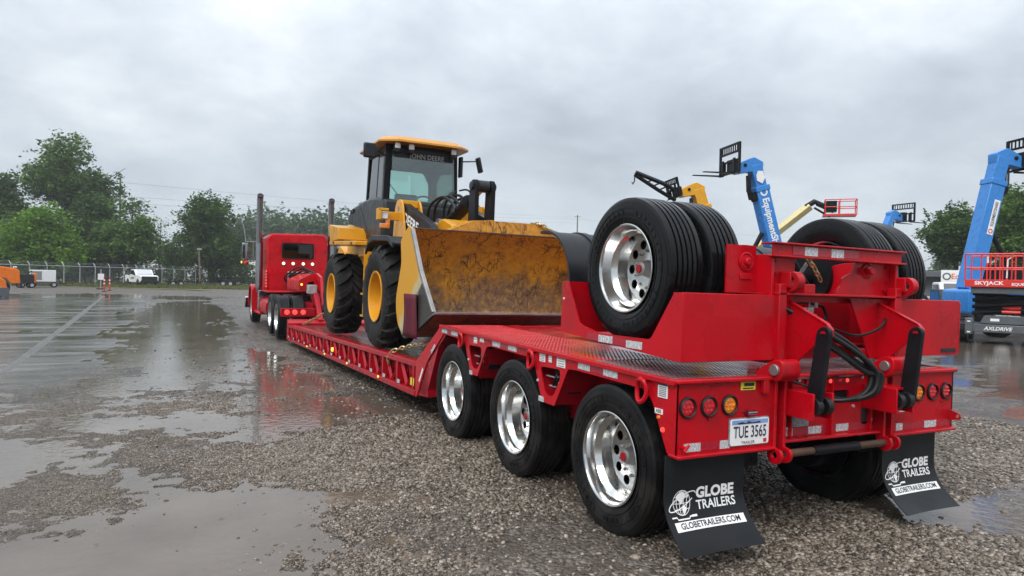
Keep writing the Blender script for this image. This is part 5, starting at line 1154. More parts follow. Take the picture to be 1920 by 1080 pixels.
# sleeper box with rounded roof edge
sl = rounded([(2.335, 1.10), (4.115, 1.10), (4.125, 2.80), (4.02, 2.94), (2.43, 2.90), (2.325, 2.78)], .10, 5)
K.part('sleeper', MB().prism(sl, 21.45, 23.0, 'Y'), 'red_paint', bevel=.05)
wn = K.part('rear_window', MB().prism(rounded([(2.755, 2.155), (3.70, 2.155), (3.70, 2.635), (2.755, 2.635)], .06), 21.425, 21.46, 'Y'), 'black_paint')
K.part('window_pane', MB().prism(rounded([(2.80, 2.20), (3.655, 2.20), (3.655, 2.59), (2.80, 2.59)], .05), 21.417, 21.424, 'Y'), 'car_glass', wn)
for x in (2.81, 3.09, 3.39, 3.665):
    q = K.part('marker_lamp', MB().lathe([(-.02, .045), (-.025, .058), (0, .062)], (x, 21.45, 2.005), 'Y', 16), 'chrome')
    K.part('lens', MB().lathe([(-.02, .0001), (-.012, .044)], (x, 21.45, 2.005), 'Y', 14), 'lit_warm', q)
K.part('battery_box', MB().bx(2.86, 3.62, 20.9, 21.42, 1.19, 1.76), 'chrome', bevel=.03)
for k in range(4):
    K.part('air_hose', MB().tube(spline([(2.86 + .06 * k, 21.3, 1.45 - .03 * k), (2.80 + .1 * k, 20.9, 1.62), (3.1 + .1 * k, 20.3, 1.88 - .04 * k), (3.45, 19.8, 1.70), (3.4, 19.4, 1.60)]), .024, 6), 'rubber')
K.part('step_lamps', MB().bx(2.30, 2.335, 21.4, 21.46, 1.25, 1.78), 'dark_red_paint')
ll = MB()
for k in range(6): ll.box((2.31, 21.39, 1.30 + .09 * k), (.05, .02, .045))
K.part('lit_strip', ll, 'lit_red')
K.part('cab', MB().prism(rounded([(2.33, 1.1), (4.11, 1.1), (4.11, 2.35), (3.98, 2.62), (2.46, 2.62), (2.33, 2.35)], .08, 4), 23.0, 24.1, 'Y'), 'red_paint', bevel=.04)
K.part('windscreen', MB().prism([(2.5, 1.95), (3.94, 1.95), (3.88, 2.5), (2.56, 2.5)], 24.09, 24.11, 'Y'), 'car_glass')
K.part('hood', MB().prism(rounded([(2.62, .95), (3.82, .95), (3.82, 1.75), (3.65, 1.92), (2.79, 1.92), (2.62, 1.75)], .1, 4), 24.1, 26.0, 'Y'), 'red_paint', bevel=.05)
K.part('grille', MB().bx(2.75, 3.69, 26.0, 26.05, .85, 1.8), 'chrome', bevel=.02)
K.part('bumper', MB().bx(2.1, 4.34, 26.1, 26.2, .45, .85), 'chrome', bevel=.03)
for x0, x1 in ((2.06, 2.62), (3.82, 4.38)):
    arc = [(23.7 - .66 * math.cos(a), .60 + .72 * math.sin(a)) for a in [rad(-15 + 195 * k / 16) for k in range(17)]]
    arc += [(23.7 - .62 * math.cos(a), .60 + .68 * math.sin(a)) for a in [rad(-15 + 195 * k / 16) for k in range(16, -1, -1)]]
    K.part('front_fender', MB().prism(arc, x0, x1).prism(rounded([(x0, .50), (x1, .50), (x1, 1.15), (x1 - .1, 1.30), (x0 + .1, 1.30), (x0, 1.15)], .05), 23.0, 23.05, 'Y'), 'red_paint', bevel=.01)
    K.part('running_board', MB().bx(x0 + .06, x1 - .02, 21.3, 23.0, .45, .53), 'red_paint', bevel=.02)
for x in (2.155, 4.30):
    st = K.part('exhaust_stack', MB().tube([(x, 21.9, 1.35), (x, 21.9, 3.9), (x, 21.87, 4.0), (x, 21.80, 4.06)], .092, 18, cap=False), 'chrome', label='tall chrome exhaust stack')
    K.part('stack_mouth', MB().cyl((x, 21.83, 4.02), (x, 21.80, 4.06), .088, 18), 'black_print', st)
    K.part('stack_shield', MB().tube([(x, 21.89, 1.3), (x, 21.89, 2.6)], .108, 18), 'chrome', st)
    K.part('stack_bracket', MB().bx(min(x, 3.22 - .9), max(x, 3.22 - .9), 21.9, 21.93, 2.72, 2.75) if x < 3 else MB().bx(4.11, x, 21.9, 21.93, 2.72, 2.75), 'chrome', st)
    K.part('exhaust_elbow', MB().tube(spline([(x, 21.9, 1.4), (x, 21.9, 1.22), (x + (.12 if x < 3 else -.12), 21.95, 1.05), (x + (.35 if x < 3 else -.35), 22.1, .98)]), .088, 14), 'chrome', st)
for x, s in ((1.78, 1), (4.66, -1)):
    mi = K.part('mirror', MB().bx(x - .09, x + .09, 22.28, 22.34, 2.08, 2.62), 'chrome', bevel=.02)
    K.part('mirror_glass', MB().bx(x - .075, x + .0, 22.272, 22.279, 2.14, 2.55), 'car_glass', mi)
    K.part('mirror_arm', MB().cyl((x, 22.3, 2.66), (x + s * .56, 22.5, 2.66), .016, 8).cyl((x + s * .25, 22.35, 2.66), (x + s * .25, 22.35, 2.05), .014, 8).cyl((x, 22.3, 2.05), (x + s * .3, 22.4, 2.05), .012, 8), 'chrome', mi)
    K.part('bullet_lamp', MB().lathe([(-.13, .0001), (-.10, .05), (0, .075), (.05, .07), (.06, .0001)], (x + s * .03, 22.2, 2.0), 'Y', 16), 'red_paint', mi)
    K.part('lamp_lens', MB().cyl((x - s * .09, 22.2, 2.02), (x - s * .12, 22.2, 2.02), .035, 12), 'lit_amber', mi)
K.part('antenna', MB().tube([(1.80, 22.3, 2.66), (1.74, 22.35, 3.1), (1.64, 22.4, 3.5)], .008, 5), 'galvanised')
K.part('side_step', MB().bx(2.09, 2.3, 21.2, 21.5, .6, 1.18), 'chrome', bevel=.01)
# ---------------------------------------------------------------- background helpers
def lp(t, name, mb, m, parent=None, bevel=0, angle=35, label=None):
    """a part drawn in the thing's own frame"""
    return t.part(name, mb, m, parent, bevel, angle, label, loc=(0, 0, 0) if parent else t.base)
def head(r, f, u=960):
    """turn about z so that local +y points along r*right + f*away, as seen along the line of sight to column u"""
    q = TH + math.atan((u - 960) / F_PX); v = Vector((math.cos(q) * r + math.sin(q) * f, -math.sin(q) * r + math.cos(q) * f)); return math.atan2(-v.x, v.y)
def gz(x, y): return float(ground(np.array([x]), np.array([y]))[0][0])
def place(name, label, cat, u, d, rz=0, group=None):
    x, y = at(u, d); t = Thing(name, label, cat, (x, y, max(0, gz(x, y))), group); t.o.rotation_euler = (0, 0, rz); return t
def wheel_mb(x, y, r, w, z=None):
    z = r if z is None else z
    return MB().lathe([(x - w / 2, r * .55), (x - w / 2, r * .9), (x - w * .4, r), (x + w * .4, r), (x + w / 2, r * .9), (x + w / 2, r * .55)], (0, y, z), 'X', 24)
def rim_mb(x, y, r, w, z=None):
    z = r if z is None else z
    return MB().lathe([(x - w * .52, .0001), (x - w * .40, r * .3), (x - w * .50, r * .5), (x - w * .48, r * .6)], (0, y, z), 'X', 18).lathe([(x + w * .52, .0001), (x + w * .40, r * .3), (x + w * .50, r * .5), (x + w * .48, r * .6)], (0, y, z), 'X', 18)
def wheels(t, pts, r, w, rim='galvanised', tyre='tyre', name='wheel'):
    for x, y in pts:
        q = lp(t, name, wheel_mb(x, y, r, w), tyre); lp(t, 'rim', rim_mb(x, y, r, w), rim, q)
def leaves(name, pts, size, tint, m, parent=None, flat=0.0, seed=0, aspect=0.6):
    r = np.random.RandomState(seed); n = len(pts)
    a = r.normal(size=(n, 3)); a[:, 2] *= (1 - flat) * .5; a /= np.linalg.norm(a, axis=1, keepdims=True) + 1e-9
    b = r.normal(size=(n, 3)); b[:, 2] *= (.5 if flat >= 0 else 1); b -= (b * a).sum(1, keepdims=True) * a; b /= np.linalg.norm(b, axis=1, keepdims=True) + 1e-9
    s = size * r.uniform(0.6, 1.3, (n, 1)); c = np.asarray(pts)
    v = np.stack([c - a * s * .5, c + b * s * aspect * .5, c + a * s * .5, c - b * s * aspect * .5], 1).reshape(-1, 3)
    me = bpy.data.meshes.new(name); me.vertices.add(4 * n); me.vertices.foreach_set('co', v.astype(np.float32).ravel())
    me.loops.add(4 * n); me.loops.foreach_set('vertex_index', np.arange(4 * n, dtype=np.int32)); me.polygons.add(n)
    me.polygons.foreach_set('loop_start', np.arange(0, 4 * n, 4, dtype=np.int32)); me.polygons.foreach_set('loop_total', np.full(n, 4, np.int32)); me.update()
    at_ = me.attributes.new('tint', 'FLOAT', 'POINT'); at_.data.foreach_set('value', np.repeat(np.clip(tint, 0, 1), 4).astype(np.float32))
    me.materials.append(M[m]); o = bpy.data.objects.new(name, me); C.objects.link(o); o.parent = parent; return o
def tree(name, label, u, d, v_top, w_px, v_bot, m, seed, n=6500, size=.34, lobes=16, trunk=True, group=None, sparse=1.0):
    r = np.random.RandomState(seed); x, y = at(u, d); t = Thing(name, label, 'tree', (x, y, 0), group)
    zt, zb = hz(v_top, u, d), max(.15, hz(v_bot, u, d)); R = w_px / F_PX * d / 2; hc = (zt - zb) / 2; zc = (zt + zb) / 2
    cs = []
    for k in range(lobes):
        for _ in range(40):
            q = r.uniform(-1, 1, 3)
            if .25 < np.linalg.norm(q) < .92: break
        wz = 1 - .25 * q[2]
        cs.append((q[0] * R * .72 * wz, q[1] * R * .72 * wz, zc + q[2] * hc * .82, r.uniform(.24, .44)))
    cs.append((0, 0, zt - hc * .28, .34)); P_, tn = [], []
    for (cx, cy, cz, k) in cs:
        m_ = int(1.8 * n / len(cs) * (k / .34) ** 2); rad_ = k * min(R, hc) * 1.25
        # each limb end carries many small sprays, and each spray a handful of leaves
        ns = max(8, m_ // 16); dv_ = r.normal(size=(ns, 3)); dv_ /= np.linalg.norm(dv_, axis=1, keepdims=True)
        sp = np.array([cx, cy, cz]) + dv_ * rad_ * r.uniform(.35, 1.12, (ns, 1)) * np.array([1.15, 1.15, .85])
        tt = r.uniform(.15, .85, ns) * .6 + r.uniform(.1, .5)
        per = max(3, int(20 * sparse)); q = np.repeat(sp, per, 0) + r.normal(0, size * .95, (ns * per, 3)) * np.array([1, 1, .7])
        P_.append(q); tn.append(np.repeat(tt, per) + r.normal(0, .16, ns * per))
    P_ = np.concatenate(P_); tn = np.concatenate(tn); k = P_[:, 2] > .1
    leaves('crown', P_[k], size * 1.1, tn[k], m, t.o, .2, seed)
    tr = MB(); r0 = max(.12, R * .085)
    tr.tube([(0, 0, -.2), (r.normal(0, .1), r.normal(0, .1), zb + hc * .5), (r.normal(0, .3), r.normal(0, .3), zc + hc * .3)], [r0, r0 * .75, r0 * .35], 8)
    for (cx, cy, cz, k) in cs[::2]:
        z0 = zb + (cz - zb) * .35; tr.tube([(0, 0, z0), (cx * .5, cy * .5, z0 + (cz - z0) * .6), (cx, cy, cz)], [r0 * .45, r0 * .28, r0 * .1], 5)
        for _ in range(3):
            e_ = np.array([cx, cy, cz]) + r.normal(0, 1, 3) * R * .28; tr.tube([(cx * .6, cy * .6, z0 + (cz - z0) * .7), tuple(e_)], [r0 * .16, r0 * .05], 4)
    lp(t, 'trunk', tr, 'bark')
    return t
tree('broadleaf_tree', 'tallest tree at the left with an open airy crown against the sky', 130, 97, 256, 158, 428, 'leaf_mid', 3, 9500, .46, 22, sparse=.85)
tree('broadleaf_tree', 'dark tree cut off by the left edge of the picture', 6, 90, 314, 100, 505, 'leaf_dark', 8, 7000, .42, 18)
tree('broadleaf_tree', 'bright green bushy tree standing low in front of the darker trees', 84, 77, 388, 156, 520, 'leaf_bright', 12, 9000, .34, 20)
tree('broadleaf_tree', 'dark round tree standing just left of the tall utility pole', 168, 90, 366, 116, 515, 'leaf_dark', 15, 7000, .42, 18)
tree('broadleaf_tree', 'mid green tree right of the tall utility pole with leaning branches', 246, 85, 372, 116, 512, 'leaf_mid', 19, 7500, .36, 18, sparse=.8)
tree('broadleaf_tree', 'rounded dark green tree standing alone behind the leaning lamp pole', 394, 92, 365, 138, 508, 'leaf_dark', 23, 9500, .38, 22)
tree('bare_tree', 'thin half bare tree between the leaning tree and the rounded tree', 300, 96, 402, 62, 515, 'leaf_mid', 27, 900, .30, 10, sparse=.4)
tree('shrubby_tree', 'low dark tree behind the white pickup', 338, 102, 440, 90, 520, 'leaf_dark', 31, 3500, .4, 12)
tree('shrubby_tree', 'low dark shrubby tree under the tree at the left edge', 28, 84, 405, 110, 522, 'leaf_dark', 35, 4500, .36, 12)
tree('shrubby_tree', 'low dark green tree just behind the fence and the delineator posts', 190, 86, 425, 140, 524, 'leaf_dark', 37, 5500, .36, 14)
tree('shrubby_tree', 'small green shrub by the fence left of the red tractor', 440, 100, 478, 60, 524, 'leaf_mid', 38, 1800, .36, 9)
tree('yard_tree', 'dark tree with a ragged crown left of the blue boom at the right', 1790, 60, 386, 122, 512, 'leaf_dark', 41, 8000, .27, 20, sparse=.9)
tree('yard_tree', 'large green tree right behind the blue boom at the right edge', 1905, 54, 350, 150, 535, 'leaf_mid', 44, 9500, .27, 22)
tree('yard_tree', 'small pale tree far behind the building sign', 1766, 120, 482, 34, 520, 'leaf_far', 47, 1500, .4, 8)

# far woods and undergrowth read as masses
def mass(name, u0, u1, d, v_top, depth, n, size, m, label, seed, bottom=.1, var=.28):
    r = np.random.RandomState(seed); nb_ = int((u1 - u0) / 11); P_, tn = [], []
    for k in range(nb_):
        u = u0 + (u1 - u0) * (k + r.uniform(0, 1)) / nb_; dd = d + r.uniform(0, depth); x, y = at(u, dd); zt = hz(v_top, u, dd) * r.uniform(1 - var, 1.04); R = zt * r.uniform(.24, .36)
        q = r.normal(size=(n // nb_, 3)); q /= np.linalg.norm(q, axis=1, keepdims=True); q *= r.uniform(.55, 1.1, (len(q), 1)) * (1 + .18 * np.sin(q[:, :1] * 9 + q[:, 1:2] * 7))
        q = q * np.array([R, R, zt * .52]) + np.array([x, y, zt * .5]); P_.append(q[q[:, 2] > bottom]); tn.append(np.clip(r.uniform(.2, .8) + r.normal(0, .15, len(P_[-1])), 0, 1))
    o = leaves(name, np.concatenate(P_), size, np.concatenate(tn), m, None, .2, seed); tag(o, label, None, None, 'stuff'); return o
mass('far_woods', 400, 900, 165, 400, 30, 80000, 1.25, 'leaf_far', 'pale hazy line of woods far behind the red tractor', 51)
mass('far_woods', -260, 420, 135, 452, 20, 22000, .9, 'leaf_dark', 'dark woods behind the trees at the left', 52)
mass('undergrowth', -160, 480, 90, 494, 8, 20000, .34, 'leaf_dark', 'tangled undergrowth behind the chain link fence', 53)
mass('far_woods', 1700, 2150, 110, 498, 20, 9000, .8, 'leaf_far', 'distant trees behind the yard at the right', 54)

# grass verge in front of the fence: a strip of ground with blades
gm, gb, gn_, gl_, grmp, gmix = nodes('grass_verge')
tc_ = gn_('ShaderNodeTexCoord'); no_ = gn_('ShaderNodeTexNoise', Scale=.35, Detail=8.0, Roughness=.7); gl_(tc_, 'Object', no_, 'Vector')
gl_(grmp(no_, 0, (.3, (.075, .085, .030)), (.5, (.13, .135, .055)), (.7, (.20, .17, .09))), 0, gb, 'Base Color'); gb.inputs['Roughness'].default_value = .9
vb = MB(); rowa = [at(u, 68 - 6 * (u / 500)) for u in range(-700, 1100, 60)]; rowb = [at(u, 145) for u in range(-700, 1100, 60)]
for (xa, ya), (xb, yb) in zip(rowa, rowb): vb.v += [Vector((xa, ya, .10)), Vector((xb, yb, .16))]
vb.f = [(2 * i, 2 * i + 2, 2 * i + 3, 2 * i + 1) for i in range(len(rowa) - 1)]
solo('grass_verge', vb, 'grass_verge', 'grass verge along the chain link fence', None, kind='structure')
r_ = np.random.RandomState(61); nbl = 26000
uu = r_.uniform(-80, 560, nbl); dd = 67 + 24 * r_.uniform(0, 1, nbl) ** 1.3
gx_ = np.array([at(a, b) for a, b in zip(uu, dd)]); hh = r_.uniform(.15, .62, nbl) * (.6 + .5 * fbm(gx_[:, 0], gx_[:, 1], .25, 5, 3))
gp = np.column_stack([gx_, .12 + hh * .4]); o_ = leaves('verge_grass', gp, .42, np.clip(.5 + .5 * fbm(gx_[:, 0], gx_[:, 1], .12, 8, 3) + r_.normal(0, .15, nbl), 0, 1), 'grass_leaf', None, -1.5, 62, .18); tag(o_, 'rough yellow green grass along the fence', None, None, 'stuff')

# chain link fence
fa = Vector(at(-140, 60)); fb = Vector(at(620, 120))
FN = Thing('chain_link_fence', 'long grey chain link fence with angled post tops along the grass', 'fence', (fa.x, fa.y, .08))
fd = (fb - fa); FL = fd.length; fu = fd / FL; npost = 34
pm_ = mesh('fence_post', MB().cyl((0, 0, 0), (0, 0, 2.15), .045, 8).cyl((0, 0, 2.15), (-fu.y * .3, fu.x * .3, 2.5), .03, 6), 'galvanised')
for k in range(npost + 1):
    p = fu * (FL * k / npost); FN.use('fence_post', pm_, loc=FN.base + Vector((p.x, p.y, 0)))
lp(FN, 'top_rail', MB().cyl((0, 0, 2.1), (fd.x, fd.y, 2.1), .038, 8), 'galvanised')
lp(FN, 'tension_wire', MB().cyl((0, 0, .1), (fd.x, fd.y, .1), .01, 5).cyl((-fu.y * .15, fu.x * .15, 2.32), (fd.x - fu.y * .15, fd.y + fu.x * .15, 2.32), .008, 5).cyl((-fu.y * .28, fu.x * .28, 2.46), (fd.x - fu.y * .28, fd.y + fu.x * .28, 2.46), .008, 5), 'galvanised')
wm_ = MB(); s_ = .24; k = 0
while k * s_ < FL:
    for sg in (1, -1):
        a = k * s_ if sg > 0 else k * s_ + 2.0; b = a + sg * 2.0
        if 0 <= min(a, b) and max(a, b) <= FL:
            p, q = fu * a, fu * b; n_ = Vector((-fu.y, fu.x)) * .004; wm_.add([(p.x, p.y, .1), (q.x, q.y, 2.1), (q.x, q.y, 2.112), (p.x, p.y, .112)], [(0, 1, 2, 3)])
    k += 1
tag(lp(FN, 'wire_mesh', wm_, 'galvanised'), kind='stuff')

# poles and wires
def pole(label, u, d, v_top, r=.14, arm=False, lean=0.0, name='utility_pole'):
    t = place(name, label, 'pole', u, d); h = hz(v_top, u, d)
    lp(t, 'pole', MB().cyl((0, 0, -.2), (lean, 0, h), r, 10, r * .7), 'timber')
    if arm: lp(t, 'cross_arm', MB().box((0, 0, h - .5), (2.4, .12, .14), Matrix.Rotation(head(0, 1), 3, 'Z')), 'timber')
    return t, h
pole('tall wooden utility pole rising between the trees at the left', 223, 118, 334, .22)
pole('far utility pole seen above the black fender', 1080, 230, 404, .28, True)
lt, lh = pole('leaning wooden lamp pole beside the rounded tree', 376, 86, 469, .13, False, -.25, 'lamp_pole')
lp(lt, 'lamp_head', MB().box((-.2, 0, lh), (.55, .2, .16)), 'galvanised')
tl = place('lattice_mast', 'thin lattice mast far behind the red axle unit', 'mast', 1491, 260); h_ = hz(436, 1491, 260)
mm = MB()
for k in range(3):
    a = k * 2.094; mm.cyl((.9 * math.cos(a), .9 * math.sin(a), 0), (.15 * math.cos(a), .15 * math.sin(a), h_), .09, 5)
for k in range(9):
    z0 = h_ * k / 9; z1 = h_ * (k + 1) / 9; f0 = .9 - .75 * k / 9; f1 = .9 - .75 * (k + 1) / 9
    for q in range(3): a, b = q * 2.094, (q + 1) * 2.094; mm.cyl((f0 * math.cos(a), f0 * math.sin(a), z0), (f1 * math.cos(b), f1 * math.sin(b), z1), .05, 4)
lp(tl, 'lattice', mm, 'galvanised')
for k, (v0, v1, lb_) in enumerate(((342, 408, 'topmost power line sagging across the grey sky'), (368, 411, 'middle power line strung from the tall utility pole'), (380, 418, 'lowest power line behind the exhaust stacks'))):
    x0, y0 = at(223, 118); x1, y1 = at(1080, 230); z0 = hz(v0, 223, 118); z1 = hz(v1, 1080, 230)
    solo('power_line', MB().tube([(x0 + (x1 - x0) * t, y0 + (y1 - y0) * t, z0 + (z1 - z0) * t - 2.2 * 4 * t * (1 - t) * .35) for t in [q / 24 for q in range(25)]], .016, 5), 'black_plastic', lb_, 'cable', (x0, y0, z0), 'power lines over the yard')
    xx, yy = at(2500, 300)
solo('power_line', MB().tube([(*at(1080, 230), hz(410, 1080, 230)), (*at(1300, 240), hz(436, 1300, 240)), (*at(1491, 260), hz(446, 1491, 260)), (*at(2300, 330), hz(430, 2300, 330))], .02, 5), 'black_plastic', 'far power line passing behind the folded axle tyres', 'cable', (0, 0, 0), 'power lines over the yard')

# white buildings glimpsed behind the trees
bw = place('white_warehouse', 'long white warehouse glimpsed between the trunks behind the fence', 'building', 310, 130, head(0, 1, 310))
lp(bw, 'wall', MB().bx(-9, 9, 0, 8, 0, 4.6), 'white_paint'); lp(bw, 'roof', MB().prism([(-9.3, 4.6), (9.3, 4.6), (0, 5.4)], -.3, 8.3, 'Y'), 'roof_dark')
bt = place('box_trailer', 'white box trailer parked beyond the fence left of the exhaust stack', 'trailer', 470, 118, head(-1, .1, 470))
lp(bt, 'box', MB().bx(-1.3, 1.3, -6.5, 6.5, 1.1, 4.0), 'white_paint', bevel=.04); lp(bt, 'frame', MB().bx(-.5, .5, -6.3, 6.3, .8, 1.1), 'black_paint'); wheels(bt, ((-1.1, -4.5), (1.1, -4.5), (-1.1, -5.7), (1.1, -5.7)), .5, .3)

# white pickup truck facing the yard
p_ = place('pickup_truck', 'white pickup truck parked on the grass in front of the fence', 'pickup truck', 265, 76, head(.30, -.95, 265))
prof = [(-2.6, .55), (-2.6, 1.22), (-1.0, 1.24), (-.95, 1.28), (-.60, 1.88), (.50, 1.90), (1.10, 1.30), (2.40, 1.24), (2.6, 1.14), (2.62, .5), (2.0, .45), (-2.2, .45)]
lp(p_, 'body', MB().prism(rounded(prof, .10, 3), -.93, .93), 'white_paint', bevel=.06)
lp(p_, 'windscreen', MB().add([(-.76, 1.09, 1.34), (.76, 1.09, 1.34), (.66, .57, 1.84), (-.66, .57, 1.84)], [(0, 1, 2, 3)]).mapped(lambda q: (q.x, q.y + .03, q.z + .015)), 'car_glass')
for s in (-1, 1): lp(p_, 'side_window', MB().prism(rounded([(-.78, 1.34), (-.50, 1.80), (.46, 1.80), (.90, 1.34)], .05), s * .935, s * .94), 'car_glass')
lp(p_, 'grille', MB().bx(-.80, .80, 2.60, 2.645, .66, 1.14), 'black_plastic', bevel=.02); lp(p_, 'front_bumper', MB().bx(-.92, .92, 2.55, 2.70, .42, .68), 'black_plastic', bevel=.04)
for s in (-1, 1): lp(p_, 'head_lamp', MB().bx(s * .74, s * .92, 2.56, 2.63, .94, 1.12), 'lamp_glass', bevel=.01); lp(p_, 'mirror', MB().bx(s * .95, s * 1.15, .85, .93, 1.25, 1.42), 'black_plastic', bevel=.02); lp(p_, 'wheel_arch', MB().prism(circ((1.72, .42), .44, 18), s * .925, s * .934).prism(circ((-1.6, .42), .44, 18), s * .925, s * .934), 'black_print')
lp(p_, 'bed_opening', MB().bx(-.78, .78, -2.5, -1.08, 1.09, 1.165), 'black_plastic'); lp(p_, 'door_decal', MB().bx(.935, .938, -.5, .5, .8, 1.05).bx(-.938, -.935, -.5, .5, .8, 1.05), 'grey_print')
wheels(p_, ((-.80, 1.72), (.80, 1.72), (-.80, -1.6), (.80, -1.6)), .39, .27)

def flat_trailer(label, u, d, rz, L, rails):
    t = place('utility_trailer', label, 'trailer', u, d, rz, 'flat trailers parked on the verge')
    lp(t, 'deck', MB().bx(-1.0, 1.0, -L / 2, L / 2, .52, .62), 'black_paint'); lp(t, 'tongue', MB().cyl((-.7, L / 2, .56), (0, L / 2 + 1.4, .5), .06, 6).cyl((.7, L / 2, .56), (0, L / 2 + 1.4, .5), .06, 6).cyl((0, L / 2 + 1.2, .02), (0, L / 2 + 1.2, .9), .04, 6), 'black_paint')
    for s in (-1, 1): lp(t, 'fender', MB().prism([(-.9, .55), (-.75, .78), (.75, .78), (.9, .55), (.8, .55), (.7, .72), (-.7, .72), (-.8, .55)], s * 1.02, s * 1.28), 'black_paint')
    wheels(t, ((-1.15, -.42), (1.15, -.42), (-1.15, .42), (1.15, .42)), .34, .2)
    if rails:
        lp(t, 'side_rail', MB().bx(-1.0, -.95, -L / 2, L / 2, .95, 1.0).bx(.95, 1.0, -L / 2, L / 2, .95, 1.0), 'black_paint')
        for y in (-L / 2 + .05, -L / 4, 0, L / 4, L / 2 - .05): lp(t, 'stake', MB().bx(-1.0, -.95, y - .03, y + .03, .6, 1.0).bx(.95, 1.0, y - .03, y + .03, .6, 1.0), 'black_paint')
        lp(t, 'ramp', MB().bx(-.9, .9, -L / 2 - .1, -L / 2 - .02, .55, 1.75), 'black_paint'); lp(t, 'winch', MB().bx(-.2, .2, L / 2 - .6, L / 2 - .2, .62, 1.6), 'black_paint')
flat_trailer('low bare black trailer frame on the grass right of the pickup', 330, 80, head(1, .1, 330), 2.3, False)
flat_trailer('larger black flat trailer with side rails left of the tractor', 428, 84, head(-1, .15, 428), 4.0, True)

# generator, orange machine and orange truck at the left edge
g_ = place('generator_trailer', 'white generator box on wheels parked by the fence at the left', 'generator', 80, 63, head(1, .05, 80))
lp(g_, 'housing', MB().bx(-.55, .55, -1.0, 1.0, .52, 1.62), 'white_paint', bevel=.04); lp(g_, 'chassis', MB().bx(-.5, .5, -1.1, 1.2, .30, .52), 'grey_paint'); lp(g_, 'vent_panel', MB().bx(.551, .56, -.95, -.1, .7, 1.5).bx(-.56, -.551, -.95, -.1, .7, 1.5), 'grey_print'); wheels(g_, ((-.6, -.75), (.6, -.75), (-.6, .85), (.6, .85)), .26, .16); lp(g_, 'drawbar', MB().cyl((0, 1.1, .4), (0, 1.9, .35), .05, 6), 'black_paint')
w_ = place('welder_cart', 'small black and orange machine parked between the orange truck and white generator', 'machine', 47, 60, head(1, .2, 47))
lp(w_, 'body', MB().bx(-.5, .5, -.55, .55, .42, 1.22), 'black_plastic', bevel=.05); lp(w_, 'front_panel', MB().prism([(.56, .45), (.75, .5), (.80, 1.3), (.58, 1.35)], -.4, .4), 'orange_paint', bevel=.03); lp(w_, 'muffler', MB().cyl((0, .1, 1.2), (0, .5, 1.55), .05, 8), 'black_paint'); wheels(w_, ((-.5, -.35), (.5, -.35), (-.5, .4), (.5, .4)), .25, .16)
lp(w_, 'tool_bar', MB().bx(-.45, .45, -.56, -.5, 1.2, 1.45), 'black_paint')
o_ = place('orange_truck', 'orange work truck with a long hood half cut off by the left edge', 'truck', -40, 43, head(1, .05, -20))
lp(o_, 'hood', MB().prism(rounded([(-.3, .75), (-.3, 1.95), (.3, 1.98), (1.9, 1.72), (2.05, 1.55), (2.08, .75), (1.55, .75), (1.35, 1.08), (.75, 1.08), (.55, .75)], .06, 3), -.95, .95), 'orange_paint', bevel=.05)
lp(o_, 'cab', MB().prism(rounded([(-2.0, .75), (-2.0, 2.85), (-.55, 2.9), (-.25, 1.95), (-.25, .75)], .08, 3), -1.05, 1.05), 'orange_paint', bevel=.05)
for s in (-1, 1): lp(o_, 'side_window', MB().prism([(-1.6, 2.0), (-1.6, 2.65), (-.75, 2.65), (-.45, 2.0)], s * 1.052, s * 1.06), 'car_glass'); lp(o_, 'cab_lamp', MB().lathe([(-.06, .0001), (-.04, .06), (.04, .06)], (s * .8, 1.85, 1.82), 'Y', 10), 'lamp_glass')
lp(o_, 'flat_bed', MB().bx(-1.15, 1.15, -6.2, -2.1, 1.0, 1.2), 'black_paint'); lp(o_, 'bumper', MB().bx(-1.0, 1.0, 2.08, 2.2, .5, .85), 'black_plastic', bevel=.03)
lp(o_, 'grille', MB().bx(-.6, .6, 2.05, 2.1, .95, 1.55), 'black_plastic')
wheels(o_, ((-.95, 1.05), (.95, 1.05), (-.95, -3.6), (.95, -3.6)), .50, .3)
o2 = place('orange_loader_cab', 'grey and orange machine nose at the very left edge in front of the orange truck', 'machine', -45, 38, head(1, .1, 0))
lp(o2, 'body', MB().prism(rounded([(-1.5, .3), (-1.5, 1.4), (.6, 1.45), (1.25, 1.05), (1.38, .35)], .12, 4), -.8, .8), 'orange_paint', bevel=.05); lp(o2, 'skirt', MB().prism(rounded([(-1.5, .1), (-1.5, .62), (1.42, .62), (1.45, .2), (1.3, .1)], .06), -.83, .83), 'grey_paint', bevel=.03); lp(o2, 'side_stripe', MB().bx(-.815, -.81, -1.0, .6, .75, .85).bx(.81, .815, -1.0, .6, .75, .85), 'white_print'); wheels(o2, ((-.6, -1.0), (.6, -1.0), (-.6, .9), (.6, .9)), .28, .2)

# delineator posts and small sign
for u, d, v, lb_ in ((195.5, 55, 519, 'left orange delineator post with white bands at the yard edge'), (205.5, 58, 520, 'right orange delineator post standing a little farther back')):
    t = place('delineator_post', lb_, 'post', u, d, 0, 'orange delineator posts'); h = hz(v, u, d)
    lp(t, 'post', MB().cyl((0, 0, 0), (0, 0, h), .055, 10), 'scissor_red'); lp(t, 'base', MB().cyl((0, 0, 0), (0, 0, .05), .2, 12), 'rubber'); lp(t, 'white_band', MB().cyl((0, 0, h * .72), (0, 0, h * .82), .058, 10).cyl((0, 0, h * .5), (0, 0, h * .58), .058, 10), 'white_print')
t = place('yard_sign', 'small white sign on a grey post beside the orange delineators', 'sign', 189, 61, head(0, -1, 189)); h = hz(506, 189, 61)
lp(t, 'post', MB().cyl((0, 0, 0), (0, 0, h), .04, 8), 'galvanised'); lp(t, 'base', MB().bx(-.35, .35, -.25, .25, 0, .08), 'rubber'); lp(t, 'sign_board', MB().bx(-.24, .24, .045, .06, h - .95, h - .4), 'white_print')
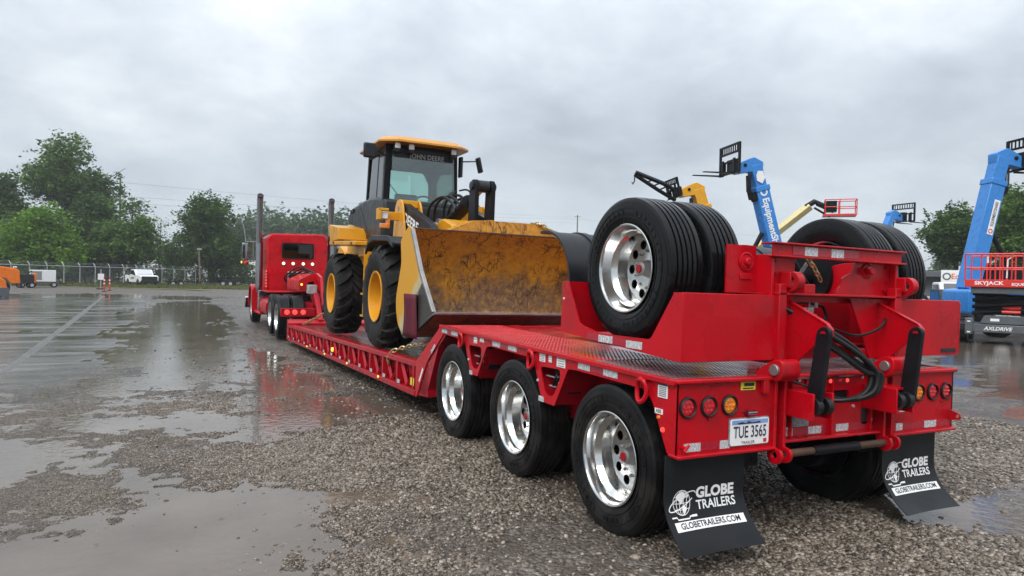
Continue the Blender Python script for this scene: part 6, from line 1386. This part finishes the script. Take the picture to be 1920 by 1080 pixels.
# ---------------------------------------------------------------- telehandlers and lifts at the right
def carriage(t, parent, o, tilt=0.0, wid=1.5, hgt=1.1, fork=1.35, bars=9, name='fork_carriage', up=True):
    """pallet fork carriage: frame, load backrest bars and two forks pointing along +y; o = lower middle point"""
    R_ = Matrix.Rotation(tilt, 3, 'X'); O = Vector(o); f = lambda q: O + R_ @ Vector(q)
    mb = MB(); w = wid / 2
    for z in (0.0, hgt * .42, hgt * .72, hgt): mb.bx(-w, w, -.04, .04, z - .035, z + .035)
    for x in (-w, w): mb.bx(x - .045, x + .045, -.04, .04, -.05, hgt + .03)
    for k in range(1, bars): x = -w + wid * k / bars; mb.bx(x - .018, x + .018, -.02, .02, hgt * .72, hgt)
    mb.bx(-.5, -.38, -.05, .05, 0, hgt * .45); mb.bx(.38, .5, -.05, .05, 0, hgt * .45); mb.bx(-.28, .28, -.30, -.03, .02, hgt * .5)
    c = lp(t, name, mb.mapped(f), 'black_paint', parent)
    fk = MB()
    for x in (-.45, .45): fk.prism([(0.03, -.08), (0.03, .55), (.09, .55), (.10, -.02), (fork, -.05), (fork, -.08)], x - .06, x + .06)
    lp(t, 'forks', fk.mapped(f), 'black_paint', parent)
def telehandler(label, u, d, rz, paint, elev, L, group='telehandlers with raised booms', text=None, plate=None, attach='forks', bw_=.46, bh=.50, drop=.9, hide_low=False):
    t = place('telehandler', label, 'telehandler', u, d, rz, group)
    lp(t, 'chassis', MB().prism(rounded([(-2.6, .75), (-2.6, 1.6), (-1.2, 1.75), (2.2, 1.35), (2.5, 1.1), (2.5, .75)], .12), -.55, .75), paint, bevel=.05)
    lp(t, 'engine_cover', MB().prism(rounded([(-1.0, .85), (-1.0, 1.75), (1.2, 1.55), (1.3, .85)], .1), .56, 1.1), paint, bevel=.05)
    lp(t, 'cab', MB().prism(rounded([(-.9, .9), (-.8, 2.55), (.45, 2.55), (.75, 1.7), (.75, .9)], .08), -1.15, -.56), 'black_paint', bevel=.04)
    lp(t, 'cab_window', MB().prism([(-.65, 1.65), (-.62, 2.42), (.36, 2.42), (.58, 1.75)], -1.158, -1.152), 'car_glass')
    wheels(t, ((-1.0, -1.75), (1.0, -1.75), (-1.0, 1.7), (1.0, 1.7)), .62, .42, 'white_paint')
    e = rad(elev); dr = Vector((0, math.cos(e), math.sin(e))); nr = Vector((0, -math.sin(e), math.cos(e))); P0 = Vector((0, -2.0, 1.9))
    def sec(a, b, w, h, z=0.0):
        mb = MB(); q = []
        for s in (a, b):
            for (x, k) in ((-w / 2, -h / 2), (w / 2, -h / 2), (w / 2, h / 2), (-w / 2, h / 2)): q.append(P0 + dr * s + nr * (k + z) + Vector((x, 0, 0)))
        return mb.add(q, [(0, 1, 2, 3), (7, 6, 5, 4), (0, 4, 5, 1), (1, 5, 6, 2), (2, 6, 7, 3), (3, 7, 4, 0)])
    bo = lp(t, 'boom', sec(-.3, L * .80, bw_, bh), paint, bevel=.02)
    lp(t, 'boom_collar', sec(L * .77, L * .815, bw_ + .06, bh + .06), paint, bo, bevel=.02); lp(t, 'inner_boom', sec(L * .8, L, bw_ * .84, bh * .84), paint, bo, bevel=.02)
    hs = MB()
    for k in range(3): hs.tube([P0 + dr * (L * .70) + nr * (-bh * .62) + Vector((-.12 + .12 * k, 0, 0)), P0 + dr * (L * .80) + nr * (-bh * .85) + Vector((-.12 + .12 * k, 0, 0)), P0 + dr * (L * .93) + nr * (-bh * .60) + Vector((-.12 + .12 * k, 0, 0))], .035, 6)
    hs.bx(-.15, .15, -.1, .1, -.1, .1) if False else None
    lp(t, 'boom_hoses', hs, 'rubber', bo); lp(t, 'hose_bracket', sec(L * .72, L * .78, bw_ * .8, .16, -bh * .66), 'black_paint', bo)
    lp(t, 'lift_ram', MB().cyl((0, .2, 1.2), tuple(P0 + dr * (L * .42) - nr * bh * .6), .09, 10), 'black_paint')
    T0 = P0 + dr * L
    hd = lp(t, 'boom_head', MB().prism(rounded([(T0.y - .28, T0.z - .35), (T0.y - .30, T0.z + .12), (T0.y + .1, T0.z + .30), (T0.y + .32, T0.z + .22), (T0.y + drop, T0.z - .05), (T0.y + drop + .05, T0.z - .32), (T0.y + drop - .15, T0.z - .40), (T0.y + .25, T0.z - .30)], .06), -bw_ * .40, bw_ * .40), paint, bevel=.02)
    lp(t, 'head_pin', MB().cyl((-bw_ * .45, T0.y + drop * .55, T0.z - .05), (bw_ * .45, T0.y + drop * .55, T0.z - .05), .07, 12), 'black_paint', hd)
    tip = Vector((0, T0.y + drop + .15, T0.z - .38))
    if attach == 'forks': carriage(t, hd, tip, 0.0)
    elif attach == 'jib':
        carriage(t, hd, tip + Vector((0, .05, 0)), -.25, 1.4, .8, .2, 8, 'lifting_frame')
        jb_ = MB(); A = tip + Vector((0, -.05, -.05)); E_ = tip + Vector((0, 1.95, 1.0)); dj = (E_ - A).normalized(); nj = Vector((0, -dj.z, dj.y))
        jb_.tube([A + nj * .28, A + dj * .9 + nj * .26, E_ + nj * .05], .10, 4).tube([A - nj * .12, A + dj * .9 - nj * .12, E_ - nj * .06], .09, 4)
        for k in range(4): s = .3 + .34 * k; jb_.tube([A + dj * s + nj * .25, A + dj * (s + .28) - nj * .1], .035, 4)
        jb_.tube([E_, E_ + Vector((0, .02, -.35)), E_ + Vector((0, .1, -.5)), E_ + Vector((0, .14, -.4))], .03, 5)
        lp(t, 'truss_jib', jb_, 'black_paint', hd)
    if text:
        s, a0, tsz, wd = text
        ex, ey, fx = (-dr, nr, -bw_ / 2 - .006) if s < 0 else (dr, nr, bw_ / 2 + .006)
        lp(t, 'lettering', text_on('EquipmentShare', tsz, P0 + dr * (a0) + Vector((fx, 0, 0)), ex, ey, width=wd, bold=.012), 'white_print', bo)
        rc = P0 + dr * (a0 + (wd / 2 + .26) * (1 if s < 0 else -1)) + Vector((fx, 0, 0)); rg = MB()
        for i in range(24):
            a, b = 2 * math.pi * i / 24, 2 * math.pi * (i + 1) / 24; rg.add([rc + (ex * math.cos(q) + ey * math.sin(q)) * w for q, w in ((a, .16), (b, .16), (b, .095), (a, .095))], [(0, 1, 2, 3)])
        lp(t, 'ring_logo', rg, 'white_print', bo)
        if s < 0:
            g0 = rc + dr * .62; lp(t, 'leaf_emblem', MB().add([g0 + ex * a + ey * b for a, b in ((-.25, -.05), (-.20, .17), (.08, .20), (.28, .02), (.12, -.18), (-.10, -.16))], [(0, 1, 2, 3, 4, 5)]), 'white_print', bo)
    if plate:
        a0, ln, off = plate; fx = bw_ / 2 + .006
        pc = P0 + dr * a0 + Vector((fx, 0, 0)) + nr * off
        lp(t, 'sign_strip', MB().add([pc + dr * a + nr * b + Vector((x, 0, 0)) for x in (0, .006) for a, b in ((-ln / 2, -.11), (ln / 2, -.11), (ln / 2, .11), (-ln / 2, .11))], [(0, 1, 2, 3), (4, 5, 6, 7), (0, 1, 5, 4), (1, 2, 6, 5), (2, 3, 7, 6), (3, 0, 4, 7)]), 'white_print', bo)
        lp(t, 'lettering', text_on('EQUIPMENTSHARE', .16, pc + Vector((.010, 0, 0)) + dr * .12, dr, nr, width=ln * .70, bold=.004), 'grey_paint', bo)
        rg = MB(); rc = pc - dr * ln * .40 + Vector((.010, 0, 0))
        for i in range(20):
            a, b = 2 * math.pi * i / 20, 2 * math.pi * (i + 1) / 20; rg.add([rc + (dr * math.cos(q) + nr * math.sin(q)) * w for q, w in ((a, .085), (b, .085), (b, .05), (a, .05))], [(0, 1, 2, 3)])
        lp(t, 'ring_logo', rg, 'scissor_red', bo)
    return t
def base_for(u_tip, d, rz, elev, L):
    """where the machine stands so that its boom tip is over column u_tip"""
    s = -2.0 + math.cos(rad(elev)) * L; x, y = at(u_tip, d); f = Vector((-math.sin(rz), math.cos(rz))); x -= f.x * s; y -= f.y * s
    dd = x * math.sin(TH) + y * math.cos(TH); lat = x * cr0.x + y * cr0.y
    return 960 + lat / dd * F_PX, dd
def tele(label, u_tip, d, v_tip, rz, paint, elev, **k):
    L = (hz(v_tip, u_tip, d) - 1.9) / math.sin(rad(elev)); u, dd = base_for(u_tip, d, rz, elev, L); return telehandler(label, u, dd, rz, paint, elev, L, **k)
tele('blue telehandler boom with lettering, raised behind the front axle tyres with forks facing left', 1408, 27, 312, head(-.86, -.50, 1408), 'blue_paint', 74, text=(-1, 2.15, .40, 2.3), bw_=.52, bh=.56)
tele('orange yellow telehandler boom carrying a black truss jib pointing left', 1302, 31, 356, head(-.92, -.38, 1292), 'amber_paint', 72, attach='jib', drop=.85, bw_=.62, bh=.62)
tele('blue telehandler whose fork carriage just clears the tyre at the right', 1668, 42, 404, head(.62, .78, 1668), 'blue_paint', 62)
tele('tall blue telehandler boom at the right edge behind the scissor lift', 1868, 24, 297, head(.76, .65, 1868), 'blue_paint', 77, plate=(2.35, 1.25, -.10), bw_=.52, bh=.54, drop=.8)

# articulated boom lift with a red basket
t = place('boom_lift', 'cream boom lift with a black jib and red basket raised behind the axle unit', 'boom lift', 1400, 36, head(1, 0, 1480))
H1 = hz(392, 1505, 36); y1 = (1505 - 1400) / F_PX * 36; z0 = hz(470, 1400, 36)
lp(t, 'chassis', MB().bx(-1.1, 1.1, -2, 2, .5, 1.2), 'grey_paint', bevel=.06); wheels(t, ((-1.1, -1.4), (1.1, -1.4), (-1.1, 1.4), (1.1, 1.4)), .5, .35); lp(t, 'turret', MB().bx(-1.0, 1.0, -2.2, .8, 1.25, 2.2), 'cream_paint', bevel=.08)
bo = lp(t, 'boom', MB().tube([(0, -1.2, 2.2), (0, y1, H1)], .24, 4), 'cream_paint', bevel=.02); lp(t, 'boom_channel', MB().tube([(-.2, -1.2, 2.05), (-.2, y1, H1 - .16)], .06, 4), 'black_paint', bo)
yb = y1 + .35; yk = (1545 - 1400) / F_PX * 36; zk = hz(408, 1545, 36)
lp(t, 'jib', MB().tube([(0, y1 - .2, H1 - .05), (0, y1 + .22, H1 + .22), (0, yb, H1 + .12), (0, yk, zk + .15)], .15, 6).tube([(0, y1 + .2, H1 - .1), (0, yk - .2, zk - .15)], .06, 6), 'black_paint')
ya, yc, zb, zt = (1526 - 1400) / F_PX * 36, (1580 - 1400) / F_PX * 36, hz(410, 1545, 36), hz(384, 1545, 36)
rb = MB()
for z in (zb, (zb + zt) / 2, zt):
    for x in (-.45, .45): rb.cyl((x, ya + .1, z), (x, yc, z), .025, 6)
    for y in (ya + .1, yc): rb.cyl((-.45, y, z), (.45, y, z), .025, 6)
for y in (ya + .1, (ya + yc) / 2, yc):
    for x in (-.45, .45): rb.cyl((x, y, zb), (x, y, zt), .025, 6)
bs_ = lp(t, 'basket', rb, 'scissor_red'); lp(t, 'basket_floor', MB().bx(-.5, .5, ya, yc, zb - .08, zb), 'scissor_red', bs_); lp(t, 'control_box', MB().bx(-.3, .3, ya + .15, ya + .65, zb + .15, zt - .05), 'black_paint', bs_)

# scissor lift
t = place('scissor_lift', 'red and dark grey scissor lift with guard rails at the right edge', 'scissor lift', 1890, 20.5, head(.06, 1, 1890))
W0, W1 = -1.03, 1.9
lp(t, 'chassis', MB().bx(-.92, 1.6, -.6, 1.0, .42, .60), 'grey_paint', bevel=.03)
ff = lp(t, 'front_panel', MB().prism(rounded([(-.62, .62), (-.52, .86), (.66, .86), (.76, .62)], .04), -.75, .2, 'Y'), 'grey_paint', bevel=.02)
lp(t, 'bumper', MB().bx(-.80, .86, -.86, -.74, .36, .60), 'grey_paint', bevel=.02)
for x in (-.98, .86): lp(t, 'corner_block', MB().bx(x, x + .20, -.92, -.60, .28, .78), 'grey_paint', bevel=.03); lp(t, 'bracket_plate', MB().bx(x + .06, x + .14, -.925, -.92, .34, .38).bx(x + .06, x + .14, -.925, -.92, .66, .70), 'white_print')
lp(t, 'lettering', text_on('AXLDRIVE', .15, (-.16, -.864, .48), (1, 0, 0), (0, 0, 1), width=.70, shear=.25, bold=.003), 'white_print', None)
lp(t, 'lettering', text_on('AXLE DRIVE', .05, (0.05, -.60, .868), (1, 0, 0), (0, .8, .6), width=.6), 'white_print')
lp(t, 'label', MB().bx(-.36, -.14, -.757, -.751, .70, .78), 'white_print')
wheels(t, ((-1.12, -.2), (1.85, -.2), (-1.12, 1.3), (1.85, 1.3)), .42, .32, 'galvanised', 'tyre')
tr_ = MB()
for k in range(16): a = 2 * math.pi * k / 16; tr_.box((-1.12, -.2 + .42 * math.cos(a), .42 + .42 * math.sin(a)), (.33, .06, .06), Matrix.Rotation(a, 3, 'X'))
lp(t, 'tyre_lugs', tr_, 'tyre')
sc = MB()
for k in range(3):
    z0_, z1_ = .92 + .2 * k, 1.12 + .2 * k
    for y in (-.45, .75): sc.tube([(-.85, y, z0_), (1.5, y, z1_)], .055, 4); sc.tube([(-.85, y + .08, z1_), (1.5, y + .08, z0_)], .055, 4)
lp(t, 'scissor_arms', sc, 'black_paint'); lp(t, 'scissor_core', MB().bx(-.80, 1.5, -.30, .62, .88, 1.50), 'black_plastic'); lp(t, 'lift_ram', MB().cyl((-.2, -.2, .95), (.5, -.2, 1.08), .06, 12), 'steel'); lp(t, 'red_bracket', MB().bx(-.10, .35, -.4, -.3, .92, 1.18).cyl((-.1, -.5, .98), (.35, -.5, .98), .05, 10), 'scissor_red')
lp(t, 'platform_beam', MB().bx(W0 + .15, W1, -.62, 1.0, 1.52, 1.72), 'grey_paint', bevel=.02)
tb = lp(t, 'toe_board', MB().bx(W0, W1, -.70, -.66, 1.72, 1.95).bx(W0, W0 + .04, -.66, 1.05, 1.72, 1.95).bx(W0, W1, 1.01, 1.05, 1.72, 1.95), 'scissor_red', bevel=.01); lp(t, 'deck', MB().bx(W0, W1, -.66, 1.0, 1.74, 1.78), 'scissor_red')
lp(t, 'lettering', text_on('SKYJACK', .15, (-.42, -.704, 1.84), (1, 0, 0), (0, 0, 1), width=.72, bold=.004), 'white_print', tb)
lp(t, 'lettering', text_on('EQUIPMENTSHARE.COM', .11, (.78, -.704, 1.81), (1, 0, 0), (0, 0, 1), width=1.3, bold=.003), 'white_print', tb)
for (xs, ys) in (((W0, W1), (-.68, -.68)), ((W0, W1), (1.03, 1.03))):
    for z in (2.30, 2.72): lp(t, 'guard_rail', MB().cyl((xs[0], ys[0], z), (xs[1], ys[1], z), .024, 8), 'scissor_red')
    for x in (W0, -.62, -.40, -.28, -.10, .12, .40, .62, 1.1, W1): lp(t, 'rail_post', MB().cyl((x, ys[0], 1.9), (x, ys[0], 2.72), .022, 6), 'scissor_red')
lp(t, 'gate_rod', MB().tube([(-.47, -.62, 2.72), (-.47, -.62, 2.45)], .03, 6).tube([(.15, -.62, 2.65), (.02, -.62, 2.55), (0, -.62, 2.0)], .022, 6), 'white_print')

# low shop building with its sign
t = place('shop_building', 'low grey shop building with a white and orange sign beyond the yard', 'building', 1785, 50, head(0, 1, 1785)); zt = hz(513, 1780, 50); 
lp(t, 'wall', MB().bx(-2.2, 18, 0, 9, 0, zt - .3), 'wall_grey'); lp(t, 'roof', MB().bx(-2.6, 18.5, -1.2, 9.6, zt - .3, zt + .12), 'roof_dark', bevel=.03)
for k in range(5): lp(t, 'window', MB().bx(-1 + 3 * k, .6 + 3 * k, -.05, -.001, .9, 2.1), 'car_glass')
sg = lp(t, 'sign_board', MB().bx(-.70, 3.4, -1.30, -1.22, zt - .72, zt + .20), 'white_print', bevel=.02)
mat('sign_orange', (.70, .16, .02), .5)
lp(t, 'lettering', text_on('EquipmentShare', .55, (1.55, -1.306, zt - .27), (1, 0, 0), (0, 0, 1), width=3.2, bold=.012), 'sign_orange', sg)
rg = MB()
for i in range(22):
    a, b = 2 * math.pi * i / 22, 2 * math.pi * (i + 1) / 22; rg.add([Vector((-.34, -1.306, zt - .26)) + Vector((math.cos(q) * w, 0, math.sin(q) * w)) for q, w in ((a, .27), (b, .27), (b, .17), (a, .17))], [(0, 1, 2, 3)])
lp(t, 'ring_logo', rg, 'grey_paint', sg)
def car(name, label, u, d, rz, paint, h=1.75, van=False):
    t = place(name, label, 'van' if van else 'car', u, d, rz, None if van else 'dark cars parked by the shop')
    pr = [(-2.3, .35), (-2.35, 1.0), (-2.1, h * .6), (-1.85, h), (.2, h), (1.0, h * .62), (2.1, h * .54), (2.3, .75), (2.3, .35)] if not van else [(-2.6, .4), (-2.6, h * .55), (-.4, h * .55), (-.3, h), (.9, h), (1.4, h * .6), (2.4, h * .52), (2.5, .4)]
    lp(t, 'body', MB().prism(rounded(pr, .12, 3), -.9, .9), paint, bevel=.07)
    wn_ = [(-1.75, h * .62), (-1.65, h * .92), (.1, h * .92), (.75, h * .62)] if not van else [(-.2, h * .6), (-.15, h * .93), (.8, h * .93), (1.2, h * .6)]
    for s in (-1, 1): lp(t, 'side_window', MB().prism(wn_, s * .905, s * .91), 'car_glass')
    y0 = .22 if not van else .92; y1_ = 1.0 if not van else 1.4
    lp(t, 'windscreen', MB().add([(-.75, y1_ + .03, h * .63), (.75, y1_ + .03, h * .63), (.68, y0 + .06, h * .97), (-.68, y0 + .06, h * .97)], [(0, 1, 2, 3)]), 'car_glass')
    wheels(t, ((-.8, 1.4), (.8, 1.4), (-.8, -1.45), (.8, -1.45)), .36, .24)
car('white_truck', 'white work truck parked in front of the shop sign', 1782, 41, head(.3, -.95, 1782), 'white_paint', 2.0, True)
car('parked_car', 'dark car parked right of the white truck under the shop sign', 1797, 34, head(.2, -.98, 1797), 'dark_panel', 1.6)
car('parked_car', 'dark sport utility vehicle seen through the left scissor lift rails', 1868, 33, head(.1, -1, 1868), 'dark_panel', 1.95)
car('parked_car', 'dark vehicle at the right edge seen through the scissor lift rails', 1918, 34, head(.1, -1, 1915), 'dark_panel', 1.95)

# ---------------------------------------------------------------- rain-hazed air
hb = bpy.data.materials.new('haze_air'); hb.use_nodes = True; ht = hb.node_tree; ht.nodes.clear()
ho = ht.nodes.new('ShaderNodeOutputMaterial'); hv = ht.nodes.new('ShaderNodeVolumePrincipled'); hv.inputs['Density'].default_value = HAZE; hv.inputs['Color'].default_value = (.93, .96, 1, 1); hv.inputs['Anisotropy'].default_value = 0.2
ht.links.new(hv.outputs[0], ho.inputs['Volume']); M['haze_air'] = hb
if HAZE: solo('haze', MB().bx(-950, 950, -320, 1550, -1.2, 42), 'haze_air', 'thin rain haze over the yard', None, kind='stuff')
